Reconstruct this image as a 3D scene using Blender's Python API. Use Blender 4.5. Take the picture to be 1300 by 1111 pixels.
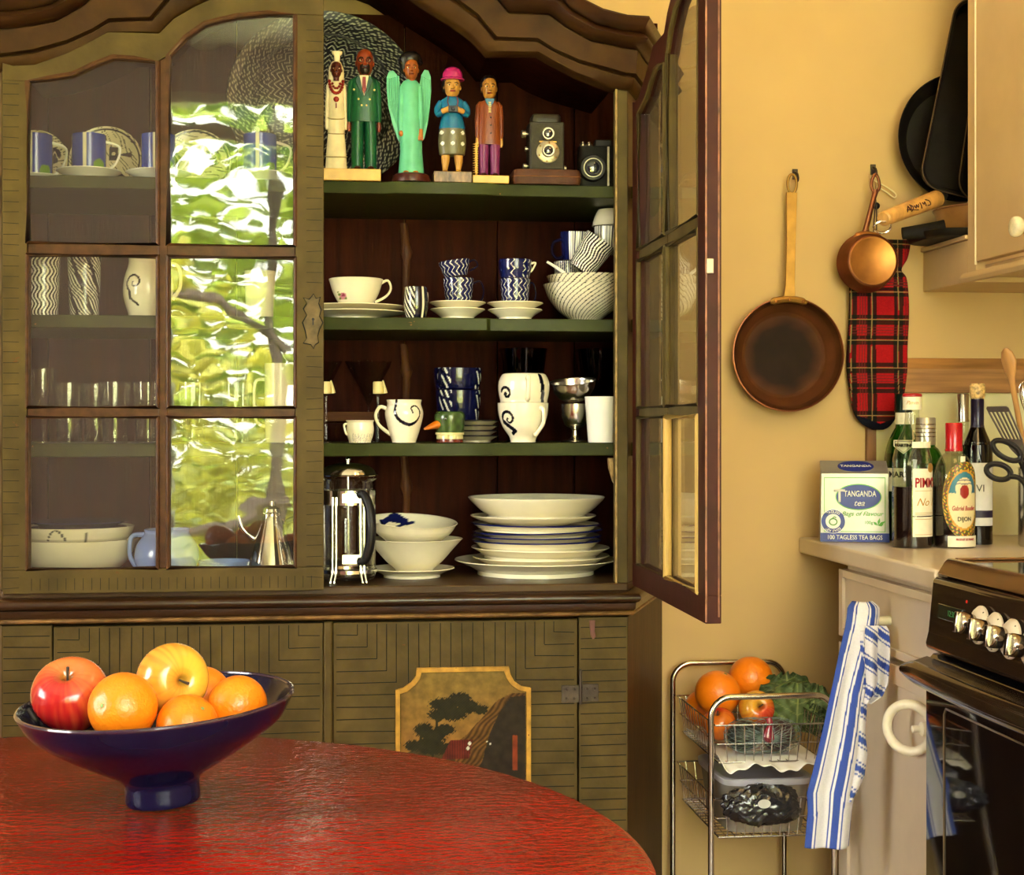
import bpy, bmesh, math, random
import numpy as np
from mathutils import Vector, Matrix
random.seed(7)
rng = np.random.default_rng(5)
C = bpy.context.scene.collection
for o in list(bpy.data.objects):
    bpy.data.objects.remove(o)
PI = math.pi
sin, cos, rad = math.sin, math.cos, math.radians

# ------------------------------------------------------------------ camera, world, sun, lights, exposure
PSI, FPX, CAMD, CAMZ, CX0, HY0 = rad(6.7), 1950.0, 2.75, 1.136, 650.0, 540.0
sc = bpy.context.scene
cd = bpy.data.cameras.new('camera')
cam = bpy.data.objects.new('camera', cd)
C.objects.link(cam)
cam.location = (0, -CAMD, CAMZ)
cam.rotation_euler = (PI / 2, 0, -PSI)
cd.sensor_width = 36
cd.lens = 36 * FPX / 1300
cd.shift_y = -(555.5 - HY0) / 1300
cd.clip_start = .05
sc.camera = cam
sc.view_settings.view_transform = 'Standard'
sc.view_settings.look = 'None'
sc.view_settings.gamma = 1
sc.view_settings.use_curve_mapping = False
sc.view_settings.exposure = -0.38
sc.cycles.transparent_max_bounces = 40
sc.cycles.max_bounces = 10

w = bpy.data.worlds.new('sky')
sc.world = w
w.use_nodes = True
nt = w.node_tree
bg = nt.nodes['Background']
tcw = nt.nodes.new('ShaderNodeTexCoord')
sep = nt.nodes.new('ShaderNodeSeparateXYZ')
rmp = nt.nodes.new('ShaderNodeValToRGB')
nt.links.new(tcw.outputs['Generated'], sep.inputs[0])
nt.links.new(sep.outputs['Z'], rmp.inputs[0])
rmp.color_ramp.elements[0].color = (1, .97, .88, 1)
rmp.color_ramp.elements[1].color = (.45, .65, 1, 1)
nt.links.new(rmp.outputs[0], bg.inputs[0])
bg.inputs[1].default_value = 24.0

def light(name, kind, loc, aim, energy, color, size=None, size_y=None, **kw):
    l = bpy.data.lights.new(name, kind)
    l.energy = energy
    l.color = color
    if kind == 'AREA':
        l.shape = 'RECTANGLE'
        l.size = size
        l.size_y = size_y
    for k, v in kw.items():
        setattr(l, k, v)
    o = bpy.data.objects.new(name, l)
    C.objects.link(o)
    o.location = loc
    d = Vector(aim) - Vector(loc)
    o.rotation_euler = d.to_track_quat('-Z', 'Y').to_euler()
    return o

light('sun', 'SUN', (6, 4, 20), (3, -9, 0), 140, (1, .93, .76), angle=rad(1))
# daylight through the right-hand side of the window behind the camera, and a warm lamp at the ceiling
light("window_daylight", "AREA", (.68, -4.12, 1.65), (.25, 0, 1.2), 96, (1, .945, .85), 1.5, 1.9)
light('added_side_fill', 'AREA', (-2.58, -1.65, 1.55), (0, -1.55, 1.45), 27, (1, .96, .90), 1.0, 1.25)  # unseen fill light, added to brighten the left-facing cabinet faces
light('ceiling_lamp', 'AREA', (.95, -1.0, 2.42), (.9, .1, 1.4), 8, (1, .60, .22), .5, .5)

# ------------------------------------------------------------------ projection helpers (plan the scene at real distances)
FW = Vector((sin(PSI), cos(PSI), 0))
RT = Vector((cos(PSI), -sin(PSI), 0))
CL = Vector((0, -CAMD, CAMZ))

def ray(px, py):
    return FW + RT * ((px - CX0) / FPX) + Vector((0, 0, (HY0 - py) / FPX))
def PY(px, py, y):
    d = ray(px, py)
    return CL + d * ((y + CAMD) / d.y)
def PX(px, py, x):
    d = ray(px, py)
    return CL + d * (x / d.x)
def PZ(px, py, z):
    d = ray(px, py)
    return CL + d * ((z - CAMZ) / d.z)
def XX(px, y):
    return PY(px, 0, y).x
def ZZ(py, y, px=600):
    return PY(px, py, y).z
def SC(px, y):                       # metres per pixel there
    return ((PY(px, HY0, y) - CL).dot(FW)) / FPX

# ------------------------------------------------------------------ materials
def hexc(h):
    h = h.lstrip('#')
    c = [int(h[i:i + 2], 16) / 255 for i in (0, 2, 4)]
    return tuple(x / 12.92 if x <= .04045 else ((x + .055) / 1.055) ** 2.4 for x in c)

def mat(name, color=(.5, .5, .5), rough=.5, metal=0, noise=.12, nscale=25, bump=0, bscale=60, coat=0, vcol=False,
        wear=None, stretch=(1, 1, 1), spec=.5, bdist=.002, sss=0, emit=None):
    if isinstance(color, str):
        color = hexc(color)
    m = bpy.data.materials.new(name)
    m.use_nodes = True
    n, L = m.node_tree.nodes, m.node_tree.links
    b = n['Principled BSDF']
    b.inputs['Roughness'].default_value = rough
    b.inputs['Metallic'].default_value = metal
    b.inputs['Coat Weight'].default_value = coat
    b.inputs['Coat Roughness'].default_value = .06
    b.inputs['Specular IOR Level'].default_value = spec
    tc = n.new('ShaderNodeTexCoord')
    mp = n.new('ShaderNodeMapping')
    mp.inputs['Scale'].default_value = stretch
    L.new(tc.outputs['Object'], mp.inputs[0])
    ns = n.new('ShaderNodeTexNoise')
    ns.inputs['Scale'].default_value = nscale
    ns.inputs['Detail'].default_value = 5
    L.new(mp.outputs[0], ns.inputs['Vector'])
    mr = n.new('ShaderNodeMapRange')
    mr.inputs['From Min'].default_value = .3
    mr.inputs['From Max'].default_value = .7
    mr.inputs['To Min'].default_value = 1 - noise
    mr.inputs['To Max'].default_value = 1 + noise
    L.new(ns.outputs['Fac'], mr.inputs[0])
    mul = n.new('ShaderNodeVectorMath')
    mul.operation = 'SCALE'
    L.new(mr.outputs[0], mul.inputs['Scale'])
    if vcol:
        at = n.new('ShaderNodeAttribute')
        at.attribute_name = 'Col'
        L.new(at.outputs['Color'], mul.inputs[0])
    else:
        mul.inputs[0].default_value = color
    out = mul.outputs[0]
    if wear:
        wc, th, ws = wear
        wn = n.new('ShaderNodeTexNoise')
        wn.inputs['Scale'].default_value = ws
        wn.inputs['Detail'].default_value = 8
        wn.inputs['Roughness'].default_value = .7
        L.new(mp.outputs[0], wn.inputs['Vector'])
        wr = n.new('ShaderNodeMapRange')
        wr.inputs['From Min'].default_value = th
        wr.inputs['From Max'].default_value = th + .03
        L.new(wn.outputs['Fac'], wr.inputs[0])
        mx = n.new('ShaderNodeMix')
        mx.data_type = 'RGBA'
        L.new(wr.outputs[0], mx.inputs[0])
        L.new(out, mx.inputs[6])
        mx.inputs[7].default_value = (*(hexc(wc) if isinstance(wc, str) else wc), 1)
        out = mx.outputs[2]
    L.new(out, b.inputs['Base Color'])
    if bump:
        bn = n.new('ShaderNodeTexNoise')
        bn.inputs['Scale'].default_value = bscale
        bn.inputs['Detail'].default_value = 3
        L.new(mp.outputs[0], bn.inputs['Vector'])
        bp = n.new('ShaderNodeBump')
        bp.inputs['Strength'].default_value = bump
        bp.inputs['Distance'].default_value = bdist
        L.new(bn.outputs['Fac'], bp.inputs['Height'])
        L.new(bp.outputs[0], b.inputs['Normal'])
    if emit:
        b.inputs['Emission Color'].default_value = (*hexc(emit[0]), 1)
        b.inputs['Emission Strength'].default_value = emit[1]
    return m

def glass(name, tint=(1, 1, 1), base=.05, power=4.0, gain=.9, rough=.02, bump=0, bscale=6, bdist=.01, dirt=0):
    """Thin glass: clear straight through, with a mirror share that grows towards grazing angles."""
    m = bpy.data.materials.new(name)
    m.use_nodes = True
    n, L = m.node_tree.nodes, m.node_tree.links
    for x in list(n):
        if x.type != 'OUTPUT_MATERIAL':
            n.remove(x)
    out = [x for x in n if x.type == 'OUTPUT_MATERIAL'][0]
    tr = n.new('ShaderNodeBsdfTransparent')
    tr.inputs[0].default_value = (*tint, 1)
    gl = n.new('ShaderNodeBsdfGlossy')
    gl.inputs['Roughness'].default_value = rough
    lw = n.new('ShaderNodeLayerWeight')
    lw.inputs[0].default_value = .5
    pw = n.new('ShaderNodeMath')
    pw.operation = 'POWER'
    pw.inputs[1].default_value = power
    L.new(lw.outputs['Facing'], pw.inputs[0])
    ma = n.new('ShaderNodeMath')
    ma.operation = 'MULTIPLY_ADD'
    ma.inputs[1].default_value = gain
    ma.inputs[2].default_value = base
    L.new(pw.outputs[0], ma.inputs[0])
    mx = n.new('ShaderNodeMixShader')
    L.new(ma.outputs[0], mx.inputs[0])
    L.new(tr.outputs[0], mx.inputs[1])
    L.new(gl.outputs[0], mx.inputs[2])
    if bump:
        tc = n.new('ShaderNodeTexCoord')
        ns = n.new('ShaderNodeTexNoise')
        ns.inputs['Scale'].default_value = bscale
        ns.inputs['Detail'].default_value = 2
        L.new(tc.outputs['Object'], ns.inputs['Vector'])
        bp = n.new('ShaderNodeBump')
        bp.inputs['Strength'].default_value = bump
        bp.inputs['Distance'].default_value = bdist
        L.new(ns.outputs['Fac'], bp.inputs['Height'])
        L.new(bp.outputs[0], gl.inputs['Normal'])
    last = mx.outputs[0]
    if dirt:
        df = n.new('ShaderNodeBsdfDiffuse')
        df.inputs[0].default_value = (.6, .55, .45, 1)
        mx2 = n.new('ShaderNodeMixShader')
        mx2.inputs[0].default_value = dirt
        L.new(last, mx2.inputs[1])
        L.new(df.outputs[0], mx2.inputs[2])
        last = mx2.outputs[0]
    L.new(last, out.inputs[0])
    return m

# ------------------------------------------------------------------ mesh building
def ident():
    return Matrix.Identity(4)
def T(x=0, y=0, z=0):
    return Matrix.Translation((x, y, z))
def RX(a):
    return Matrix.Rotation(a, 4, 'X')
def RY(a):
    return Matrix.Rotation(a, 4, 'Y')
def RZ(a):
    return Matrix.Rotation(a, 4, 'Z')
def SCL(x, y, z):
    return Matrix.Diagonal((x, y, z, 1))

class MB:
    def __init__(self):
        self.v, self.f = [], []
    def add(self, v, f, M=None):
        b = len(self.v)
        if M is not None:
            v = [M @ Vector(p) for p in v]
        self.v += [tuple(p) for p in v]
        self.f += [tuple(i + b for i in q) for q in f]
        return self
    def box(self, x0, x1, y0, y1, z0, z1, M=None):
        v = [(x, y, z) for x in (x0, x1) for y in (y0, y1) for z in (z0, z1)]
        return self.add(v, [(0, 1, 3, 2), (4, 6, 7, 5), (0, 4, 5, 1), (2, 3, 7, 6), (0, 2, 6, 4), (1, 5, 7, 3)], M)
    def prism(self, poly, a, b, fn=None, M=None):
        """poly of (u, v), extruded over w = a..b; fn maps (u, w, v) to a point (default: u = x, w = y, v = z)."""
        fn = fn or (lambda u, w_, v: (u, w_, v))
        n = len(poly)
        v = [fn(p[0], a, p[1]) for p in poly] + [fn(p[0], b, p[1]) for p in poly]
        f = [tuple(range(n)), tuple(range(2 * n - 1, n - 1, -1))]
        f += [(i, (i + 1) % n, n + (i + 1) % n, n + i) for i in range(n)]
        return self.add(v, f, M)
    def rings(self, R, closed=False, cap0=True, cap1=True, M=None):
        n = len(R[0])
        v = [p for r in R for p in r]
        f = []
        m = len(R)
        for k in range(m if closed else m - 1):
            a, b = k * n, ((k + 1) % m) * n
            f += [(a + i, a + (i + 1) % n, b + (i + 1) % n, b + i) for i in range(n)]
        if not closed:
            if cap0:
                f.append(tuple(range(n - 1, -1, -1)))
            if cap1:
                f.append(tuple(range((m - 1) * n, m * n)))
        return self.add(v, f, M)
    def lathe(self, prof, n=32, M=None):
        v, f, idx = [], [], []
        for r, z in prof:
            if r < 1e-6:
                idx.append([len(v)])
                v.append((0, 0, z))
            else:
                idx.append(list(range(len(v), len(v) + n)))
                v += [(r * cos(2 * PI * i / n), r * sin(2 * PI * i / n), z) for i in range(n)]
        for A, B in zip(idx, idx[1:]):
            for i in range(n):
                j = (i + 1) % n
                if len(A) == 1 and len(B) == 1:
                    break
                if len(A) == 1:
                    f.append((A[0], B[i], B[j]))
                elif len(B) == 1:
                    f.append((A[j], A[i], B[0]))
                else:
                    f.append((A[i], A[j], B[j], B[i]))
        return self.add(v, f, M)
    def tube(self, pts, r, n=8, closed=False, M=None):
        pts = [Vector(p) for p in pts]
        m = len(pts)
        rr = r if isinstance(r, (list, tuple)) else [r] * m
        up = None
        R = []
        for k in range(m):
            a = pts[(k - 1) % m] if closed or k else pts[0]
            b = pts[(k + 1) % m] if closed or k < m - 1 else pts[-1]
            t = (b - a).normalized()
            if up is None:
                up = Vector((0, 0, 1)) if abs(t.z) < .9 else Vector((0, 1, 0))
            s = t.cross(up).normalized()
            up = s.cross(t).normalized()
            R.append([pts[k] + (s * cos(2 * PI * i / n) + up * sin(2 * PI * i / n)) * rr[k] for i in range(n)])
        return self.rings(R, closed, M=M)
    def ball(self, c, r, n=16, m=10, M=None):
        if not isinstance(r, (list, tuple)):
            r = (r, r, r)
        prof = [(sin(PI * k / m), -cos(PI * k / m)) for k in range(m + 1)]
        prof[0], prof[-1] = (0, -1), (0, 1)
        MM = T(*c) @ SCL(*r)
        return self.lathe(prof, n, (M @ MM) if M is not None else MM)
    def loft(self, secs, n=20, M=None, p=2.0):
        """secs of (z, cx, cy, rx, ry): rounded sections stacked along z."""
        R = []
        for s in secs:
            z, cx, cy, rx, ry = s[:5]
            q = s[5] if len(s) > 5 else p
            ring = []
            for i in range(n):
                a = 2 * PI * i / n
                ca, sa = cos(a), sin(a)
                ring.append((cx + rx * math.copysign(abs(ca) ** (2 / q), ca), cy + ry * math.copysign(abs(sa) ** (2 / q), sa), z))
            R.append(ring)
        return self.rings(R, M=M)
    def grid(self, fn, nu, nv, M=None, thick=0):
        v = [fn(i / nu, j / nv) for j in range(nv + 1) for i in range(nu + 1)]
        f = [(j * (nu + 1) + i, j * (nu + 1) + i + 1, (j + 1) * (nu + 1) + i + 1, (j + 1) * (nu + 1) + i) for j in range(nv) for i in range(nu)]
        return self.add(v, f, M)
    def sweep(self, path, prof, closed=False, M=None):
        """profile of (out, z) carried along a plan path of (x, y); out is to the right of the walking direction."""
        m = len(path)
        R = []
        for k in range(m):
            p = Vector(path[k])
            a = Vector(path[k - 1]) if k else None
            b = Vector(path[k + 1]) if k < m - 1 else None
            def nr(d):
                d = d.normalized()
                return Vector((d.y, -d.x))
            if a is None:
                nn = nr(b - p)
            elif b is None:
                nn = nr(p - a)
            else:
                n1, n2 = nr(p - a), nr(b - p)
                nn = (n1 + n2) / max(.2, 1 + n1.dot(n2))
            R.append([(p.x + nn.x * o, p.y + nn.y * o, z) for o, z in prof])
        return self.rings(R, closed, M=M)
    def build(self, name, m, parent=None, smooth=38, colf=None, bevel=0, seg=2, solid=0, flip=True):
        me = bpy.data.meshes.new(name)
        me.from_pydata(self.v, [], self.f)
        if flip:
            bm = bmesh.new()
            bm.from_mesh(me)
            bmesh.ops.recalc_face_normals(bm, faces=bm.faces)
            bm.to_mesh(me)
            bm.free()
        me.materials.append(m)
        if smooth:
            me.shade_smooth()
            me.set_sharp_from_angle(angle=rad(smooth))
        if colf is not None:
            paint(me, colf)
        o = bpy.data.objects.new(name, me)
        C.objects.link(o)
        if parent is not None:
            o.parent = parent
        if bevel:
            bv = o.modifiers.new('bevel', 'BEVEL')
            bv.width = bevel
            bv.segments = seg
            bv.limit_method = 'ANGLE'
            bv.angle_limit = rad(40)
        if solid:
            sm = o.modifiers.new('solid', 'SOLIDIFY')
            sm.thickness = solid
            sm.offset = 0
        return o

def paint(me, colf):
    co = np.empty(len(me.vertices) * 3)
    me.vertices.foreach_get('co', co)
    co = co.reshape(-1, 3)
    c = np.ones((len(co), 4))
    c[:, :3] = colf(co)
    a = me.color_attributes.new('Col', 'FLOAT_COLOR', 'POINT')
    a.data.foreach_set('color', c.ravel())

def thing(name, label, cat, loc=(0, 0, 0), rz=0, group=None, rot=None):
    o = bpy.data.objects.new(name, None)
    o.empty_display_size = .02
    C.objects.link(o)
    o.location = loc
    o.rotation_euler = rot if rot is not None else (0, 0, rz)
    return tag(o, label, cat, group)
def tag(o, label, cat, group=None, kind=None):
    o['label'] = label
    o['category'] = cat
    if group:
        o['group'] = group
    if kind:
        o['kind'] = kind
    return o
def struct(o):
    o['kind'] = 'structure'
    return o
def place(o, loc, rot=(0, 0, 0)):
    o.location = loc
    o.rotation_euler = rot
    return o
def kids(o):
    return [c for c in bpy.data.objects if c.parent == o]
def copy_tree(o, loc=None, rot=None, label=None, parent=None):
    c = o.copy()
    C.objects.link(c)
    if parent is not None:
        c.parent = parent
    if loc is not None:
        c.location = loc
    if rot is not None:
        c.rotation_euler = rot
    if label:
        c['label'] = label
    for ch in kids(o):
        copy_tree(ch, parent=c)
    return c

def text(s, size, m, parent, loc=(0, 0, 0), rot=(0, 0, 0), bend=None, depth=.0003, wide=1.0, bold=0, shear=0, name='lettering', arc=None, align='CENTER'):
    """Flat lettering reading from the -y side, lying in x-z; bend wraps it round a cylinder of that radius about z."""
    cu = bpy.data.curves.new(name, 'FONT')
    cu.body = s
    cu.size = size
    cu.align_x = align
    cu.align_y = 'CENTER'
    cu.offset = bold
    cu.shear = shear
    cu.resolution_u = 3
    t = bpy.data.objects.new(name + '_src', cu)
    C.objects.link(t)
    bpy.context.view_layer.update()
    me = bpy.data.meshes.new_from_object(t)
    bpy.data.objects.remove(t)
    bpy.data.curves.remove(cu)
    bm = bmesh.new()
    bm.from_mesh(me)
    r = bmesh.ops.extrude_face_region(bm, geom=bm.faces[:])
    for e in r['geom']:
        if isinstance(e, bmesh.types.BMVert):
            e.co.z += depth
    for v in bm.verts:
        x, y, z = v.co.x * wide, v.co.y, v.co.z
        if arc:
            a = x / arc
            rr = arc + y
            v.co = (rr * sin(a), -z, rr * cos(a) - arc)
        elif bend:
            a = x / bend
            v.co = ((bend + z) * sin(a), -(bend + z) * cos(a), y)
        else:
            v.co = (x, -z, y)
    bmesh.ops.recalc_face_normals(bm, faces=bm.faces)
    bm.to_mesh(me)
    bm.free()
    me.name = name
    me.materials.clear()
    me.materials.append(m)
    o = bpy.data.objects.new(name, me)
    C.objects.link(o)
    o.parent = parent
    o.location = loc
    o.rotation_euler = rot
    return o

def resample(prof, step):
    out = [prof[0]]
    for a, b in zip(prof, prof[1:]):
        d = math.hypot(b[0] - a[0], b[1] - a[1])
        k = max(1, int(d / step))
        out += [(a[0] + (b[0] - a[0]) * i / k, a[1] + (b[1] - a[1]) * i / k) for i in range(1, k + 1)]
    return out
def shell(prof, t):
    """outer profile (bottom to rim) turned into a vessel wall of thickness t"""
    z0 = prof[0][1]
    inner = []
    for r, z in reversed(prof):
        zz = max(z, z0 + 1.6 * t)
        if r - t > 0:
            inner.append((r - t, zz))
    rr, rz = prof[-1]
    p = [(0, z0)] if prof[0][0] > 1e-6 else []
    return p + list(prof) + [(rr - .35 * t, rz + .3 * t), (rr - .8 * t, rz + .2 * t)] + inner + [(0, inner[-1][1])]
def smoothprof(pts, k=4):
    """Catmull-Rom through profile points"""
    P = [pts[0]] + list(pts) + [pts[-1]]
    out = []
    for i in range(1, len(P) - 2):
        p0, p1, p2, p3 = P[i - 1], P[i], P[i + 1], P[i + 2]
        for j in range(k):
            t = j / k
            out.append(tuple(.5 * (2 * p1[c] + (p2[c] - p0[c]) * t + (2 * p0[c] - 5 * p1[c] + 4 * p2[c] - p3[c]) * t * t + (3 * p1[c] - p0[c] - 3 * p2[c] + p3[c]) * t ** 3) for c in range(len(p1))))
    out.append(tuple(pts[-1]))
    return out
def curve3(pts, k=6):
    return smoothprof([tuple(p) for p in pts], k)
# ------------------------------------------------------------------ shared materials
OLIVE = mat('olive_paint', (.070, .046, .0125), .5, spec=.12, noise=.3, nscale=14, bump=.25, bscale=90, wear=('#5a3a1a', .66, 34))
OLIVE2 = mat('olive_light_paint', (.085, .060, .018), .5, spec=.15, noise=.25, nscale=20, bump=.2, wear=('#4a2c14', .68, 30))
BROWN = mat('dark_brown_wood', (.032, .012, .0035), .32, spec=.3, noise=.35, nscale=12, bump=.3, bscale=50, coat=.15, wear=('#8a4c18', .70, 40), stretch=(1, 1, 3))
CORNICE = mat('brown_cornice_paint', (.040, .0165, .0036), .55, spec=.10, noise=.35, nscale=18, bump=.35, bscale=60, coat=.0, wear=('#a05a1c', .70, 45))
MAROON = mat('maroon_paint', (.042, .0095, .0065), .45, spec=.12, noise=.2, nscale=30, bump=.15, wear=('#8a4a20', .72, 60))
BACKWOOD = mat('red_brown_boards', (.032, .0060, .0018), .6, spec=.04, noise=.4, nscale=9, bump=.3, bscale=30, stretch=(6, 6, .6))
BATTEN = mat('batten_wood', (.085, .027, .009), .5, spec=.2, noise=.4, nscale=16, stretch=(4, 4, .6))
SHELFG = mat('green_shelf_paint', (.032, .038, .0078), .42, spec=.14, noise=.22, nscale=18, bump=.2, wear=('#b06a38', .665, 55))
EDGEWEAR = mat('worn_gold_edge', (.30, .19, .06), .5, noise=.5, nscale=60, bump=.3)
LINE = mat('dark_painted_line', (.006, .007, .005), .6, noise=.3, spec=.1)
GOLD = mat('gold_painted_border', (.40, .205, .028), .5, spec=.2, noise=.3, nscale=60, wear=('#4a2a10', .66, 60))
GOLDWOOD = mat('yellow_painted_bead', (.62, .40, .10), .45, noise=.2, nscale=40, stretch=(1, 1, .2))
IRON = mat('old_iron', (.05, .035, .025), .5, metal=.6, noise=.4, nscale=50, bump=.4)
PANE = glass('old_window_glass', (.97, .97, .93), .07, 4.5, .95, .015, bump=.15, bscale=7, bdist=.004, dirt=.016)
CLEAR = glass('clear_glass', (.97, .97, .95), .05, 2.5, .8, .02)
WALL = mat('ochre_plaster', (.56, .375, .165), .75, spec=.15, noise=.05, nscale=4, bump=.25, bscale=35, wear=('#8c6a38', .80, 22), bdist=.0015)
CREAM = mat('cream_gloss_paint', (.66, .53, .38), .35, noise=.05, nscale=12, bump=.06, bscale=40, coat=.2, wear=('#6a4526', .79, 26))
CHINA = mat('cream_china', (.90, .82, .60), .16, noise=.04, nscale=20, coat=.3)
WHITE = mat('white_china', (.9, .88, .82), .2, noise=.03)
PRINT = mat('painted_china', vcol=True, rough=.16, noise=.05, coat=.3)
PRINTM = mat('painted_matt', vcol=True, rough=.5, noise=.08)
CARVE = mat('carved_painted_wood', vcol=True, rough=.35, noise=.14, nscale=30, bump=.1, bscale=40, coat=.15)
CHROME = mat('polished_chrome', (.85, .83, .79), .10, metal=1, noise=.03)
STEEL = mat('brushed_steel', (.6, .58, .54), .24, metal=1, noise=.1)
BLACK = mat('black_plastic', (.010, .009, .009), .4, noise=.2, spec=.25)
BLACKMETAL = mat('black_seasoned_metal', (.008, .006, .005), .5, noise=.4, nscale=12, spec=.12)
COPPER = mat('tarnished_copper', (.20, .062, .022), .38, metal=.75, noise=.4, nscale=14)
COPPERB = mat('bright_copper', (.40, .165, .04), .40, metal=.8, noise=.3, nscale=16)
BRASS = mat('aged_brass', (.36, .20, .045), .40, metal=.85, noise=.3, nscale=24)
OAK = mat('oiled_wood', (.36, .165, .05), .45, noise=.35, nscale=14, stretch=(.5, 4, 6))
RED = mat('red_lacquer_table', (.235, .0075, .0035), .10, noise=.3, nscale=7, bump=.7, bscale=85, coat=.05, bdist=.005, stretch=(.85, 1.3, 1), spec=.32)
NAVY = mat('navy_glaze', (.005, .0045, .022), .14, noise=.3, nscale=12, coat=.08, spec=.2)

# ------------------------------------------------------------------ room shell
YB = .40
RW = 1.58
def wallbox(name, m, *a):
    return struct(MB().box(*a).build(name, m))
wallbox('wall_back', WALL, -2.6, RW, YB, YB + .1, 0, 2.8)
PURPLE = mat('mauve_plaster', (.55, .44, .48), .7, noise=.05, bump=.1)
wl = MB().box(-2.7, -2.6, -4.3, -2.2, 0, 2.8).box(-2.7, -2.6, -1.1, YB + .1, 0, 2.8).box(-2.7, -2.6, -2.2, -1.1, 0, .88).box(-2.7, -2.6, -2.2, -1.1, 2.22, 2.8)
struct(wl.build('wall_left', PURPLE))
FRW = mat('white_window_frame', (.7, .68, .62), .5)
w2 = MB().box(-2.69, -2.61, -2.2, -2.15, .88, 2.22).box(-2.69, -2.61, -1.15, -1.1, .88, 2.22).box(-2.69, -2.61, -2.15, -1.15, .88, .93).box(-2.69, -2.61, -2.15, -1.15, 2.17, 2.22)
w2 = struct(w2.build('added_side_window', FRW))  # unseen window and its opening, added to house the side fill light
MB().box(-2.652, -2.648, -2.15, -1.15, .93, 2.17).build('pane', CLEAR, w2)
wallbox('wall_right', WALL, RW, RW + .1, -4.3, YB + .1, 0, 2.8)
wr = MB()
WX0, WX1, WZ0, WZ1 = -.76, 1.5, .42, 2.62
wr.box(-2.7, WX0, -4.3, -4.2, 0, 2.8).box(WX1, RW + .1, -4.3, -4.2, 0, 2.8)
wr.box(WX0, WX1, -4.3, -4.2, 0, WZ0).box(WX0, WX1, -4.3, -4.2, WZ1, 2.8)
struct(wr.build('wall_rear', PURPLE))
wallbox('ceiling', mat('white_ceiling', (.8, .76, .66), .8, noise=.03), -2.7, RW + .1, -4.3, YB + .1, 2.8, 2.9)
fl = MB().box(-2.7, RW + .1, -4.3, YB + .1, -.08, -.004).build('floor', mat('dark_subfloor', (.06, .04, .03), .6))
struct(fl)
FLW = mat('floorboard_wood', (.22, .11, .045), .35, noise=.3, nscale=8, stretch=(5, .6, 1))
bp = MB().box(-.074, .074, -2.26, 2.26, -.004, 0).build('board', FLW, fl, bevel=.002)
bp.location = (-2.6 + .075, -1.94, 0)
for i in range(1, 28):
    c = bp.copy()
    C.objects.link(c)
    c.location = (-2.6 + .075 + .15 * i, -1.94, 0)
wn = MB()
for x in (WX0, -.12, WX1 - .05):
    wn.box(x, x + .05, -4.28, -4.22, WZ0, WZ1)
wn.box(WX0, WX1, -4.28, -4.22, 2.40, 2.47).box(WX0, WX1, -4.28, -4.22, WZ0, WZ0 + .05).box(WX0, WX1, -4.28, -4.22, WZ1 - .05, WZ1)
wf = struct(wn.build('window_1', FRW))
for x0, x1 in ((WX0 + .05, -.12), (-.07, WX1 - .05)):
    MB().box(x0, x1, -4.252, -4.248, WZ0 + .05, WZ1 - .05).build('pane', CLEAR, wf)

# tiles and rail on the back wall
p = PY(1110, 683, YB)
bsx = p.x
struct(MB().box(bsx, RW, YB - .006, YB, .9, ZZ(499, YB, 1200)).build('trim_1', mat('pale_yellow_splashback', (.66, .60, .33), .3, noise=.04, coat=.2), bevel=.001))
tv = struct(MB().box(XX(1098, YB), bsx, YB - .014, YB, .9, ZZ(500, YB, 1200)).build('trim_2', mat('brown_edge_strip', (.20, .085, .03), .45, noise=.3, nscale=20, stretch=(4, 4, .5)), bevel=.002))
rl = MB()
rl.box(XX(1104, YB), RW, YB - .020, YB, ZZ(499, YB, 1200), ZZ(468, YB, 1200))
rl.prism([(YB - .020, ZZ(469, YB, 1200)), (YB - .012, ZZ(458, YB, 1200)), (YB - .008, ZZ(455, YB, 1200)), (YB, ZZ(455, YB, 1200)), (YB, ZZ(469, YB, 1200))],
         XX(1104, YB), RW, lambda u, w_, v: (w_, u, v))
struct(rl.build('trim_3', mat('walnut_rail', (.30, .135, .04), .4, noise=.4, nscale=10, stretch=(.5, 5, 7)), bevel=.0015))

# ------------------------------------------------------------------ garden outside the window behind the camera
struct(MB().box(-14, 14, -40, -4.35, -.3, -.2).build('lawn', mat('sunny_lawn', (.55, .58, .10), .9, noise=.35, nscale=3)))
LEAF = [mat('leaf_green', (.40, .50, .06), .6, noise=.3, nscale=3), mat('leaf_yellow_green', (.70, .66, .12), .6, noise=.3, nscale=3), mat('leaf_dark_green', (.08, .17, .03), .6, noise=.3, nscale=3)]
BARK = mat('bark', (.05, .035, .025), .9, noise=.3, bump=.5)
def shrub(name, label, cat, c, r, n, m, size, trunk=None):
    t = thing(name, label, cat, (c[0], c[1], -.2), group=None)
    mb = MB()
    d = rng.normal(size=(n, 3))
    d /= np.linalg.norm(d, axis=1)[:, None]
    d *= (rng.random(n) ** .4)[:, None]
    for k in range(n):
        q = Vector((d[k, 0] * r[0], d[k, 1] * r[1], c[2] + .2 + d[k, 2] * r[2]))
        if q.z < .02:
            continue
        M_ = T(*q) @ RZ(rng.random() * 6.3) @ RX(rng.random() * 2.4 - 1.2)
        s = size * (.6 + .8 * rng.random())
        mb.add([(-s, 0, 0), (0, -.4 * s, .1 * s), (s, 0, 0), (0, .4 * s, .1 * s)], [(0, 1, 2, 3)], M_)
    o = mb.build('foliage', m, t, smooth=0, flip=False)
    for tk in trunk or []:
        MB().tube([Vector(q) for q in tk[0]], tk[1], 8).build('trunk', BARK, t)
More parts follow.
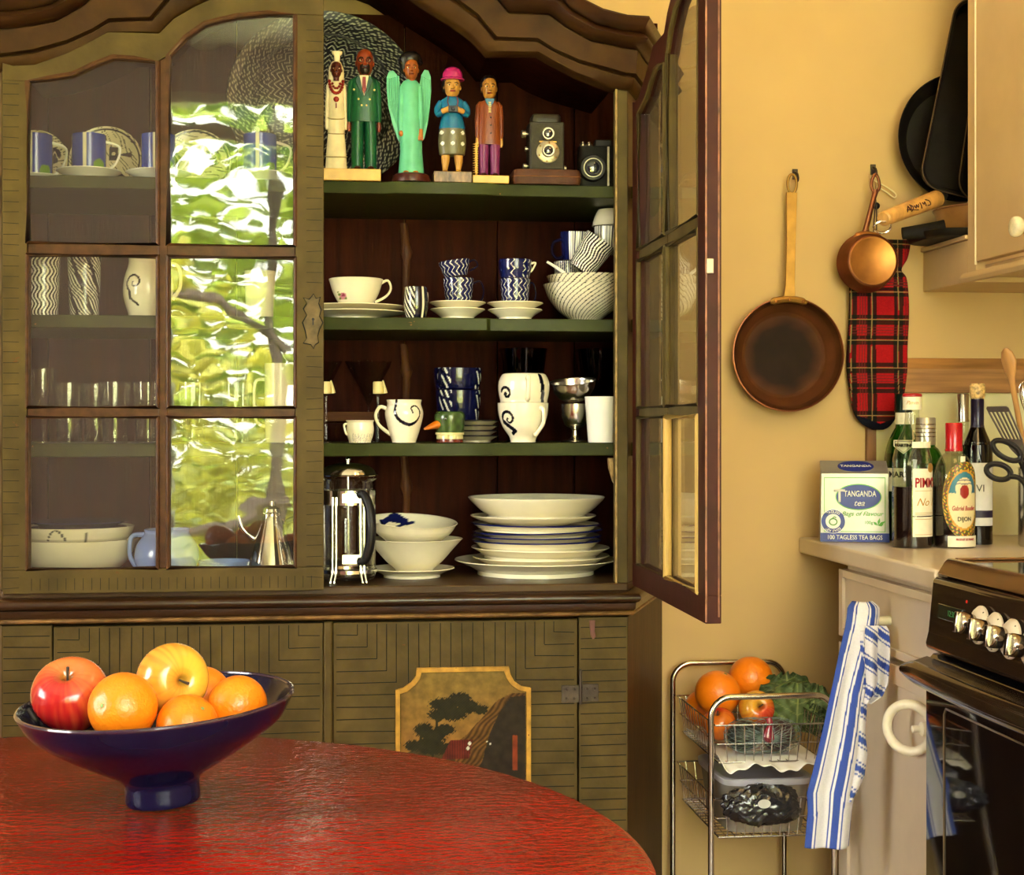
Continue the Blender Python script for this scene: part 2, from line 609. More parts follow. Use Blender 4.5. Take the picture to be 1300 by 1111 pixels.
shrub('garden_tree', 'tall dark-trunked tree close outside the rear window', 'tree', (-.35, -9, 4.6), (2.4, 1.6, 1.5), 1500, LEAF[2], .13,
      [([(-.07, 0, 0), (-.05, 0, 1.2), (-.11, 0, 2.6), (.0, 0, 4.6)], [.055, .05, .045, .03]), ([(.02, 0, 1.9), (-.5, .1, 2.3), (-1.1, .1, 2.35)], [.05, .04, .03]), ([(.02, 0, .75), (-.6, .1, .55), (-1.3, .2, .5)], [.05, .045, .03])])
shrub('garden_shrub', 'yellow-green shrub furthest from the house seen through the rear window', 'shrub', (-2.6, -14, 1.5), (2.0, 1.1, 1.9), 1600, LEAF[1], .16)
shrub('garden_shrub', 'bright green bush behind the tree trunk on the lawn', 'shrub', (1.6, -13.4, 1.2), (1.9, 1.0, 1.7), 1500, LEAF[0], .16)
shrub('garden_shrub', 'low yellow bush in front of the rear hedge', 'shrub', (-.75, -11.6, .35), (1.2, .8, .9), 900, LEAF[1], .12)
shrub('garden_hedge', 'tall green hedge closing the garden behind the bushes', 'hedge', (0, -18, 2.6), (9, 1.4, 3.4), 4200, LEAF[0], .25)

# ------------------------------------------------------------------ the cupboard
cup = thing('painted_cupboard', 'tall olive-green antique cupboard with arched cornice and one glazed door open', 'cupboard', (0, 0, 0))
XL, XR = XX(2, 0), XX(797, 0)
XRB = XX(840, YB)
XLB = XL - (XRB - XR)
YBK = YB - .004
ZL = ZZ(786, 0)            # top of lower case
ZF = .8495                 # floor of upper case
# lower case
def bx(name, m, x0, x1, y0, y1, z0, z1, parent=cup, bevel=.0015):
    return MB().box(x0, x1, y0, y1, z0, z1).build(name, m, parent, bevel=bevel)
x66, x411, x422, x735 = XX(66, 0), XX(411, 0), XX(422, 0), XX(735, 0)
bx('plinth', BROWN, XL, XR, .0, .03, 0, .09)
pl = bx('pilaster', OLIVE, XL, x66, 0, .02, .09, ZL)
pr = bx('pilaster', OLIVE, x735, XR, 0, .02, .09, ZL)
bx('central_stile', OLIVE, x411, x422, -.006, .02, .09, ZL, bevel=.004)
dl = bx('lower_door', OLIVE, x66 + .003, x411 - .001, -.001, .018, .095, ZL - .003)
dr = bx('lower_door', OLIVE, x422 + .001, x735 - .003, -.001, .018, .095, ZL - .003)
def side(name, m, xa, xb, z0, z1, s):
    t_ = .018
    return MB().prism([(xa, .0), (xb, YBK), (xb - s * t_, YBK), (xa - s * t_, .02)], z0, z1, lambda u, w_, v: (u, v, w_)).build(name, m, cup)
SIDEP = mat('brown_side_panel', (.046, .020, .005), .45, spec=.12, noise=.35, nscale=8, bump=.3, stretch=(3, 3, .5), coat=.05, wear=('#3a2412', .62, 9))
side('side_panel', SIDEP, XR, XRB, 0, ZL, 1)
side('side_panel', SIDEP, XL, XLB, 0, ZL, -1)
side('side_panel', SIDEP, XR, XRB, ZF, ZZ(112, 0, 800), 1)
side('side_panel', SIDEP, XL, XLB, ZF, ZZ(82, 0, 3), -1)
# painted block lines: thin strokes of paint
def strokes(parent, segs, y, wd=.0014):
    mb = MB()
    for (xa, za), (xb, zb) in segs:
        d = Vector((xb - xa, zb - za)).normalized() * wd * .5
        nx, nz = -d.y, d.x
        mb.add([(xa + nx, y, za + nz), (xb + nx, y, zb + nz), (xb - nx, y, zb - nz), (xa - nx, y, za - nz),
                (xa + nx, y - .0005, za + nz), (xb + nx, y - .0005, zb + nz), (xb - nx, y - .0005, zb - nz), (xa - nx, y - .0005, za - nz)],
               [(7, 6, 5, 4), (0, 1, 5, 4), (1, 2, 6, 5), (2, 3, 7, 6), (3, 0, 4, 7)])
    o = mb.build('line_pattern', LINE, parent, smooth=0)
    o['kind'] = 'stuff'
    return o
def jz(a=.0012):
    return (random.random() - .5) * 2 * a
for par, a, b in ((pl, XL + .003, x66 - .004), (pr, x735 + .003, XR - .003)):
    sg = []
    z = ZL - .018
    while z > .12:
        sg.append(((a, z + jz()), (b, z + jz())))
        z -= .0195
    strokes(par, sg, 0)
def door_lines(par, xa, xb, flipx):
    sg = []
    px_ = .00143
    wcol = .115          # width of the horizontally lined columns either side
    n = 6
    for s in (-1, 1):
        xo = xa + .006 if s < 0 else xb - .006
        for k in range(1, 6):
            d = k * .0215
            sg.append(((xo - s * 0, ZL - .004 - d + jz()), (xo - s * (wcol - (wcol - .02) * (1 - k / 5.5)) * 1, ZL - .004 - d + jz())))
            xv = xo - s * (.02 + (wcol - .02) * k / 5.5)
            sg.append(((xv, ZL - .006), (xv, ZL - .004 - d)))
        z = ZL - .004 - 6 * .0215
        while z > .14:
            sg.append(((xo, z + jz()), (xo - s * wcol, z + jz())))
            z -= .0215
    x = xa + wcol + .018
    while x < xb - wcol - .004:
        sg.append(((x + jz(), ZL - .006), (x + jz(), ZL - .112)))
        x += .0195
    strokes(par, sg, -.001)
door_lines(dl, x66 + .003, x411 - .001, False)
door_lines(dr, x422 + .001, x735 - .003, True)
# the painted landscape set in the right-hand lower door
def q(px, py):
    p_ = PY(px, py, -.004)
    return (p_.x, p_.z)
zb = .36
fo = [q(502, 876), (q(512, 873)), q(522, 866), q(528, 858), q(529, 848), q(646, 846), q(648, 856), q(653, 865), q(662, 871), q(674, 873)]
fi = [q(508, 881), (q(517, 878)), q(527, 870), q(533, 862), q(535, 854), q(640, 852), q(643, 861), q(649, 870), q(658, 876), q(668, 878)]
fb = MB()
n_ = len(fo)
outer = fo + [(fo[-1][0], zb), (fo[0][0], zb)]
inner = fi + [(fi[-1][0], zb + .009), (fi[0][0], zb + .009)]
m_ = len(outer)
v_ = [(a, -.007, b) for a, b in outer] + [(a, -.007, b) for a, b in inner] + [(a, -.001, b) for a, b in outer] + [(a, -.001, b) for a, b in inner]
f_ = []
for i in range(m_):
    j = (i + 1) % m_
    f_ += [(i, j, m_ + j, m_ + i), (2 * m_ + i, 2 * m_ + j, j, i), (m_ + i, m_ + j, 3 * m_ + j, 3 * m_ + i)]
fb.add(v_, f_)
fb.build('picture_border', GOLD, dr, smooth=0, bevel=.001)
x0_, x1_ = q(509, 0)[0], q(667, 0)[0]
zt_ = q(600, 853)[1]
def inside(xs, zs):
    """paint of the picture in photograph coordinates"""
    return xs, zs
pic = MB()
NU, NV = 150, 190
hh = zt_ - (zb + .009)
top_of = lambda x: np.interp(x, [p_[0] for p_ in fi], [p_[1] for p_ in fi])
pic.grid(lambda u, v: (x0_ + (x1_ - x0_) * u, -.0025, (zb + .009) + (float(top_of(x0_ + (x1_ - x0_) * u)) - zb - .009) * v), NU, NV)
def pic_col(co):
    # back to photograph-like coordinates: X in 509..667, Y from the top edge down
    X = 509 + (co[:, 0] - x0_) / (x1_ - x0_) * 158
    Y = 853 + (zt_ - co[:, 2]) / .00143
    r = np.random.default_rng(3)
    c = np.empty((len(co), 3))
    g = np.clip((Y - 853) / 110, 0, 1)[:, None]
    c[:] = np.array(hexc('#8a7034')) * (1 - g) + np.array(hexc('#9a6a2e')) * g
    def noise(a, b, s):
        return np.sin(X * a + s) * np.sin(Y * b + s * 1.7) + .5 * np.sin(X * a * 2.3 + Y * b * 1.9 + s)
    # far shore and ground
    gr = Y > 950 + 4 * np.sin(X * .09)
    c[gr] = hexc('#4a3a1c')
    # trees: clusters of leaf dabs
    dark = np.array(hexc('#2c2712'))
    for cx, cy, rx, ry in ((583, 888, 15, 9), (562, 893, 17, 8), (596, 897, 13, 8), (575, 905, 18, 9), (556, 906, 13, 7), (610, 901, 10, 6), (538, 925, 12, 9), (549, 934, 17, 9), (527, 944, 13, 7), (565, 925, 12, 7), (553, 948, 25, 8)):
        d = ((X - cx) / rx) ** 2 + ((Y - cy) / ry) ** 2 + .35 * noise(.9, 1.1, cx)
        c[d < 1] = dark * (1 + .35 * np.sin(X * 1.7) * np.sin(Y * 1.9))[d < 1, None]
    for xa, ya, xb, yb, w_ in ((548, 965, 556, 905, 1.6), (556, 915, 580, 892, 1.2), (545, 950, 538, 925, 1.2)):
        t = np.clip(((X - xa) * (xb - xa) + (Y - ya) * (yb - ya)) / ((xb - xa) ** 2 + (yb - ya) ** 2), 0, 1)
        d = np.hypot(X - xa - t * (xb - xa), Y - ya - t * (yb - ya))
        c[d < w_] = dark
    # thatched roof sweeping down to the left, dark gable at the right
    ridge = np.interp(X, [575, 592, 610, 632, 650, 655], [945, 932, 913, 889, 881, 881])
    roof = (Y > ridge) & (X > 578)
    st = (.8 + .4 * np.sin(X * .9 + Y * .8 + 2 * np.sin(Y * .2)))[:, None]
    c[roof] = (np.array(hexc('#6e4a1e')) * st)[roof]
    eave = np.interp(X, [600, 612, 622, 634, 648, 668], [990, 965, 930, 905, 886, 884])
    wallm = (Y > eave) & (X > 604)
    c[wallm] = hexc('#33281a')
    c[(X > 651) & (X < 657) & (Y > 934) & (Y < 978)] = hexc('#8c3a1c')
    lowroof = (Y > 938 + (590 - X) * .02) & (Y < 962) & (X > 560) & (X < 600 - (Y - 938) * .2) & (X > 572 - (Y - 938) * .5)
    c[lowroof] = (np.array(hexc('#6a2418')) * (.85 + .25 * np.sin(X * 2))[:, None])[lowroof]
    for cx, cy, rr in ((596, 943, 2.2), (594, 949, 2), (622, 944, 1.3), (618, 941, 1)):
        c[np.hypot(X - cx, Y - cy) < rr] = (.8, .75, .6)
    return c * .62
pic.build('landscape_picture', mat('old_oil_paint', vcol=True, rough=.5, noise=.3, nscale=60, spec=.12), dr, colf=pic_col)
# butt hinge of the right-hand lower door
hz = PY(737, 881, -.004)
hg = MB()
u_ = .00143
hg.box(hz.x - 24 * u_, hz.x - 2 * u_, -.004, -.0005, hz.z - 11 * u_, hz.z + 11 * u_).box(hz.x + 2 * u_, hz.x + 23 * u_, -.004, -.0005, hz.z - 10 * u_, hz.z + 12 * u_)
hg.lathe([(0, hz.z - 13 * u_), (.003, hz.z - 13 * u_), (.003, hz.z + 30 * u_), (0, hz.z + 32 * u_)], 10, T(hz.x, -.004, 0))
for sx in (-18, -8, 8, 18):
    for sz in (-6, 6):
        hg.ball((hz.x + sx * u_, -.0045, hz.z + sz * u_), (.0026, .0018, .0026), 8, 6)
hg.build('hinge', IRON, dr, bevel=.0006)
lt = MB()
lz = PY(752, 800, -.002)
lt.prism([(lz.x - .006, lz.z + .018), (lz.x + .005, lz.z + .018), (lz.x + .004, lz.z - .002), (lz.x + .007, lz.z - .012), (lz.x + .001, lz.z - .017), (lz.x - .003, lz.z - .010)], -.004, 0)
lt.build('latch_tongue', mat('rusty_red_latch', (.12, .03, .02), .5), pr, bevel=.0006)

# waist moulding: roll, fascia and thin bead, carried round the canted sides
path = [(XLB, YBK), (XL, 0), (XR, 0), (XRB, YBK)]
zz_ = lambda py: ZZ(py, -.02)
def half_round(z0, z1, o0, o1, n=8):
    pts = [(o0 - .02, z0)]
    for k in range(n + 1):
        a = -PI / 2 + PI * k / n
        pts.append((o0 + (o1 - o0) * cos(a), (z0 + z1) / 2 + (z1 - z0) / 2 * sin(a)))
    pts.append((o0 - .02, z1))
    return pts
MB().sweep(path, half_round(zz_(769), zz_(754), .010, .028)).build('waist_roll', BROWN, cup)
MB().sweep(path, [(-.01, zz_(779)), (.012, zz_(779)), (.016, zz_(776)), (.017, zz_(769)), (-.01, zz_(769))]).build('waist_fascia', BROWN, cup)
MB().sweep(path, half_round(zz_(785.5), zz_(779), .006, .014, 6)).build('waist_bead', mat('worn_bead', (.17, .085, .025), .4, noise=.5, nscale=40, coat=.2), cup)
# floor of the upper case
MB().prism([(XL, -.004), (XR, -.004), (XRB, YBK), (XLB, YBK)], zz_(754) - .001, ZF, lambda u, w_, v: (u, v, w_)).build('floor_board', mat('worn_floor_board', (.060, .032, .013), .45, spec=.15, noise=.35, nscale=12, coat=.15, bump=.3, wear=('#7a4a22', .68, 40), stretch=(.4, 3, 1)), cup, bevel=.003)
# shelves with a faceted front edge
def shelf(pt, pb, br):
    z1, z0 = ZZ(pt, .03), ZZ(pb, .03)
    pts = []
    sgn = 1
    y = .034
    pts.append((XLB + .05, .034))
    pts += [(XX(60, .03), .034), (XX(80, .03), .022)]
    for a, b, s in br:
        pts.append((XX(a, .03), y if s > 0 else y - .012))
        pts.append((XX(b, .03), y - .012 if s > 0 else y))
    pts += [(XX(782, .03), .034), (XR - .02 + .1, .034)]
    pts = [(x, yy) for x, yy in pts]
    pts += [(XRB - .03, YBK - .024), (XLB + .03, YBK - .024)]
    return MB().prism(pts, z0, z1, lambda u, w_, v: (u, v, w_)).build('shelf', SHELFG, cup, bevel=.0015)
shelf(232.5, 248, ((483, 503, 1), (618, 636, -1)))
shelf(404, 420, ((477, 503, 1), (618, 622, -1)))
shelf(562.5, 579, ((483, 500, 1), (620, 640, -1)))
ZS1, ZS2, ZS3 = ZZ(232.5, .03) + .0005, ZZ(404, .03) + .0005, ZZ(562.5, .03) + .0005
ZF0 = ZF + .0005
# back boards and the batten
ed = [XLB + .02, XX(60, .37), XX(190, .37), XX(300, .37), XX(405, .37), XX(514, .37), XX(632, .37), XX(730, .37), XRB - .012]
for a, b in zip(ed, ed[1:]):
    bx('back_board', BACKWOOD, a + .001, b - .001, YBK - .016 - random.random() * .003, YBK, ZF, 1.97)
bt = MB()
xb_ = XX(514, .36)
for za, zb2 in ((ZF, ZS3 - .03), (ZS3, ZS2 - .03), (ZS2, ZS1 - .03)):
    k = [(xb_ - .009, za), (xb_ + .009, za)]
    bt.loft([(za, xb_, YBK - .02, .006, .005), ((za * .35 + zb2 * .65), xb_ + .004, YBK - .022, .008, .006), (za * .28 + zb2 * .72, xb_ + .004, YBK - .024, .013, .010), (za * .2 + zb2 * .8, xb_ + .002, YBK - .022, .009, .007), (zb2, xb_ - .002, YBK - .02, .008, .006)], 10)
bt.build('back_batten', BATTEN, cup)
# front posts
zpr = ZZ(112, 0, 790)
po = bx('front_post', OLIVE2, XX(782, 0), XR, 0, .026, ZF, zpr + .01)
MB().tube([(XX(782, 0) + .0005, -.0002, ZF), (XX(782, 0) + .0005, -.0002, zpr)], .0022, 6).build('worn_edge', EDGEWEAR, po)
bx('front_post', OLIVE2, XL, XX(24, 0), 0, .026, ZF, ZZ(80, 0, 10))
# shelf bracket at the right
MB().prism([(XX(772, .04), ZZ(582, .04)), (XX(782, .04), ZZ(582, .04)), (XX(782, .04), ZZ(618, .04)), (XX(778, .04), ZZ(612, .04)), (XX(773, .04), ZZ(595, .04))], .035, .05).build('shelf_bracket', EDGEWEAR, cup, bevel=.001)

# arched cornice: four bands between matched curves
L1 = [(797, 113), (777, 110), (735, 94), (703, 77), (684, 66), (619, 66), (600, 45), (574, 26), (532, 0), (470, -48), (411, -75)]
L2 = [(797, 95), (778, 89), (735, 77), (703, 63), (682, 50), (630, 48), (606, 19), (580, 0), (540, -25), (475, -68), (411, -92)]
L3 = [(797, 62), (778, 57), (751, 52), (719, 34), (698, 18), (646, 16), (625, -10), (600, -30), (555, -55), (480, -98), (411, -120)]
L4 = [(797, 42), (780, 38), (755, 32), (724, 14), (706, -5), (660, -12), (640, -35), (610, -58), (565, -85), (485, -128), (411, -150)]
L5 = [(797, 25), (785, 22), (762, 16), (738, 4), (720, -14), (668, -25), (648, -50), (615, -75), (570, -100), (490, -145), (411, -168)]
def full(Lr):
    left = [((821 - x) if x < 790 else 2, y - 25 * min(1, abs(x - 411) / 200)) for x, y in Lr[:-1]]
    return left + Lr[::-1]
def dense(pts):
    """round the corners a little while keeping the breaks"""
    out = []
    for a, b in zip(pts, pts[1:]):
        for k in range(3):
            t = k / 3
            out.append((a[0] + (b[0] - a[0]) * t, a[1] + (b[1] - a[1]) * t))
    return out + [pts[-1]]
LL = [dense(full(L)) for L in (L1, L2, L3, L4, L5)]
def band(name, m, La, Lb, prof, back=.03):
    """prof of (t, out): t = 0 on the lower curve, 1 on the upper one"""
    R = []
    n = len(La)
    sec = prof + [(1, -back), (0, -back)]
    pa = [PY(x, y, -.015) for x, y in La]
    pb = [PY(x, y, -.015) for x, y in Lb]
    def ring(k, base, nn):
        r = []
        for t, o in sec:
            p_ = pa[k].lerp(pb[k], t)
            r.append((base[0] + nn[0] * o + (p_.x - base[2]), base[1] + nn[1] * o, p_.z))
        return r
    cant = Vector((XRB - XR, YBK)).normalized()
    nR = Vector((cant.y, -cant.x))
    mR = (nR + Vector((0, -1))) / (1 + nR.dot(Vector((0, -1))))
    nL = Vector((-nR.x, nR.y))
    mL = Vector((-mR.x, mR.y))
    R.append([(x, y, z) for x, y, z in ring(0, (XLB, YBK, pa[0].x), nL)])
    R.append(ring(0, (XL, 0, pa[0].x), mL))
    for k in range(1, n - 1):
        R.append(ring(k, (0, 0, 0), (0, -1)))
    R.append(ring(n - 1, (XR, 0, pa[-1].x), mR))
    R.append(ring(n - 1, (XRB, YBK, pa[-1].x), nR))
    return MB().rings(R).build(name, m, cup, smooth=50)
band('cornice_fillet', CORNICE, LL[0], LL[1], [(0, .004), (.12, .010), (.8, .014), (.92, .008), (1, .006)])
band('cornice_frieze', CORNICE, LL[1], LL[2], [(0, .006), (.05, .017), (.92, .020), (1, .014)])
band('cornice_roll', BROWN, LL[2], LL[3], [(0, .014), (.08, .024), (.25, .036), (.5, .042), (.75, .036), (.92, .026), (1, .024)])
band('cornice_cap', BROWN, LL[3], LL[4], [(0, .024), (.1, .034), (.5, .040), (.85, .046), (1, .044)])
# arched top of the case behind the cornice
tp = [PY(x, y - 6, -.015) for x, y in LL[1]]
tp2 = [PY(x, y - 22, -.015) for x, y in LL[1]]
poly = [(a.x, a.z) for a in tp] + [(a.x, a.z) for a in tp2][::-1]
MB().prism(poly, .02, YBK).build('arched_top', BACKWOOD, cup)

# ------------------------------------------------------------------ the glazed doors
DX0, DY = XX(3, -.02), -.024
DTH = .024
DLEN = XX(411, -.024) - DX0
def sd(px):
    return XX(px, -.024) - DX0
def zd(py, px=205):
    return PY(px, py, -.024).z
def make_door(fn, mframe, mbead, mmunt, dz, parent, inner):
    """fn(s, w, z): s from the hinge edge, w from outer (0) to inner face (DTH)"""
    G = lambda py: zd(py) if py > 300 else zd(py) - dz
    top = [(p_[0], p_[1]) for p_ in LL[0] if p_[0] <= 411.5]
    fr = MB()
    pr_ = lambda poly, a=0, b=DTH: fr.prism([(sd(x), G(y)) for x, y in poly], a, b, fn)
    pr_([(3, 752), (411, 752), (411, 722), (3, 722)])
    hL, fL = (3, 34), (375, 411)
    pr_([(3, 722), (34, 722), (34, 107), (3, 107)])
    pr_([(375, 722), (411, 722), (411, 13), (375, 13)])
    lp = [(34, 107), (60, 102), (92, 96), (118, 83), (143, 73), (170, 74), (200, 78)]
    rp = [(213, 70), (235, 45), (260, 27), (300, 16), (341, 11), (375, 13)]
    topc = [(3, 85)] + [(x, y + 1.5) for x, y in top if 10 < x < 405] + [(411, -70)]
    fullp = [(3, 107)] + lp + rp + [(411, 13)] + topc[::-1]
    pr_(fullp)
    o = fr.build('glazed_door', mframe, parent, smooth=0, bevel=.0012)
    mu = MB()
    mu.prism([(sd(200), G(722)), (sd(213), G(722)), (sd(213), G(70)), (sd(200), G(78))], .003, DTH - .003, fn)
    for y0, y1 in ((310, 325), (517, 530)):
        mu.prism([(sd(34), G(y1)), (sd(375), G(y1)), (sd(375), G(y0)), (sd(34), G(y0))], .004, DTH - .004, fn)
    mu.build('glazing_bar', mmunt, o, smooth=0, bevel=.002)
    rows = [(None, 310), (325, 517), (530, 722)]
    for ci, (xa, xb2) in enumerate(((34, 200), (213, 375))):
        for ri, (ya, yb2) in enumerate(rows):
            if ya is None:
                poly = [(xa, yb2), (xb2, yb2)] + (lp if ci == 0 else rp)[::-1]
            else:
                c_ = 5
                poly = [(xa, yb2), (xb2, yb2), (xb2, ya), (xa, ya)]
            P2 = [(sd(x), G(y)) for x, y in poly]
            MB().prism(P2, .010, .013, fn).build('pane', PANE, o, smooth=0)
            gold = inner and ci == 1 and ri == 2
            for wface, rr_, nm in ((.003, .0048, 0), (DTH - .003, .0048, 1)):
                if inner and nm == 0 or (not inner and nm == 1):
                    if nm == 0:
                        continue
                MB().tube([fn(s_, wface, z_) for s_, z_ in P2], rr_ * (1.5 if gold else 1), 8, closed=True).build('glazing_bead', GOLDWOOD if gold else mbead, o)
    return o
BEADB = mat('brown_glazing_bead', (.062, .024, .008), .45, spec=.15, noise=.4, nscale=50, coat=.04, wear=('#9a5a24', .70, 60))
LDOOR = make_door(lambda s, w_, z: (DX0 + s, DY + w_, z), OLIVE, BEADB, BEADB, 0, cup, False)
RX_ = XX(819, 0)
RDOOR = make_door(lambda s, w_, z: (RX_ - w_, -.002 - s, z), MAROON, OLIVE2, OLIVE2, 25 * .00143, cup, True)
# painted lines on the closed door
sg = []
a_, b_ = sd(4) + DX0, sd(24) + DX0
z = zd(745)
while z > 0 and z < zd(110):
    sg.append(((a_, z + jz()), (b_, z + jz())))
    z += .0185
x = sd(40) + DX0
while x < sd(400) + DX0:
    sg.append(((x, zd(748)), (x, zd(733))))
    x += .0145
z = zd(735)
while z < zd(20):
    if not zd(445) < z < zd(370):
        sg.append(((sd(389) + DX0, z + jz()), (sd(409) + DX0, z + jz())))
    z += .0185
strokes(LDOOR, sg, DY, .0009)
# pierced escutcheon
ep = []
for px_, py_ in ((398, 372), (401, 378), (406, 376), (404, 384), (407, 392), (405, 400), (409, 408), (405, 417), (403, 425), (404, 433), (400, 436), (398, 441), (395, 436), (386, 434), (390, 428), (388, 418), (385, 408), (390, 399), (386, 391), (390, 384), (386, 377), (393, 379)):
    ep.append((sd(px_) + DX0, zd(py_)))
ecx, ecz = sd(397.5) + DX0, zd(406)
ep2 = [(ecx + (x_ - ecx) * 1.16, ecz + (z_ - ecz) * 1.04) for x_, z_ in ep]
MB().prism(ep2, DY - .0012, DY).build('escutcheon_backing', LINE, LDOOR, smooth=0)
MB().prism(ep, DY - .0025, DY).build('escutcheon', mat('bronzed_escutcheon', (.105, .070, .026), .5, metal=0, noise=.4, nscale=60, spec=.2), LDOOR, smooth=0, bevel=.0008)
kh = MB()
kc = (sd(397.5) + DX0, zd(404))
kh.lathe([(0, -.0006), (.0026, -.0006), (.0026, 0), (0, 0)], 12, T(kc[0], DY - .0026, kc[1]) @ RX(PI / 2))
kh.box(kc[0] - .0012, kc[0] + .0012, DY - .0031, DY - .0026, kc[1] - .010, kc[1])
kh.build('keyhole', BLACK, LDOOR)
# free edge of the open door: worn stripe and latch plate
fe = MB()
ye = -.002 - DLEN
fe.tube([(RX_ - DTH + .001, ye - .0002, zd(750)), (RX_ - DTH + .001, ye - .0002, zd(0))], .0016, 6)
fe.tube([(RX_ - .004, ye - .0003, zd(745)), (RX_ - .004, ye - .0003, zd(0))], .0013, 6)
fe.build('worn_edge', mat('rubbed_edge', (.22, .08, .035), .5, noise=.6, nscale=50), RDOOR)
MB().box(RX_ - DTH + .001, RX_ - DTH + .012, ye - .003, ye + .001, zd(378), zd(362)).build('latch_plate', mat('latch_metal', (.30, .24, .17), .4, metal=.8), RDOOR, bevel=.0008)
# ------------------------------------------------------------------ things in the cupboard
_pm = {}
def paintmat(nm, h, rough=.36, coat=.06):
    if nm not in _pm:
        _pm[nm] = mat('paint_' + nm, h, rough, spec=.28, noise=.14, nscale=40, bump=.12, bscale=60, coat=coat, bdist=.001)
    return _pm[nm]
def vessel(name, label, cat, px, y, z, top, prof, m, t=1.6, handle=None, hr=1.5, colf=None, rot=None, group=None, n=40, step=None, loc=None, parts=None, hm=None, rz=0, h=None, k=3):
    """open vessel: prof of (radius px, height share); top is the image row of its rim"""
    u = SC(px, y)
    H = h * u if h else ZZ(top, y, px) - z
    o = thing(name, label, cat, loc if loc is not None else (XX(px, y), y, z), rz, group, rot)
    pr = [(r * u, f * H) for r, f in prof]
    if k:
        pr = smoothprof(pr, k)
    pr = [(max(0, r), max(0, zz)) for r, zz in pr]
    if step:
        pr = resample(pr, step * u)
    mb = MB().lathe(shell(pr, t * u), n)
    mb.build('body', m, o, colf=(lambda co: colf(co / u)) if colf else None)
    if handle:
        pts = curve3([(a * u, c * u, b * H) for a, b, c in [(q_ + (0,))[:3] for q_ in handle]], 5)
        nn = len(pts)
        MB().tube(pts, [hr * u * (1.15 - .3 * sin(PI * i / (nn - 1))) for i in range(nn)], 8).build('handle', hm or (m if not colf else CHINA), o)
    return o
def plate_prof(r, foot, h, lip=1.0, t=1.6):
    return [(0, 0), (foot, 0), (foot, h * .28), (foot * 1.05, h * .34), (foot + (r - foot) * .4, h * .6), (r, h), (r - .4 * t, h + t * .6), (foot + (r - foot) * .4 - .5, h * .6 + t * .9), (foot * 1.05, h * .36 + t * .8), (0, h * .34 + t * .8)]
def plate(name, label, cat, px, y, z, r, foot, h, m, group=None, rot=None, n=56, rim=None, t=1.6):
    u = SC(px, y)
    o = thing(name, label, cat, (XX(px, y), y, z), 0, group, rot)
    MB().lathe([(a * u, b * u) for a, b in plate_prof(r, foot, h, t=t)], n).build('dish', m, o)
    if rim:
        MB().lathe([((r - 2.6) * u, (h - .6) * u), (r * u + .0004, (h - .5) * u), (r * u + .0006, (h + .2 * t) * u), ((r - .3) * u, (h + .75 * t) * u), ((r - 3) * u, (h + .35 * t) * u)], n).build('rim_band', rim, o)
    return o
NAV = np.array(hexc('#10164a'))
INK = np.array(hexc('#0c0d1c'))
CRM = np.array((.84, .77, .58))
WHT = np.array((.85, .82, .72))
def tri(a):
    return 2 * np.abs(2 * (a - np.floor(a + .5))) - 1
def mix(mask, a, b):
    return np.where(mask[:, None], a, b)
def frac(a):
    return a - np.floor(a)
def th(co):
    return np.arctan2(co[:, 1], co[:, 0])
def near_curve(X, Y, pts, w_):
    d = np.full(len(X), 1e9)
    ww = w_ if isinstance(w_, (list, tuple, np.ndarray)) else [w_] * len(pts)
    best = np.full(len(X), False)
    for (a, b), q_ in zip(pts, ww):
        best |= (X - a) ** 2 + (Y - b) ** 2 < q_ * q_
    return best

# --- top shelf: carved figures
def figure(name, label, px, y=.048):
    u = SC(px, y)
    o = thing(name, label, 'figurine', (XX(px, y), y, ZS1), 0, 'carved wooden figures on the top shelf')
    M_ = SCL(u, u, u)
    def add(nm, mb, m, bev=0, pair=None, cuts=None):
        # pair: split left from right at that x; cuts: split into storeys at those z
        groups = {}
        for fc in mb.f:
            cx_ = sum(mb.v[i][0] for i in fc) / len(fc)
            cz_ = sum(mb.v[i][2] for i in fc) / len(fc)
            key = (cx_ > pair if pair is not None else 0, sum(cz_ > q_ for q_ in cuts) if cuts else 0)
            groups.setdefault(key, []).append(fc)
        r = None
        for key, fs in groups.items():
            used = sorted({i for fc in fs for i in fc})
            ix = {i: k for k, i in enumerate(used)}
            m2 = MB().add([M_ @ Vector(mb.v[i]) for i in used], [tuple(ix[i] for i in fc) for fc in fs])
            r = m2.build(nm, m, o, bevel=bev * u)
        return r
    return o, add
YB_ = 234
def F(px0):
    return lambda px, py: (px - px0, YB_ - py)
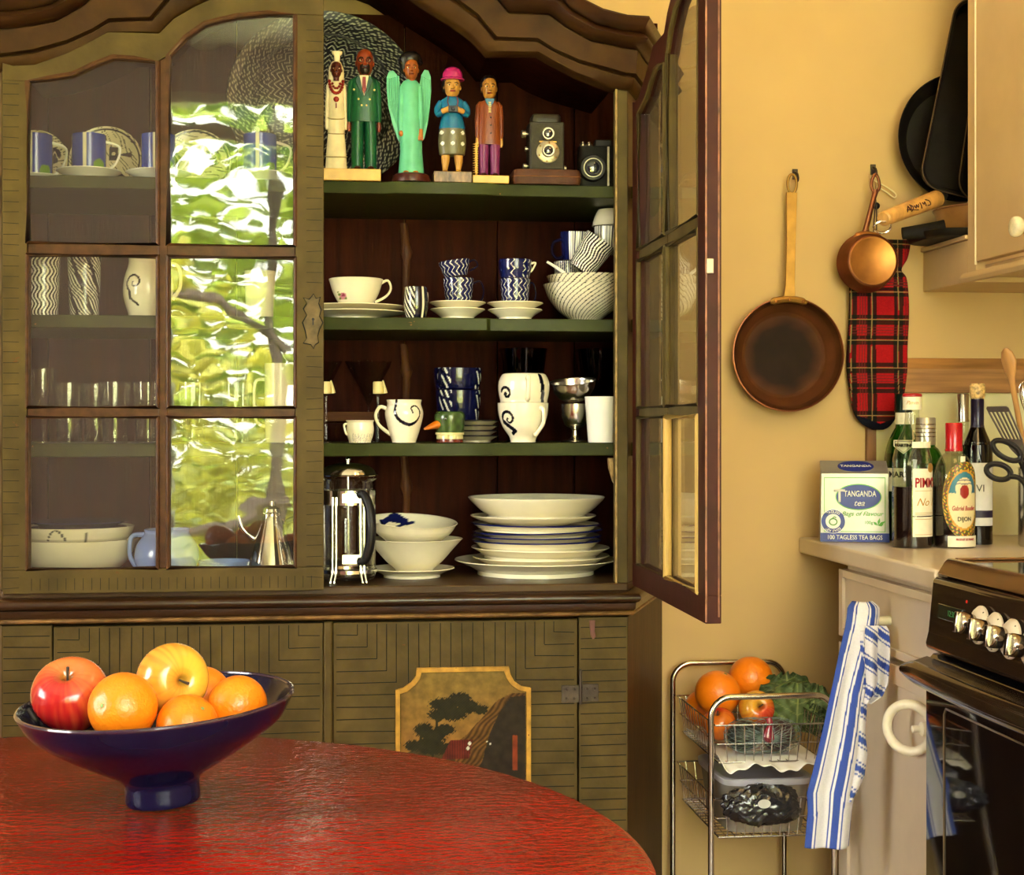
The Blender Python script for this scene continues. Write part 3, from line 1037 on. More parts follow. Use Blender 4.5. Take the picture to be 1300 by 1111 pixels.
def face(add, cx, cz, rx, rz, y, skin, lip='#6a2a1a', beard=None, hm='brown', glasses=False):
    """a carved head with ears, nose, eyes, brows and mouth, facing -y"""
    h_ = MB()
    h_.loft([(cz - rz, cx, y, rx * .30, rx * .35), (cz - rz * .92, cx, y - .5, rx * .55, rx * .6), (cz - rz * .6, cx, y - .4, rx * .82, rx * .9), (cz - rz * .1, cx, y, rx * .96, rx * 1.02),
             (cz + rz * .4, cx, y + .3, rx * .98, rx * 1.05), (cz + rz * .75, cx, y + .5, rx * .78, rx * .85), (cz + rz * .95, cx, y + .6, rx * .4, rx * .45), (cz + rz, cx, y + .6, rx * .1, rx * .1)], 20)
    h_.loft([(cz - rz * .36, cx, y - rx * 1.02, rx * .20, rx * .16), (cz - rz * .26, cx, y - rx * 1.16, rx * .24, rx * .2), (cz + rz * .1, cx, y - rx * 1.0, rx * .11, rx * .16)], 8)
    for s in (-1, 1):
        h_.ball((cx + s * rx * .98, y + .5, cz - rz * .08), (rx * .14, rx * .25, rz * .22), 8, 6)
    h_.loft([(cz - rz * 1.35, cx, y + .5, rx * .5, rx * .5), (cz - rz * .7, cx, y + .4, rx * .55, rx * .55)], 12)
    add('head', h_, paintmat(*skin))
    e = MB()
    for s in (-1, 1):
        e.ball((cx + s * rx * .42, y - rx * .86, cz + rz * .05), (rx * .19, rx * .12, rz * .075), 8, 6)
    add('eye', e, paintmat('eye_white', '#d8c8a0'), pair=cx)
    e = MB()
    for s in (-1, 1):
        e.ball((cx + s * rx * .42, y - rx * .955, cz + rz * .05), (rx * .09, rx * .06, rz * .065), 8, 6)
        e.tube([(cx + s * rx * .18, y - rx * .97, cz + rz * .22), (cx + s * rx * .45, y - rx * .93, cz + rz * .30), (cx + s * rx * .7, y - rx * .78, cz + rz * .2)], rx * .05, 6)
    add('brow', e, paintmat('dark_line', '#120a06'), pair=cx)
    e = MB()
    e.loft([(cz - rz * .58, cx, y - rx * .88, rx * .26, rx * .12), (cz - rz * .52, cx, y - rx * .92, rx * .38, rx * .13), (cz - rz * .46, cx, y - rx * .9, rx * .3, rx * .1)], 10)
    add('mouth', e, paintmat('lip' + lip[1:3], lip))
    if glasses:
        e = MB()
        for s in (-1, 1):
            e.tube([(cx + s * rx * .44 + rx * .30 * cos(a * PI / 6), y - rx * 1.02, cz + rz * .05 + rz * .16 * sin(a * PI / 6)) for a in range(12)], rx * .045, 5, closed=True)
        add('spectacles', e, paintmat('dark_line', '#120a06'))

# couple on one base: woman in white, man in green
f = F(447)
o, add = figure('couple_figurine', 'carved couple on one yellow base, woman in white gown beside man in green suit', 447)
add('base', MB().box(-37, 36, -14, 14, 0, 15), paintmat('yellow', '#c9a04a'), .8)
wx = -20
gown = MB()
gown.loft([(15, wx, 0, 14, 10), (20, wx, 0, 13.5, 10), (46, wx, 0, 12, 9), (62, wx, 0, 10.5, 8), (70, wx, 0, 11.5, 8.5), (90, wx, 0, 10, 7.5), (104, wx, 0, 9, 7), (118, wx, 0, 11, 7.5), (126, wx, 0, 9, 6), (130, wx, 0, 4, 4)], 24)
add('gown', gown, paintmat('ivory', '#d2c096'))
g2 = MB()
for zc_, r_, dr_ in ((32, 13.4, 2), (62, 10.7, 2.5), (82, 11.2, 4)):
    g2.tube([(wx + r_ * 1.02 * cos(a * PI / 16), r_ * .76 * sin(a * PI / 16), zc_ + dr_ * sin(a * PI / 16)) for a in range(32)], .8, 5, closed=True)
add('gown_hem', g2, paintmat('ivory_shade', '#a08c60'), cuts=(47, 72))
am = MB()
for s in (-1, 1):
    am.loft([(66, wx + s * 11.5, -1, 2, 2), (70, wx + s * 11.5, -1, 2.6, 3), (100, wx + s * 11, 0, 2.8, 3), (122, wx + s * 9.5, 0, 3, 3.4), (127, wx + s * 8, 0, 1.5, 2)], 10)
add('arm', am, paintmat('ivory', '#d2c096'), pair=wx)
vl = MB()
vl.loft([(122, wx + 1, 3, 9, 4), (132, wx, 2, 10, 6), (144, wx, 2, 9.5, 8), (152, wx, 1.5, 6, 6), (154, wx, 1, 2, 2)], 16)
add('veil', vl, paintmat('ivory', '#d2c096'))
add('headdress', MB().loft([(152, wx + 1, -1, 3.5, 3), (160, wx + 1, -1, 4, 3.2), (162, wx + 1, -1, 6.5, 4), (165, wx + 1, -1, 6.8, 4.2)], 14, p=4), paintmat('ivory', '#d2c096'), .4)
face(add, wx, 141, 7, 10.5, -5.2, ('dark_skin', '#4a1c0e'))
nk = MB()
for k in range(13):
    a = PI * (k / 12)
    nk.ball((wx - 8.5 * cos(a), -7.6, 126 - 15 * sin(a)), 2.1, 8, 6)
    if k % 2:
        nk.ball((wx - 5 * cos(a), -8, 125 - 8 * sin(a)), 1.7, 8, 6)
nk.ball((wx, -9.4, 103), (3.6, 2, 3.6), 10, 8)
nk.tube([(wx, -8.6, 98), (wx, -8.4, 92)], .8, 6)
add('bead_necklace', nk, paintmat('red_bead', '#7a1a10'))
# man in green
mx_ = 15
tr = MB()
for s in (-1, 1):
    tr.loft([(17, mx_ + s * 8.5, 0, 7.4, 8), (40, mx_ + s * 8.6, 0, 7.6, 8), (70, mx_ + s * 8, 0, 8.2, 8.6), (80, mx_ + s * 7, 0, 8, 8.6)], 14)
add('trousers', tr, paintmat('bottle_green', '#0e4a2c'))
sh = MB()
for s in (-1, 1):
    sh.ball((mx_ + s * 8.5, -4, 17), (5, 9, 3), 12, 8)
add('shoe', sh, paintmat('brown_shoe', '#3a1a0c'), pair=mx_)
jk = MB()
jk.loft([(76, mx_, 0, 17.5, 10), (80, mx_, 0, 18, 10.5), (105, mx_, 0, 16.2, 9.6), (122, mx_, 0, 17, 9.5), (130, mx_, 0, 16, 8), (134, mx_, 0, 10, 6), (136, mx_, 0, 6, 5)], 24, p=2.5)
for s in (-1, 1):
    jk.loft([(76, mx_ + s * 19, 0, 2.5, 4), (80, mx_ + s * 19, 0, 3.4, 4.5), (105, mx_ + s * 18.5, 0, 3.6, 5), (126, mx_ + s * 16.5, 0, 4, 5.5), (131, mx_ + s * 14, 0, 2.5, 3)], 12)
add('jacket', jk, paintmat('bottle_green', '#0e4a2c'))
hd = MB()
for s in (-1, 1):
    hd.loft([(64, mx_ + s * 19, -1, 1.6, 2), (68, mx_ + s * 19, -1, 2.6, 3.4), (77, mx_ + s * 19, 0, 2.4, 3.4)], 10)
add('hand', hd, paintmat('brown_skin', '#7a3014'), pair=mx_)
co_ = MB()
co_.prism([(mx_ - 8, 134), (mx_ + 8, 134), (mx_, 108)], -9.9, -8, None)
add('shirt_front', co_, paintmat('cream', '#e0d0a0'), .3)
add('necktie', MB().prism([(mx_ - 2, 132), (mx_ + 2, 132), (mx_ + 2.6, 116), (mx_, 110), (mx_ - 2.6, 116)], -10.8, -9.6), paintmat('red_tie', '#7a140e'), .3)
lp_ = MB()
for s in (-1, 1):
    lp_.prism([(mx_ + s * 6, 135), (mx_ + s * 11, 128), (mx_ + s * 7.5, 118), (mx_ + s * .6, 107)], -10.6, -9.2)
add('lapel', lp_, paintmat('bottle_green_lapel', '#0b3d25'), .3, pair=mx_)
bt_ = MB()
for x, z in ((-13, 116), (13, 116), (-7, 104), (7, 104), (-3, 96), (3, 96)):
    bt_.ball((mx_ + x, -9.6 + abs(x) * .1, z), (1.5, 1, 1.5), 8, 6)
add('button', bt_, paintmat('gold_button', '#c8b46a'))
face(add, mx_ + 1, 152, 11, 17, -1, ('brown_skin', '#7a3014'), '#3a1208', glasses=True)
bd = MB()
bd.loft([(136, mx_ + 1, -6, 4, 4), (140, mx_ + 1, -7, 6.8, 5), (146, mx_ + 1, -7.6, 7, 4.6), (149, mx_ + 1, -9, 5, 3)], 14)
add('beard', bd, paintmat('beard_black', '#140a06'))

# angel
o, add = figure('angel_figurine', 'carved angel in a mint green robe with folded wings on round base', 522)
add('base', MB().lathe([(0, 0), (24, 0), (24.5, 4), (23, 9), (20, 11), (0, 11)], 32), paintmat('oxblood', '#3c120c'))
rb = MB()
rb.loft([(11, 0, 0, 16.5, 12), (16, 0, 0, 16, 12), (40, 0, 0, 14, 11), (60, -.5, 0, 14, 11), (72, -1, 0, 14.2, 11), (76, -1, 0, 13, 10), (78, -1, 0, 13.4, 10), (95, -1, 0, 11.8, 9), (112, -1, 0, 12, 8.6), (124, -1, 0, 12.6, 8), (129, -1, 0, 9, 6), (131, -1, 0, 6, 5)], 28)
for k in range(5):
    x = -9 + 4.5 * k
    rb.tube([(x * 1.2, -9.5 + abs(x) * .3, 12), (x, -9 + abs(x) * .25, 45), (x * .9, -9.6 + abs(x) * .2, 70)], [1.6, 1.2, .4], 6)
rb.loft([(58, 11, -4, 3.2, 3.6), (75, 12, -3, 3.8, 4.2), (105, 11.5, -1, 4, 4.6), (122, 10, 0, 4, 4.6), (127, 8, 0, 2, 2.6)], 12)
rb.loft([(62, -13, -4, 3.2, 3.6), (75, -13, -3, 3.8, 4.2), (105, -12.5, -1, 4, 4.6), (122, -11, 0, 4, 4.6), (127, -9, 0, 2, 2.6)], 12)
MINT = paintmat('mint', '#58a884')
add('robe', rb, MINT)
wg = MB()
for s, dx in ((-1, 0), (1, 0)):
    ol = [(14, 128), (18, 138), (23, 143), (28, 142), (31, 134), (31, 118), (29, 98), (24, 76), (17, 56), (14, 52), (13, 62), (15, 90), (15, 110)]
    if s > 0:
        ol = [(11, 128), (13, 138), (17, 145), (22, 144), (25, 136), (25.5, 118), (24, 98), (21, 76), (17, 58), (14, 54), (13, 62), (13, 90), (13, 110)]
    wg.prism([(s * a, b) for a, b in ol], 1, 6)
    for k in range(6):
        t = k / 5
        xo = 16 + 12 * t if s < 0 else 14 + 9 * t
        wg.tube([(s * xo, .8, 136 - 4 * t), (s * (xo + .6), .4, 108), (s * (14 + 7 * t), .6, 62 + 20 * t)], [1.3, 1.2, .5], 6)
add('wing', wg, MINT, .6, pair=0)
hd = MB()
hd.loft([(55, 11.5, -6, 2, 2), (60, 11.5, -6, 3.2, 3), (68, 11.5, -5, 3, 3)], 10)
hd.ball((-13, -6, 62), (3, 3, 4), 10, 8)
for k in range(4):
    hd.ball((9 + 1.6 * k, -8, 56), (1, 1.2, 3.5), 6, 5)
add('hand', hd, paintmat('tan_skin', '#a05c20'), pair=0)
ft = MB()
for s in (-1, 1):
    ft.ball((s * 6 - 1, -10, 12.5), (4, 5, 2), 10, 6)
add('foot', ft, paintmat('tan_skin', '#a05c20'), pair=-1)
face(add, 0, 144, 9, 14, -2, ('brown_skin2', '#8a4618'), '#5a1a0e')
hr_ = MB()
hr_.loft([(140, -5, 4, 7, 7), (150, -3, 3, 12, 9), (157, -2, 1, 14, 10), (163, -1, 1, 12.5, 9), (167, 0, 2, 7, 6)], 18)
for k in range(9):
    a = k * PI / 8
    hr_.ball((-1 + 12.5 * cos(a), 0, 153 + 11 * sin(a)), (3.4, 5, 3.2), 8, 6)
add('hair', hr_, paintmat('hair_black', '#0c0705'))

# woman with pink hat
o, add = figure('woman_figurine', 'carved woman in pink hat, blue jacket and patterned grey skirt holding a small camera', 574)
add('base', MB().box(-24, 24, -14, 14, 0, 14), mat('marbled_wood', (.16, .085, .035), .4, noise=.8, nscale=120, stretch=(1, 1, .3)), .8)
lg = MB()
for s in (-1, 1):
    lg.loft([(15, s * 8.5 - .5, -2, 3.6, 6), (18, s * 8.5 - .5, 0, 3.2, 3.6), (28, s * 8.5, 0, 5.2, 5), (40, s * 8, 0, 6, 6)], 12)
add('leg', lg, paintmat('tan', '#b08038'), pair=0)
SK = mat('skirt_paint', vcol=True, rough=.4, noise=.12, nscale=60, coat=.1)
sk = MB()
sk.loft([(36, 0, 0, 15, 10), (40, 0, 0, 16.5, 11), (55, 0, 0, 17.5, 11.5), (68, 0, 0, 16.5, 11), (70, 0, 0, 15, 10)][:1] + [(36 + k, 0, 0, 16 + 1.6 * sin(PI * k / 34), 11) for k in range(1, 34)] + [(70, 0, 0, 15, 10)], 72)
u_ = SC(574, .048)
def skc(co):
    x, z = co[:, 0] / u_, co[:, 2] / u_
    c = np.tile(np.array(hexc('#5c5636')), (len(co), 1))
    fl = np.zeros(len(co), bool)
    for gx, gz in ((-14, 64), (0, 64), (13, 64), (-13, 50), (0, 50), (13, 50)):
        for ax, az in ((-1.5, 0), (1.5, 0), (0, 1.7), (0, -1.7)):
            fl |= (x - gx - ax) ** 2 + (z - gz - az) ** 2 < 1.3
    c[fl & (co[:, 1] < 0)] = (.75, .72, .6)
    return c
sk.v = [tuple(Vector(p_) * u_) for p_ in sk.v]
sk.build('skirt', SK, o, colf=skc)
BLUE = paintmat('blue_jacket', '#0f5c86')
jk = MB()
jk.loft([(68, 0, 0, 16, 10.6), (72, 0, 0, 16.4, 10.8), (84, 0, 0, 13.5, 9), (98, 0, 0, 14.5, 9), (106, 0, 0, 14, 8), (110, 0, 0, 8, 6), (112, 0, 0, 5, 4)], 24)
for s in (-1, 1):
    jk.tube(curve3([(s * 14, 0, 104), (s * 18.5, -1, 95), (s * 17.5, -6, 87), (s * 12.5, -12, 90)], 4), [3.6, 4, 4.2, 4.3, 4.3, 4.2, 4.2, 4.1, 4, 3.9, 3.8, 3.6, 3.4], 10)
add('jacket', jk, BLUE)
hd = MB()
for s in (-1, 1):
    hd.tube(curve3([(s * 13.5, -11.5, 89.5), (s * 9, -13.5, 91), (s * 5, -14, 92)], 3), 3.5, 10)
    hd.ball((s * 5.5, -14, 92), (4, 3.6, 4.2), 10, 8)
    for k in range(3):
        hd.ball((s * 3.4, -16.4, 89.4 + 2.4 * k), (2.6, 1.3, 1.3), 6, 5)
add('hand', hd, paintmat('tan', '#b08038'), pair=0)
cm_ = MB().box(-6, 6, -18, -13, 88, 96)
cm_.lathe([(0, 0), (2.6, 0), (2.6, 3), (0, 3)], 12, T(0, -18, 92) @ RX(PI / 2))
add('toy_camera', cm_, paintmat('black', '#0a0808'), .5)
st_ = MB()
for s in (-1, 1):
    st_.tube(curve3([(s * 5, -9, 110), (s * 6.5, -10.2, 103), (s * 5, -13.5, 96)], 3), .6, 6)
add('camera_strap', st_, paintmat('red_tie', '#7a140e'), pair=0)
face(add, 0, 123, 10.5, 13.5, -1, ('tan', '#b08038'), '#7a1030')
add('hair', MB().loft([(116, -3, 3, 9, 8), (126, -2, 2.5, 11.4, 9.6), (134, -1, 2, 10.6, 9.6), (136, 0, 2, 8, 8)], 16), paintmat('hair_black', '#0c0705'))
add('hat', MB().loft([(131, .5, -1, 14.6, 13), (132.5, .5, -1, 15.2, 13.6), (134, .5, -1, 13, 11.6), (140, .5, -1, 12.4, 11.4), (145, .5, -1, 9.6, 9), (147.5, .5, -1, 5, 5), (148, .5, -1, 1, 1)], 24), paintmat('magenta_hat', '#a01e5c'))

# man with brown jacket
o, add = figure('man_figurine', 'carved man in brown jacket and purple trousers on pale yellow base', 621)
add('base', MB().box(-22, 24, -13, 13, 0, 10), paintmat('yellow', '#c9a04a'), .8)
tr = MB()
for s in (-1, 1):
    tr.loft([(11, s * 7.2, 0, 5.8, 7), (30, s * 7.2, 0, 6.4, 7), (54, s * 7, 0, 7.2, 7.6), (58, s * 6, 0, 6.8, 7.4)], 14)
add('trousers', tr, paintmat('plum', '#6c2656'))
sh = MB()
for s in (-1, 1):
    sh.ball((s * 7.2, -4, 11.5), (4.4, 8, 2.6), 12, 8)
add('shoe', sh, paintmat('brown_shoe', '#3a1a0c'), pair=0)
jk = MB()
jk.loft([(50, 0, 0, 15, 8.8), (54, 0, 0, 15.4, 9), (80, 0, 0, 13.6, 8), (98, 0, 0, 14.4, 8), (104, 0, 0, 12, 7), (107, 0, 0, 6, 5), (108, 0, 0, 4, 4)], 24, p=2.4)
for s in (-1, 1):
    jk.loft([(58, s * 14.6, -1, 2.4, 3.4), (62, s * 15, -1, 3.2, 4), (84, s * 15, 0, 3.4, 4.4), (100, s * 13.6, 0, 3.6, 4.6), (105, s * 11, 0, 2, 3)], 12)
add('jacket', jk, paintmat('rust_jacket', '#6c300e'))
hd = MB()
for s in (-1, 1):
    hd.loft([(47, s * 15, -2, 1.6, 2), (51, s * 15, -2, 2.6, 3), (59, s * 15, -1, 2.4, 3)], 10)
add('hand', hd, paintmat('tan', '#b08038'), pair=0)
add('collar', MB().prism([(-6, 108), (6, 108), (5, 103), (0, 96), (-5, 103)], -8.2, -5), paintmat('collar_blue', '#0f5070'), .3)
tie = MB()
for k in range(6):
    tie.box(-1.6, 1.6, -9.2, -8, 90 + 2.4 * k, 91.4 + 2.4 * k)
add('striped_tie', tie, paintmat('gold_button', '#c8b46a'), .2)
bt_ = MB()
for z in (84, 74, 64):
    bt_.ball((1.5, -8.6, z), (1.1, .8, 1.1), 8, 6)
add('button', bt_, paintmat('black', '#0a0808'))
face(add, 0, 122, 9.4, 15, -1, ('tan2', '#946426'), '#5a2010')
add('hair', MB().loft([(118, -4, 3.5, 7, 7), (128, -2, 2.6, 9.8, 8.6), (134, -.5, 1.2, 9.4, 9.2), (138, 0, .5, 6, 6), (139, 0, .5, 2, 2)], 16), paintmat('hair_black', '#0c0705'))
cn = MB()
cn.loft([(10, -17, -6, 1.6, 1.6), (50, -17, -6, 1.6, 1.6)], 8)
for k in range(13):
    cn.loft([(13 + k * 3, -17, -6, 1.8, 1.8), (14 + k * 3, -18, -6, 4, 2.2), (15 + k * 3, -17, -6, 1.8, 1.8)], 8)
add('notched_stick', cn, paintmat('yellow', '#c9a04a'))

# big coiled basket leaning at the back
bu = SC(412, .25)
bk = thing('coiled_basket', 'large black and white zigzag woven basket plate leaning behind the figures', 'basket', (XX(411, .27), .27, ZS1))
R0 = (ZZ(12, .27, 411) - ZS1) / 2
def basket_prof():
    return [(0, .055), (.30, .050), (.55, .040), (.66, .022), (.70, .004), (.735, -.004), (.80, -.009), (.90, -.008), (.985, .0), (1.0, .007), (.985, .012), (.9, .006), (.74, .010), (.66, .034), (.5, .052), (0, .066)]
bp_ = resample([(r * R0, z) for r, z in basket_prof()], .0022)
def bcol(co):
    r = np.hypot(co[:, 0], co[:, 1]) / R0
    t = np.arctan2(co[:, 1], co[:, 0]) / (2 * PI)
    rim = r > .71
    zr = frac((r - .71) * 17 + .52 * tri(t * 46)) < .20
    zi = frac(r * 17 + .55 * tri(t * np.maximum(6, np.round(r * 6) * 9))) < .19
    m = np.where(rim, zr, zi)
    return mix(m, (.46, .44, .33), (.006, .006, .008))
BASK = mat('woven_wire_basket', vcol=True, rough=.3, noise=.1, nscale=200, bump=.25, bscale=260, coat=.05, bdist=.001, spec=.3)
bm_ = MB().lathe(bp_, 300, RX(PI / 2))
bo = bm_.build('coil', BASK, bk, colf=lambda co: bcol(np.stack([co[:, 0], co[:, 2], co[:, 1]], 1)))
bo.location = (0, .01, R0 * .985)
bo.rotation_euler = (rad(-11), 0, 0)
bk.location = (XX(411, .27), .235, ZS1 + .004)

# twin lens camera on its leather case
y = .07
u = SC(691, y)
cz = ZS1
ca = thing('camera_case', 'brown stitched leather case lying flat beneath the twin lens camera', 'case', (XX(691, y), y, cz))
LEATH = mat('brown_leather', (.062, .020, .008), .5, noise=.3, nscale=30, bump=.4, bscale=160, spec=.2)
H1 = ZZ(220, y, 691) - cz
MB().loft([(0, 0, 0, 42 * u, 30 * u, 8), (.2 * H1, 0, 0, 43.5 * u, 31 * u, 8), (.8 * H1, 0, 0, 43.5 * u, 31 * u, 8), (H1, 0, 0, 42 * u, 30 * u, 8)], 48).build('case_body', LEATH, ca, smooth=60)
sm_ = MB()
sm_.tube([(43.6 * u * math.copysign(abs(cos(a)) ** .25, cos(a)), 31.1 * u * math.copysign(abs(sin(a)) ** .25, sin(a)), H1 * .52) for a in [2 * PI * (k + .5) / 48 for k in range(48)]], .0009, 6, closed=True)
sm_.build('stitched_seam', paintmat('seam', '#7a4a22'), ca)
tl = thing('twin_lens_camera', 'old twin lens reflex camera standing on its leather case', 'camera', (XX(692, y), y, cz + H1 + .0006))
H2 = ZZ(148, y, 692) - cz - H1
CAMG = mat('camera_leatherette', (.036, .030, .019), .55, spec=.15, noise=.25, nscale=60, bump=.3, bscale=220)
CAMB = mat('camera_black_enamel', (.022, .017, .010), .4, noise=.2, spec=.2)
hb = H2 * .855
MB().box(-22 * u, 22 * u, -17 * u, 17 * u, 0, hb).build('camera_body', CAMB, tl, bevel=.002)
MB().box(-20 * u, 20 * u, -18 * u, -16.5 * u, .035 * hb, .96 * hb).build('front_panel', CAMG, tl, bevel=.001)
MB().loft([(hb, 0, 0, 18.5 * u, 15 * u, 6), (hb + .06 * H2, 0, 0, 19 * u, 15.5 * u, 6), (hb + .12 * H2, 0, 0, 18.4 * u, 15 * u, 6), (H2, 0, 0, 17 * u, 14 * u, 6)], 40).build('viewing_hood', CAMB, tl, smooth=50)
def ringlens(parent, x, yf, z, R, depth, names=('lens_barrel', 'lens_glass'), mring=BRASS):
    M_ = T(x, yf, z) @ RX(PI / 2)
    b = MB().lathe([(0, 0), (R, 0), (R, depth * .7), (R * .92, depth), (R * .74, depth), (R * .70, depth * .7), (0, depth * .7)], 28, M_).build(names[0], mring, parent)
    MB().lathe([(R * .70, depth * .72), (R * .6, depth * .80), (R * .3, depth * .92), (0, depth * .95)], 24, M_).build(names[1], mat('lens_coated', (.02, .022, .03), .05, coat=1), b)
    return b
zl = lambda py: ZZ(py, y - .03, 692) - cz - H1
STEELD = mat('worn_nickel', (.32, .27, .18), .35, metal=.9, noise=.3, nscale=60)
ringlens(tl, 1 * u, -18 * u, zl(170), 8 * u, 5 * u, mring=STEELD)
MB().lathe([(0, 0), (14.5 * u, 0), (14.5 * u, 1.6 * u), (13 * u, 2.4 * u), (0, 2.4 * u)], 32, T(1 * u, -18 * u, zl(193)) @ RX(PI / 2)).build('shutter_ring', STEELD, tl)
ringlens(tl, 1 * u, -20 * u, zl(192), 8 * u, 5.5 * u, mring=STEELD)
sc_ = MB()
for a in range(6):
    an = a * PI / 3 + .4
    sc_.ball((1 * u + 12 * u * cos(an), -20.5 * u, zl(193) + 12 * u * sin(an)), 1.1 * u, 8, 6)
sc_.box(-10 * u, 12 * u, -19.5 * u, -18 * u, zl(181), zl(179))
sc_.build('shutter_screw', BRASS, tl)
for sx, pz, r_, l_ in ((-1, 168, 5, 8), (-1, 187, 3, 4), (-1, 209, 3.4, 6), (1, 211, 3.6, 4)):
    M_ = T(sx * 22 * u, -4 * u, zl(pz)) @ RY(sx * PI / 2)
    MB().lathe([(0, 0), (r_ * .5 * u, 0), (r_ * .5 * u, l_ * .4 * u), (r_ * u, l_ * .4 * u), (r_ * u, l_ * u), (r_ * .8 * u, l_ * 1.1 * u), (0, l_ * 1.1 * u)], 16, M_).build('side_knob', STEELD, tl)

# second camera, half hidden by the post
y = .085
u = SC(768, y)
c2 = thing('viewfinder_camera', 'small black viewfinder camera at the right end of the top shelf', 'camera', (XX(764, y), y + .03, ZS1), rad(-3))
H3 = ZZ(184, y, 771) - ZS1
MB().loft([(0, 0, 0, 27 * u, 13 * u, 5), (.1 * H3, 0, 0, 28 * u, 13.5 * u, 5), (.9 * H3, 0, 0, 28 * u, 13.5 * u, 5), (H3, 0, 0, 27 * u, 12.5 * u, 5)], 40).build('camera_body', mat('camera_dark', (.010, .008, .006), .5, spec=.12, noise=.3, bump=.2, bscale=200), c2, smooth=60)
MB().box(-6 * u, 16 * u, -8 * u, 8 * u, H3, H3 + 9 * u).build('viewfinder', CAMB, c2, bevel=.002)
for x in (-21, -13, 24):
    MB().lathe([(0, 0), (4 * u, 0), (4 * u, 4 * u), (2 * u, 5 * u), (2 * u, 7 * u), (0, 7 * u)], 14, T(x * u, 0, H3)).build('top_dial', STEELD, c2)
ringlens(c2, -10 * u, -13 * u, ZZ(213, y, 757) - ZS1, 17 * u, 8 * u, mring=CAMB)
ringlens(c2, -10 * u, -20 * u, ZZ(213, y, 757) - ZS1, 11 * u, 5 * u, mring=CAMB, names=('focus_ring', 'front_element'))
MB().lathe([(11.2 * u, 0), (12.2 * u, 0), (12.2 * u, .8 * u), (11.2 * u, .8 * u), (11.2 * u, 0)], 32, T(-10 * u, -21.2 * u, ZZ(213, y, 757) - ZS1) @ RX(PI / 2)).build('scale_ring', STEELD, c2)
MB().box(9 * u, 11.5 * u, -15 * u, -13 * u, .05 * H3, .98 * H3).build('chrome_strip', STEELD, c2)
# --- second shelf: cups, saucers and bowls
def chev(N, k, w_=.15, a=.36):
    def fcol(co):
        t = th(co) / (2 * PI)
        ins = np.hypot(co[:, 0], co[:, 1])
        return mix(frac(t * N + a * tri(co[:, 2] / k)) < w_, WHT, NAV)
    return fcol
y = .085
bigp = plate('dinner_plate', 'plain cream dinner plate under the flowered teacup, lower of two', 'plate', 450, .12, ZS2, 68, 34, 9, CHINA)
u = SC(450, .12)
bigp2 = plate('dinner_plate', 'plain cream dinner plate directly beneath the flowered teacup', 'plate', 450, .12, ZS2 + 7.5 * u, 66, 33, 9, CHINA)
zc1 = ZS2 + 7.5 * u + 5.6 * u
def flower(co):
    X = co[:, 0]
    Z = co[:, 2]
    c = np.tile(CRM, (len(co), 1))
    fr_ = co[:, 1] < 0
    for dx, dz, r_, h_ in ((-17, 16, 4.2, '#c07a8a'), (-16, 17, 2, '#8a3a52'), (-21, 18, 1.6, '#6a7a3a'), (-13, 13, 1.5, '#6a7a3a'), (-20, 13, 1.3, '#6a7a3a'), (-23, 21, 1.2, '#6a7a3a')):
        c[fr_ & ((X - dx) ** 2 + (Z - dz) ** 2 < r_ * r_)] = hexc(h_)
    return c
vessel('teacup', 'wide cream teacup with a small pink flower on two plates', 'cup', 452, .12, zc1, 355, [(0, 0), (14, 0), (15.5, .05), (22, .22), (29, .55), (33, .88), (34.5, 1)], PRINT,
       handle=[(30, .86, 0), (40, .98, 0), (44, .72, 0), (38, .46, 0), (24, .26, 0)], hr=1.7, colf=flower, n=90, step=.9)
# small dark creamer with leaf pattern
def leafp(co):
    t = (th(co) + PI / 2)
    X, Z = t * 15, co[:, 2]
    m = (frac((Z * .9 + X * 1.6) / 9.0) < .38) & (X < -2) & (np.abs(t) < 1.7)
    m |= (np.abs(X - 9) < 1.2)
    return mix(m, CRM, INK)
vessel('cream_jug', 'small dark cream jug with white leaf strokes beside the teacup', 'jug', 528, .058, ZS2, 365, [(0, 0), (11, 0), (13, .05), (15.5, .4), (15, .75), (14, 1)], PRINT, colf=leafp, n=90, step=.9,
       handle=[(12, .8, 7), (15, .85, 14), (15, .45, 14), (12, .3, 7)])
# saucers with stacked chevron cups
sau = []
for cx, side_ in ((581, 'left'), (654, 'right')):
    u = SC(cx, .10)
    first = not sau
    lb = 'cream saucer at the bottom of the %s pair under the zigzag cups' % side_
    lt_ = 'cream saucer just under the %s stack of zigzag cups' % side_
    h_ = 13.5
    if first:
        s0 = plate('saucer', lb, 'saucer', cx, .10, ZS2, 35, 21, h_, CHINA, group='saucers under the zigzag cups')
        s1 = plate('saucer', lt_, 'saucer', cx, .10, ZS2 + 10.5 * u, 36, 21, h_ - 2, CHINA, group='saucers under the zigzag cups')
    else:
        s0 = copy_tree(sau[0], (XX(cx, .10), .10, ZS2), label=lb)
        s1 = copy_tree(sau[1], (XX(cx, .10), .10, ZS2 + 10.5 * u), label=lt_)
    sau += [s0, s1]
ztop = ZS2 + 16.4 * SC(600, .1)
zz1 = [(0, 0), (13, 0), (15, .04), (17, .3), (18.5, .7), (19.5, 1)]
hnd = [(17, .82, 0), (27, .92, 0), (32, .62, 0), (29, .25, 0), (17, .2, 0)]
ga = 'zigzag espresso cups stacked in twos'
vessel('zigzag_cup', 'navy and white zigzag cup standing on the left saucers', 'cup', 582, .10, ztop, 354, zz1, PRINT, handle=hnd, hr=1.3, colf=chev(17, 11), n=150, step=.7, group=ga, hm=NAVY)
u = SC(582, .1)
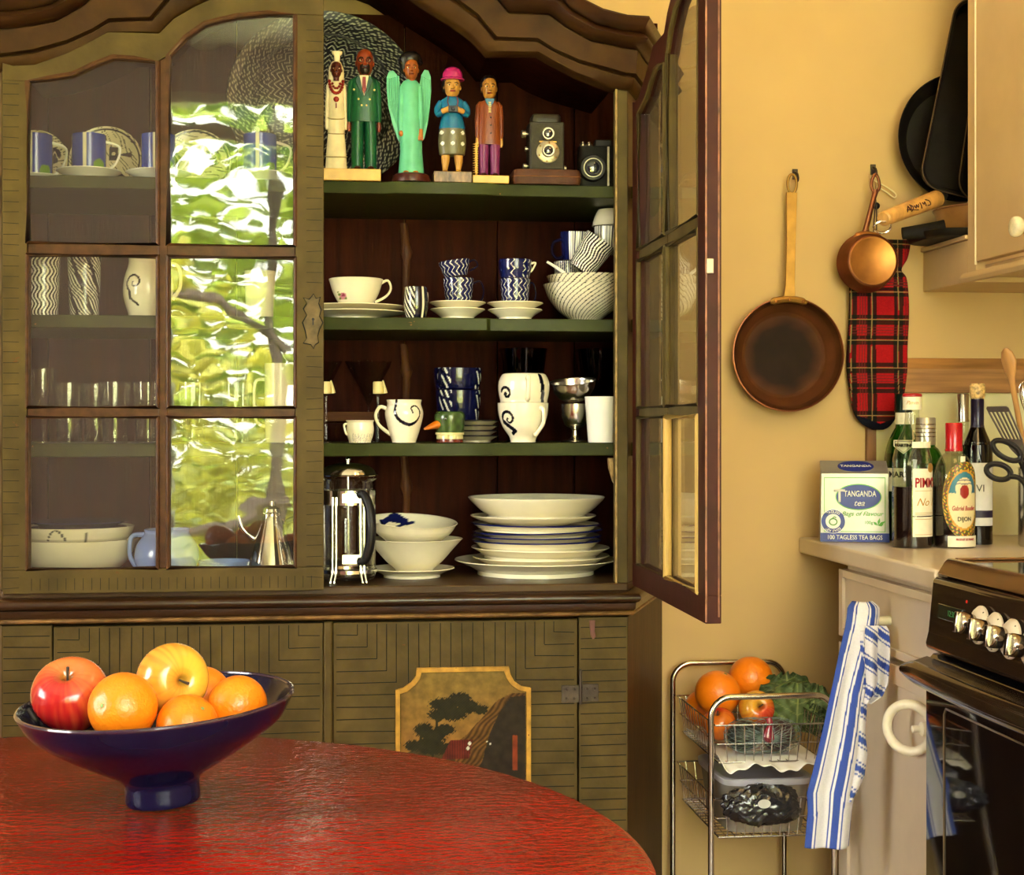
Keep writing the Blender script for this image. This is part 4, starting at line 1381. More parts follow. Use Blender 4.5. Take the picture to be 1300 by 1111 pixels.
vessel('zigzag_cup', 'navy and white zigzag cup tilted inside the cup below on the left', 'cup', 578, .10, 0, 0, [(0, 0), (13, 0), (14.5, .05), (17, .4), (19, .75), (20, 1)], PRINT, h=19.5, colf=chev(17, 11), n=150, step=.7, group=ga,
       handle=[(17, .8, 0), (26, .9, 0), (29, .5, 0), (18, .25, 0)], hr=1.3, hm=NAVY, loc=(XX(579, .10), .10, ZZ(351.0, .10, 578)), rot=(0, rad(-8), 0))
vessel('zigzag_cup', 'navy and white zigzag cup standing on the right saucers', 'cup', 654, .10, ztop, 355, zz1, PRINT, colf=chev(17, 11), n=150, step=.7, group=ga, rz=rad(28), handle=hnd, hr=1.3, hm=NAVY)
def chev2(co):
    c = chev(17, 11)(co)
    t = th(co)
    blk = (np.abs(t + PI / 2) < .45) | (t < -2.5) | (t > 2.6)
    m = blk & (np.abs(t + PI / 2 - .15) > .09)
    c[m] = NAV
    return c
vessel('zigzag_cup', 'zigzag cup with plain navy bands stacked on top on the right', 'cup', 654, .10, 0, 0, [(0, 0), (16, 0), (18, .05), (20.5, .5), (20.8, .85), (21, 1)], PRINT, h=23, colf=chev2, n=150, step=.7, group=ga,
       handle=[(18, .8, 0), (29, .92, 0), (24, .5, 0), (19, .35, 0)], hr=1.5, hm=CHINA, loc=(XX(654, .10), .10, ZZ(353.6, .10, 654)), rot=(0, 0, rad(20)))

# bowls with slanting navy lines
def lines(N, k, w_=.16, base=CRM, ink=INK):
    return lambda co: mix(frac(th(co) / (2 * PI) * N - co[:, 2] / k) < w_, ink, base)
bx_ = 743
by = .150
gb = 'line painted bowls at the right of the second shelf'
bo1 = vessel('lined_bowl', 'large cream bowl with slanting navy lines standing on the shelf', 'bowl', bx_, by, ZS2, 362, [(0, 0), (20, 0), (20.5, .06), (21, .10), (34, .30), (46, .62), (52, .92), (53.5, 1)], PRINT, colf=lines(38, 5.6, .2), n=200, step=.8, group=gb)
vessel('lined_bowl', 'cream bowl with slanting navy lines nested inside the larger one', 'bowl', bx_ + 2, by, ZZ(398, by, bx_), 351, [(0, 0), (18, 0), (19, .08), (33, .35), (45, .72), (51, 1)], PRINT, colf=lines(36, 6.4, .2), n=200, step=.8, group=gb)
sp = thing('china_spoon', 'white china spoon handle leaning out of the lined bowls', 'spoon', (XX(700, by), by - .045, ZZ(344.5, by, 700)), 0)
us = SC(700, by)
MB().tube([(12 * us, 0, -5 * us), (2 * us, 0, 2 * us), (-10 * us, 0, 9 * us)], [2.4 * us, 2 * us, 1.6 * us], 8).build('handle', WHITE, sp)
MB().ball((17 * us, 0, -8 * us), (6 * us, 4 * us, 3 * us), 12, 8).build('spoon_bowl', WHITE, sp)
def stripes(N, w_, base, ink):
    return lambda co: mix(frac(th(co) / (2 * PI) * N + .05 * np.sin(th(co) * 7)) < w_, ink, base)
def stripeB(co):
    t = th(co)
    m = frac(t / (2 * PI) * 44) < .42
    c = mix(m, NAV, WHT)
    c[t > PI * .5] = NAV
    c[(t < -2.2)] = NAV
    return c
gc_ = 'striped cups heaped in the lined bowls'
yb = .155
vessel('striped_cup', 'dark striped cup standing in the lined bowls, lower of the heap', 'cup', 720, yb, ZZ(366, yb, 720), 333, [(0, 0), (13, 0), (15, .1), (16, .5), (17, 1)], PRINT, colf=lambda co: mix(frac(th(co) / (2 * PI) * 40) < .3, WHT, NAV), n=160, step=1, group=gc_)
vessel('striped_cup', 'navy and white striped cup with blue handle on top of another striped cup', 'cup', 731, yb, ZZ(331, yb, 731), 296, [(0, 0), (15, 0), (17, .05), (19.5, .5), (21, 1)], PRINT, colf=stripeB, n=160, step=1, group=gc_,
       handle=[(-17, .75, 0), (-29, .62, 0), (-31, .3, 0), (-25, .06, 0), (-16, .12, 0)], hr=2, hm=NAVY, rot=(rad(2), rad(2), 0))
def wavy(co):
    t = th(co) / (2 * PI)
    m = frac(t * 30 + .30 * np.sin(co[:, 2] / 4.2)) < .5
    return mix(m, WHT, INK)
vessel('wavy_cup', 'wavy black and white cup lying tilted on the lined bowls', 'cup', 748, .07, 0, 0, [(0, 0), (15, 0), (17, .06), (19.5, .5), (21.5, 1)], PRINT, h=46, colf=wavy, n=170, step=.8, group=gc_,
       loc=(XX(737, .098), .098, ZZ(342.5, .098, 737)), rot=(rad(8), rad(34), 0))
vessel('striped_beaker', 'white beaker with thin dark stripes leaning against the right post', 'cup', 776, .165, 0, 0, [(0, 0), (15, 0), (17, .1), (20, .5), (21.5, 1)], PRINT, h=33, colf=stripes(34, .28, WHT, INK), n=170, step=1, group=gc_,
       loc=(XX(774, .165), .165, ZZ(322.5, .165, 776)), rot=(0, rad(3), 0))
def dab(co):
    X, Z = (th(co) + PI / 2) * 20, co[:, 2]
    pts = [(-22 + 14 * t_, 24 - 20 * t_ ** .6) for t_ in np.linspace(0, 1, 40)]
    return mix(near_curve(X, Z, pts, 1.4), INK, CRM)
vessel('cream_beaker', 'cream beaker with one black brush curve upside down atop the heap', 'cup', 784, .11, 0, 0, [(0, 0), (14, 0), (17, .1), (21, .5), (24, 1)], PRINT, h=21.5, colf=dab, n=120, step=.8, loc=(XX(775, .165), .165, ZZ(248, .03) - .0025), rot=(PI, 0, 0))

# --- third shelf
martini = [(0, 0), (15, 0), (15, .02), (3, .04), (1.6, .1), (1.5, .42), (3, .46), (30, .985), (30.6, 1), (29.6, 1), (2.2, .49), (0, .48)]
def glassware(name, label, cat, px, y, z, top, prof, group=None, m=CLEAR, n=40):
    u = SC(px, y)
    H = ZZ(top, y, px) - z
    o = thing(name, label, cat, (XX(px, y), y, z), 0, group)
    MB().lathe([(r * u, f_ * H) for r, f_ in prof], n).build('bowl' if 'goblet' in name or 'martini' in name else 'body', m, o)
    return o
mg1 = glassware('martini_glass', 'wide martini glass standing behind the swirl jug', 'glass', 468, .28, ZS3, 459, martini)
mg2 = copy_tree(mg1, (XX(404, .28), .28, ZS3), label='martini glass half hidden behind the closed door stile')
tray = thing('wooden_tray', 'dark shallow wooden tray lying behind the small cups', 'tray', (XX(446, .17), .165, ZS3))
u = SC(446, .17)
tz = ZZ(523, .15, 446) - ZS3
tb = MB().box(-50 * u, 36 * u, -.016, .05, tz - 14 * u, tz - 11 * u)
tb.box(-50 * u, 36 * u, -.016, -.012, tz - 14 * u, tz).box(-50 * u, 36 * u, .046, .05, tz - 14 * u, tz).box(-50 * u, -47 * u, -.012, .046, tz - 14 * u, tz).box(33 * u, 36 * u, -.012, .046, tz - 14 * u, tz)
tb.build('tray_body', mat('tray_wood', (.060, .022, .007), .6, spec=.08, noise=.4, nscale=14, stretch=(.4, 4, 6)), tray, bevel=.0008)
lg_ = MB()
lgp = MB().box(-48 * u, -45 * u, -.012, .046, 0, tz - 14 * u).build('foot', BLACK, tray)
MB().box(31 * u, 34 * u, -.012, .046, 0, tz - 14 * u).build('foot', BLACK, tray)
def candle(px, label):
    y = .115
    u = SC(px, y)
    o = thing('candle_holder', label, 'candlestick', (XX(px, y), y, ZS3), 0, 'glass candle holders with candle stubs')
    hp = ZZ(500, y, px) - ZS3
    MB().lathe([(0, 0), (9 * u, 0), (8 * u, 2 * u), (1.8 * u, 4 * u), (1.5 * u, hp - 3 * u), (3 * u, hp - 2 * u), (13 * u, hp - 1 * u), (13.5 * u, hp), (0, hp)], 24).build('stem', CLEAR, o)
    c_ = MB().lathe([(0, hp), (6.5 * u, hp), (6.6 * u, hp + 14 * u), (5.5 * u, hp + 15.5 * u), (0, hp + 14 * u)], 18)
    c_.tube([(6 * u, 0, hp + 17 * u), (8 * u, -1 * u, hp + 8 * u), (9 * u, 0, hp + 1 * u)], [1 * u, 2 * u, 3 * u], 6)
    cn_ = c_.build('candle', mat('old_candle_wax', (.68, .56, .24), .5, noise=.2), o)
    MB().tube([(0, 0, hp + 14 * u), (.5 * u, 0, hp + 18 * u)], .6 * u, 5).build('wick', BLACK, cn_)
candle(480, 'candle stub on a glass holder in front of the martini glass')
candle(414, 'candle stub on a glass holder beside the door stile')
def speck(co):
    X, Z = (th(co) + PI / 2) * 17, co[:, 2]
    m = (np.sin(X * 2.1 + 3 * np.sin(Z * .7)) * np.sin(Z * 1.7 + X * .5) > .55) & (Z < 12) & (X > -14)
    return mix(m, np.array(hexc('#7a8288')), CRM)
vessel('small_cup', 'small cream cup with faint blue specks at the front of the third shelf', 'cup', 457, .042, ZS3, 534, [(0, 0), (13, 0), (14, .06), (16.5, .3), (17.8, .6), (16.8, .9), (18.2, 1)], PRINT, colf=speck, n=110, step=.8, handle=[(-16, .85, -3), (-20, .8, -8), (-18, .45, -9), (-15, .35, -4)], hr=1.6)
def spiral(cx, cz, R, turns, tail, w0=1.4, flip=1):
    pts, ww = [], []
    for t in np.linspace(0, 1, 160):
        a = turns * 2 * PI * t
        r = R * t ** .8
        pts.append((cx + flip * r * cos(a + 2.2), cz + r * sin(a + 2.2)))
        ww.append(w0 * (.5 + .9 * t))
    (x0, z0) = pts[-1]
    for (x1, z1, w1) in tail:
        for t in np.linspace(0, 1, 26)[1:]:
            pts.append((x0 + (x1 - x0) * t, z0 + (z1 - z0) * t))
            ww.append(w1)
        x0, z0 = x1, z1
    return pts, ww
def swirlcol(R, cx, cz, r0, turns, tail, w0=1.4, flip=1):
    pts, ww = spiral(cx, cz, r0, turns, tail, w0, flip)
    def fcol(co):
        X, Z = (th(co) + PI / 2) * R, co[:, 2]
        return mix(near_curve(X, Z, pts, ww), INK, CRM)
    return fcol
def jugswirl(co):
    pts = curve3([(-10, 57), (-12.5, 42), (-7, 29), (6, 23), (17, 29), (20, 40), (14.5, 46.5), (8, 44), (9.5, 37.5)], 22)
    ww = [1.5 + .9 * sin(PI * min(1, i / (len(pts) * .55))) - .5 * i / len(pts) for i in range(len(pts))]
    return mix(near_curve((th(co) + PI / 2) * 24, co[:, 2], [(a_ * 1.08, b_) for a_, b_ in pts], ww), INK, CRM)
vessel('swirl_jug', 'cream jug with a bold black swirl and rounded handle on third shelf', 'jug', 513, .060, ZS3, 508, [(0, 0), (14.5, 0), (15.5, .04), (20, .3), (24, .6), (24, .75), (21.5, .9), (22.5, 1)], PRINT,
       handle=[(-21, .78, 0), (-30, .84, 0), (-36, .66, 0), (-33, .45, 0), (-25, .3, 0), (-17, .2, 0)], hr=2.3,
       colf=jugswirl, n=150, step=.7)
def leafm(co):
    t = (th(co) + PI / 2)
    X, Z = t * 28, co[:, 2]
    m = (frac((Z * .55 + X * 1.25) / 10.0) < .35) & (((X > -31) & (X < -10)) | ((X > 22) & (X < 36)))
    m &= np.sin(Z * .35 + X * .1) > -.8
    return mix(m, WHT, np.array(hexc('#0c0f38')))
gm = 'dark blue leaf mugs stacked in a pair'
vessel('leaf_mug', 'dark blue mug with white leaf strokes, lower of the stacked pair', 'mug', 582, .22, ZS3, 496, [(0, 0), (17, 0), (19, .06), (25, .4), (28, .75), (29, 1)], PRINT, colf=leafm, n=150, step=.9, group=gm)
vessel('leaf_mug', 'dark blue mug with white leaf strokes stacked on its twin', 'mug', 581, .22, ZZ(494.6, .22, 580), 468, [(0, 0), (24, 0), (28, .1), (30, .55), (30.5, 1)], PRINT, colf=lambda co: leafm(co * np.array((1, 1, 1))), n=150, step=.9, group=gm,
       handle=[(-20, .8, -18), (-24, .9, -27), (-25, .4, -27), (-21, .2, -17)], hr=2.6, hm=NAVY)
# stack of small dark-rimmed saucers
u = SC(603, .115)
DK = mat('dark_rim', '#1c1a1c', .25)
sd0 = plate('small_saucer', 'small grey saucer with dark rim, lowest of the stack behind the duck', 'saucer', 603, .115, ZS3, 30, 20, 8, mat('grey_cream_glaze', (.42, .36, .24), .25), group='small saucers behind the duck egg cup', rim=DK)
for k, nm in enumerate(('second from the bottom', 'third from the bottom', 'topmost')):
    copy_tree(sd0, (XX(603 + (k - 1), .115), .115, ZS3 + (k + 1) * 6.4 * u), label='small grey saucer with dark rim, %s of the stack behind the duck' % nm)
# duck head egg cup
y = .055
u = SC(570, y)
dk = thing('duck_egg_cup', 'green duck head egg cup with an orange beak', 'egg cup', (XX(571, y), y, ZS3))
M_ = SCL(u, u, u)
H_ = (ZZ(523, y, 571) - ZS3) / u
DUCK = mat('duck_glaze', vcol=True, rough=.2, noise=.25, nscale=60, coat=.3)
def duckc(co):
    z = co[:, 2] / u
    c = np.tile(np.array(hexc('#3f5a26')), (len(co), 1)) * (.75 + .3 * np.sin(co[:, 0] / u * .5) * np.sin(co[:, 2] / u * .4))[:, None]
    c[z < 10] = hexc('#c9c08a')
    c[z < 4.5] = hexc('#5a1a0e')
    return c
MB().lathe(resample(smoothprof([(0, 0), (16, 0), (17, 2), (17, 9), (17.5, 12), (19, 24), (19.5, 34), (17, 39), (15, H_), (13, H_), (13, 30), (0, 27)], 3), 1.2), 40, M_).build('head', DUCK, dk, colf=duckc)
bk_ = MB()
bk_.loft([(0, 0, 0, 6.5, 8.5), (7, 0, 0, 5.0, 8.0), (14, -.5, 0, 3.4, 7.6), (19, -1, 0, 2.4, 6.6), (22.5, -1.2, 0, 1.4, 3.6)], 18, M_ @ T(-12, -5, 24) @ RZ(rad(18)) @ RY(rad(-104)))
bk_.build('beak', mat('orange_beak', '#c86a10', .3, noise=.2), dk)
for s in (-1,):
    MB().ball((-6, -17.4, 30), (2.6, 1.4, 2.6), 10, 8, M_).build('eye', mat('duck_eye', '#0a0806', .1, coat=1), dk)
MB().lathe([(17.2, 10), (18.2, 10.5), (18.2, 12.5), (17.4, 13), (17.2, 10)], 32, M_).build('collar_ring', mat('duck_collar', '#d8cc90', .3), dk)
# two swirl mugs stacked
gs = 'cream swirl mugs stacked in a pair'
vessel('swirl_mug', 'cream mug with black swirl and ribbed handle, lower of the stacked pair', 'mug', 664, .06, ZS3, 512, [(0, 0), (15, 0), (16, .05), (18, .16), (26, .4), (31, .7), (32.5, 1)], PRINT, n=150, step=.7, group=gs,
       colf=swirlcol(30, -24, 30, 11, 1.2, [(-17, 15, 3), (-24, 11, 2.4)], 1.6), handle=[(18, .88, -24), (22, .82, -30), (22, .5, -29), (15, .25, -22), (13, .2, -20)], hr=2.8)
vessel('swirl_mug', 'cream mug with a broad black stroke stacked on the lower swirl mug', 'mug', 665, .06, ZZ(512, .06, 664), 475, [(0, 0), (27, 0), (30, .1), (32.5, .45), (32, .75), (28, .97), (26, 1)], PRINT, n=150, step=.7, group=gs, k=2,
       colf=lambda co: mix(near_curve((th(co) + PI / 2) * 31, co[:, 2], [(24 - 5 * sin(t), 34 * t) for t in np.linspace(0, 1, 40)], 3.2) | near_curve((th(co) + PI / 2) * 31, co[:, 2], spiral(-28, 12, 9, 1.1, [])[0], 1.8), INK, CRM),
       handle=[(1, .82, -31), (1, .88, -38), (1, .5, -40), (1, .2, -36), (1, .12, -30)], hr=2.8)
# silver bowls
SILVER = mat('worn_silver', (.92, .88, .78), .2, metal=1, noise=.08)
vessel('silver_goblet', 'footed silver goblet carrying a tilted silver bowl', 'goblet', 730, .113, ZS3, 513, [(0, 0), (17, 0), (16, .05), (6, .12), (4.5, .25), (5, .36), (13, .45), (18, .7), (19.5, 1)], SILVER, t=1)
vessel('silver_bowl', 'round silver bowl tilted on the footed silver goblet', 'bowl', 731, .113, 0, 0, [(0, 0), (10, 0), (20, .2), (27, .6), (29, .95), (30.5, 1)], SILVER, t=1, h=26, loc=(XX(729, .113), .113, ZZ(509.5, .113, 729)), rot=(rad(10), rad(-6), 0))
vessel('white_beaker', 'plain white tapering beaker beside the right post on the third shelf', 'cup', 763, .05, ZS3, 504, [(0, 0), (16, 0), (16.5, .02), (20.5, .96), (21, 1)], WHITE, t=1.4, k=0)
REDG = glass('ruby_glass', (.32, .03, .02), .05, 2.5, .8, .03)
gr_ = 'ruby glass bowls at the back of the third shelf'
rg = glassware('ruby_goblet', 'ruby red glass goblet at the back behind the swirl mugs', 'glass', 664, .27, ZS3, 443, [(0, 0), (20, 0), (20, .02), (3, .06), (2.5, .4), (12, .48), (26, .7), (30, .96), (31.5, 1), (30.3, 1), (25, .72), (11, .51), (0, .49)], gr_, REDG)
copy_tree(rg, (XX(762, .27), .27, ZS3), label='ruby red glass goblet at the back by the right post')

# --- floor of the upper case
y = .074
u = SC(444, y)
fp = thing('french_press', 'glass and chrome french press with black handle beside the door', 'coffee press', (XX(442, y), y, ZF0))
Hh = lambda py: (ZZ(py, y, 442) - ZF0) / u
M_ = SCL(u, u, u)
zg0, zg1 = Hh(734), Hh(607)
MB().lathe([(0, zg0), (33, zg0), (35, zg0 + 3), (35, zg1 - 4), (38, zg1), (37, zg1), (33.8, zg1 - 5), (33.8, zg0 + 4), (0, zg0 + 2)], 48, M_).build('beaker', CLEAR, fp)
fr_ = MB()
fr_.lathe([(35.6, zg0 + 8), (36.6, zg0 + 8), (36.6, zg0 + 12), (35.6, zg0 + 12), (35.6, zg0 + 8)], 48, M_)
fr_.build('lower_band', CHROME, fp)
fr_ = MB()
fr_.lathe([(35.6, Hh(640)), (36.8, Hh(640)), (36.8, Hh(622)), (35.6, Hh(622)), (35.6, Hh(640))], 48, M_)
fr_.build('upper_band', CHROME, fp)
for a in (-62, -118, 62, 118):
    ar = rad(a)
    d = Vector((cos(ar), sin(ar), 0))
    s_ = Vector((-sin(ar), cos(ar), 0))
    pts = [d * 37 + Vector((0, 0, Hh(630))), d * 37 + Vector((0, 0, zg0 + 26)), d * 38 + Vector((0, 0, zg0 + 10)), d * 43 + Vector((0, 0, 1.6)), d * 39 + Vector((0, 0, 1.4))]
    for off in (-3, 3):
        pp = [p_ + s_ * off for p_ in pts]
    lgm = MB().tube(curve3([tuple(p_ + s_ * -2.6) for p_ in pts], 4), 1.2, 6, M=M_)
    lgm.tube(curve3([tuple(p_ + s_ * 2.6) for p_ in pts], 4), 1.2, 6, M=M_)
    lgm.build('leg', CHROME, fp)
MB().lathe([(0, Hh(604)), (38, Hh(604)), (38.5, Hh(603)), (36, Hh(602)), (35, Hh(600)), (33, Hh(596)), (26, Hh(591)), (12, Hh(588)), (4, Hh(587.5)), (3, Hh(587)), (3, Hh(585)), (0, Hh(585))], 48, M_).build('lid', CHROME, fp)
kb = MB()
kb.ball((0, 0, Hh(583.3)), 3.9, 16, 12, M_)
kb.build('knob', CHROME, fp)
MB().lathe([(0, zg0 + 26), (1.8, zg0 + 26), (1.8, Hh(604)), (0, Hh(604))], 12, M_).build('plunger_rod', CHROME, fp)
MB().lathe([(0, zg0 + 18), (33, zg0 + 18), (33.4, zg0 + 20), (30, zg0 + 23), (10, zg0 + 26), (0, zg0 + 27)], 40, M_).build('plunger_disc', STEEL, fp)
hd_ = MB()
hw = lambda px: (px - 442)
hx = 0
pts = curve3([(12, -37.5, Hh(628)), (18, -41, Hh(626)), (25, -46, Hh(640)), (28, -50, Hh(665)), (26, -48, Hh(690)), (20, -42, Hh(708)), (12, -38, Hh(709))], 5)
nn = len(pts)
hd_.tube(pts, [4.6 + 1.8 * sin(PI * i / (nn - 1)) for i in range(nn)], 10, M=M_)
hd_.build('handle', BLACK, fp)
for pz in (631, 707):
    MB().box(-8, 15, -39.5, -36.4, Hh(pz + 6), Hh(pz - 6), M_).build('handle_clamp', CHROME, fp, bevel=.0006)

# cream bowls on a plate
plate('side_plate', 'cream plate under the two handmade cream bowls', 'plate', 523, .155, ZF0, 54, 36, 11, CHINA)
u = SC(523, .155)
gb2 = 'handmade cream bowls on the cupboard floor'
zb1 = ZF0 + 8 * u
CRACK = mat('handmade_cream_glaze', (.84, .78, .60), .28, noise=.05, nscale=18, coat=.15)
hb1 = vessel('cream_bowl', 'handmade cream bowl resting on the plate, lower of the pair', 'bowl', 526, .155, zb1, 684, [(0, 0), (22, 0), (24, .04), (36, .3), (50, .7), (60, .97), (61.5, 1)], CRACK, t=2.2, group=gb2, n=56)
def splash(co):
    c = np.tile(CRM, (len(co), 1))
    ins = np.hypot(co[:, 0], co[:, 1])
    t = th(co)
    z = co[:, 2]
    a = t - 1.75
    m = (np.abs(z - 22 - 3 * np.sin(a * 6)) < 4.5 + 1.5 * np.sin(a * 9)) & (a > -.15) & (a < .75) & (co[:, 1] > 0)
    m |= (np.abs(z - 17 + a * 12) < 1.6) & (a > -.3) & (a < .6) & (co[:, 1] > 0)
    c[m] = NAV
    return c
vessel('cream_bowl', 'handmade cream bowl with dark blue brush splash inside, stacked on top', 'bowl', 522, .155, 0, 0, [(0, 0), (26, 0), (38, .25), (50, .6), (56, .95), (57.5, 1)], PRINT, t=2, h=30, colf=splash, n=110, step=1, group=gb2,
       loc=(XX(522, .155), .157, ZZ(691, .155, 522)), rot=(rad(6), rad(3), 0))
# the stack of plates, bottom to top
y = .19
u = SC(682, y)
z = ZF0
gp = 'plates stacked on the cupboard floor'
BLUER = mat('cobalt_rim', '#10185a', .2, noise=.3, nscale=60)
spec_ = [  # name, label, px centre, r, foot, h, next step, rim, tilt
    ('platter', 'large cream platter at the bottom of the plate stack', 680, 103, 74, 18, 9.5, None, 0),
    ('dinner_plate', 'plain cream plate lying directly on the large platter', 687, 87, 68, 13, 11.5, None, -.5),
    ('dinner_plate', 'plain cream plate second above the large platter', 686, 88, 71, 13, 11, None, .3),
    ('rimmed_plate', 'cream plate with chipped blue rim, lowest of the blue-rimmed four', 681, 83, 70, 12, 9, BLUER, 0),
    ('rimmed_plate', 'cream plate with chipped blue rim, second of the blue-rimmed four', 681, 83, 64, 9, 7.6, BLUER, 0),
    ('rimmed_plate', 'cream plate with blue rim sitting askew, third of the blue-rimmed four', 683, 83, 62, 8, 8.0, BLUER, -1.3),
    ('rimmed_plate', 'cream plate with blue rim at the top of the blue-rimmed four', 680, 83, 70, 9, 7.0, BLUER, .5)]
for nm, lb, cx, r, ft_, h, stp, rim, tl_ in spec_:
    plate(nm, lb, 'plate', cx, y, z, r, ft_, h, CHINA, group=gp, rim=rim, rot=(0, rad(tl_), 0), n=72)
    z += stp * u * .97
vessel('shallow_bowl', 'shallow cream bowl on top of the blue-rimmed plates', 'bowl', 677, y, z + 1.0 * u, 654, [(0, 0), (42, 0), (50, .1), (66, .4), (78, .85), (80, 1)], CHINA, t=2, n=64)
z2 = ZZ(657.8, y, 680)
vessel('serving_dish', 'wide cream serving dish topping the stack of plates', 'bowl', 681, y, z2, 631, [(0, 0), (61, 0), (62, .16), (63, .2), (72, .42), (84, .85), (87, 1)], CHINA, t=2.4, n=72)
# ------------------------------------------------------------------ behind the closed glazed door
def platecol(seed):
    def fcol(co):
        X, Y = co[:, 0], co[:, 2]
        r = np.hypot(X, Y)
        c = np.tile(CRM * np.array((.97, .93, .8)), (len(co), 1))
        m = (frac((Y + 2.2 * np.sin(X * .11 + seed) + X * .12) / 3.7) < .26) & (np.sin(X * .23 + Y * .5 + seed * 2) > -.15)
        if seed % 2:
            m = (frac((X * .8 + Y * .45 + 2 * np.sin(Y * .14)) / 3.5) < .24) & (np.sin(Y * .25 + X * .4) > -.2)
        m &= r > 6
        m |= np.abs(r - 42) < .8
        for cx, cz in ((21, 8), (-27, 4)) if seed != 1 else ((-25, 3), (16, -27)):
            d = np.hypot(X - cx, Y - cz)
            m = np.where(d < 11, (np.abs(np.sin((X - cx) * .55) * 5 - (Y - cz)) > 1.6), m)
        if seed == 1:
            bxm = (np.abs(X - 9) < 5.5) & (np.abs(Y - 10) < 9)
            m = np.where(bxm, np.hypot(X - 9, Y - 10) > 2.4, m)
            m |= (np.abs(Y - 9) < 1 + (X - 17) * .2) & (X > 17) & (X < 32)
        c[m] = INK
        return c
    return fcol
gpl = 'scribble painted plates standing on edge behind the glass'
for k, (px, r, lb) in enumerate(((45, 42, 'scribble painted plate standing at the far left behind the glass'), (135, 46, 'scribble painted plate with dark square standing behind the blue cup'), (248, 45, 'scribble painted plate with dark disc standing left of the basket'))):
    y = .285 if k == 0 else .305
    u = SC(px, y)
    o = thing('painted_plate', lb, 'plate', (XX(px, y), y, ZS1 + .001), 0, gpl)
    pr = [(0, 0), (r * .55, 0), (r * .6, 1), (r * .78, 1.5), (r, 5), (r - .6, 6.4), (r * .76, 3.2), (r * .58, 2.4), (0, 2.2)]
    m_ = MB().lathe([(a * u, b * u) for a, b in resample(pr, 1.0)], 150, RX(PI / 2))
    b_ = m_.build('dish', PRINT, o, colf=(lambda co, u=u, k=k: platecol(k)(co / u)))
    b_.location = (0, 0, r * u)
    b_.rotation_euler = (rad(-12), 0, 0)
gcs = 'blue cups and saucers behind the glass'
def bluecup(co):
    t = th(co) + PI / 2
    c = np.tile(np.array(hexc('#16349a')), (len(co), 1))
    c[np.abs(t + .1) < .13] = (.7, .68, .5)
    c[(np.hypot((t - .8) * 21, co[:, 2] - 12) < 8)] = hexc('#5a8a14')
    c[(np.hypot((t + .9) * 21, co[:, 2] - 7) < 4)] = hexc('#a8b070')
    return c
s_first = None
for px, lb in ((45, 'far left'), (113, 'second from the left'), (201, 'third from the left'), (330, 'fourth from the left')):
    y = .175 if px == 45 else .095
    u = SC(px, y)
    if s_first is None:
        s_first = plate('white_saucer', 'white saucer behind the glass, %s on the top shelf' % lb, 'saucer', px, y, ZS1, 40, 24, 12, WHITE, group=gcs)
        s_o = s_first
    else:
        copy_tree(s_first, (XX(px, y), y, ZS1), label='white saucer behind the glass, %s on the top shelf' % lb)
    vessel('blue_cup', 'straight blue and green cup behind the glass, %s on the top shelf' % lb, 'cup', px, y, ZS1 + 6.6 * u, 172, [(0, 0), (20, 0), (21, .05), (21.3, .5), (21.3, 1)], PRINT, colf=bluecup, n=90, step=1.5, group=gcs, k=0,
           handle=[(20, .85, 0), (38, .72, 0), (34, .35, 0), (20, .1, 0)], hr=1.8, hm=WHITE)
# second shelf: wavy tumblers and jug
def wav2(ang):
    def fcol(co):
        t = (th(co) + PI / 2) * 20
        z = co[:, 2]
        if ang:
            m = (frac((z * .9 + t * 1.1 + 2 * np.sin(z * .2)) / 5.4) < .45) & (np.sin(z * .12 + t * .3) > -.75)
        else:
            m = frac((t + 2.6 * np.sin(z / 3.3)) / 5.2) < .5
        return mix(m, WHT, INK)
    return fcol
for px, an, lb in ((55, 0, 'tall tumbler with wavy black lines behind the left glass pane'), (107, 1, 'tall tumbler with slanting black strokes behind the left glass pane')):
    vessel('patterned_tumbler', lb, 'cup', px, .10, ZS2, 321, [(0, 0), (17, 0), (18, .03), (20, .5), (21, 1)], PRINT, colf=wav2(an), n=140, step=.9, k=0)
vessel('cream_pitcher', 'tall cream pitcher with black curls behind the glass on second shelf', 'jug', 188, .12, ZS2, 322, [(0, 0), (22, 0), (25, .08), (31, .35), (30, .6), (24, .85), (26, 1)], PRINT, n=130, step=.9,
       colf=swirlcol(29, -14, 44, 12, 1.3, [(-20, 24, 2), (-10, 16, 1.6)], 1.2), handle=[(24, .85, 0), (38, .8, 0), (40, .5, 0), (30, .3, 0)], hr=2.6)
vessel('cream_tumbler', 'plain cream tumbler behind the bright right-hand panes on second shelf', 'cup', 330, .13, ZS2, 345, [(0, 0), (16, 0), (17, .03), (20, 1)], CHINA, k=0)
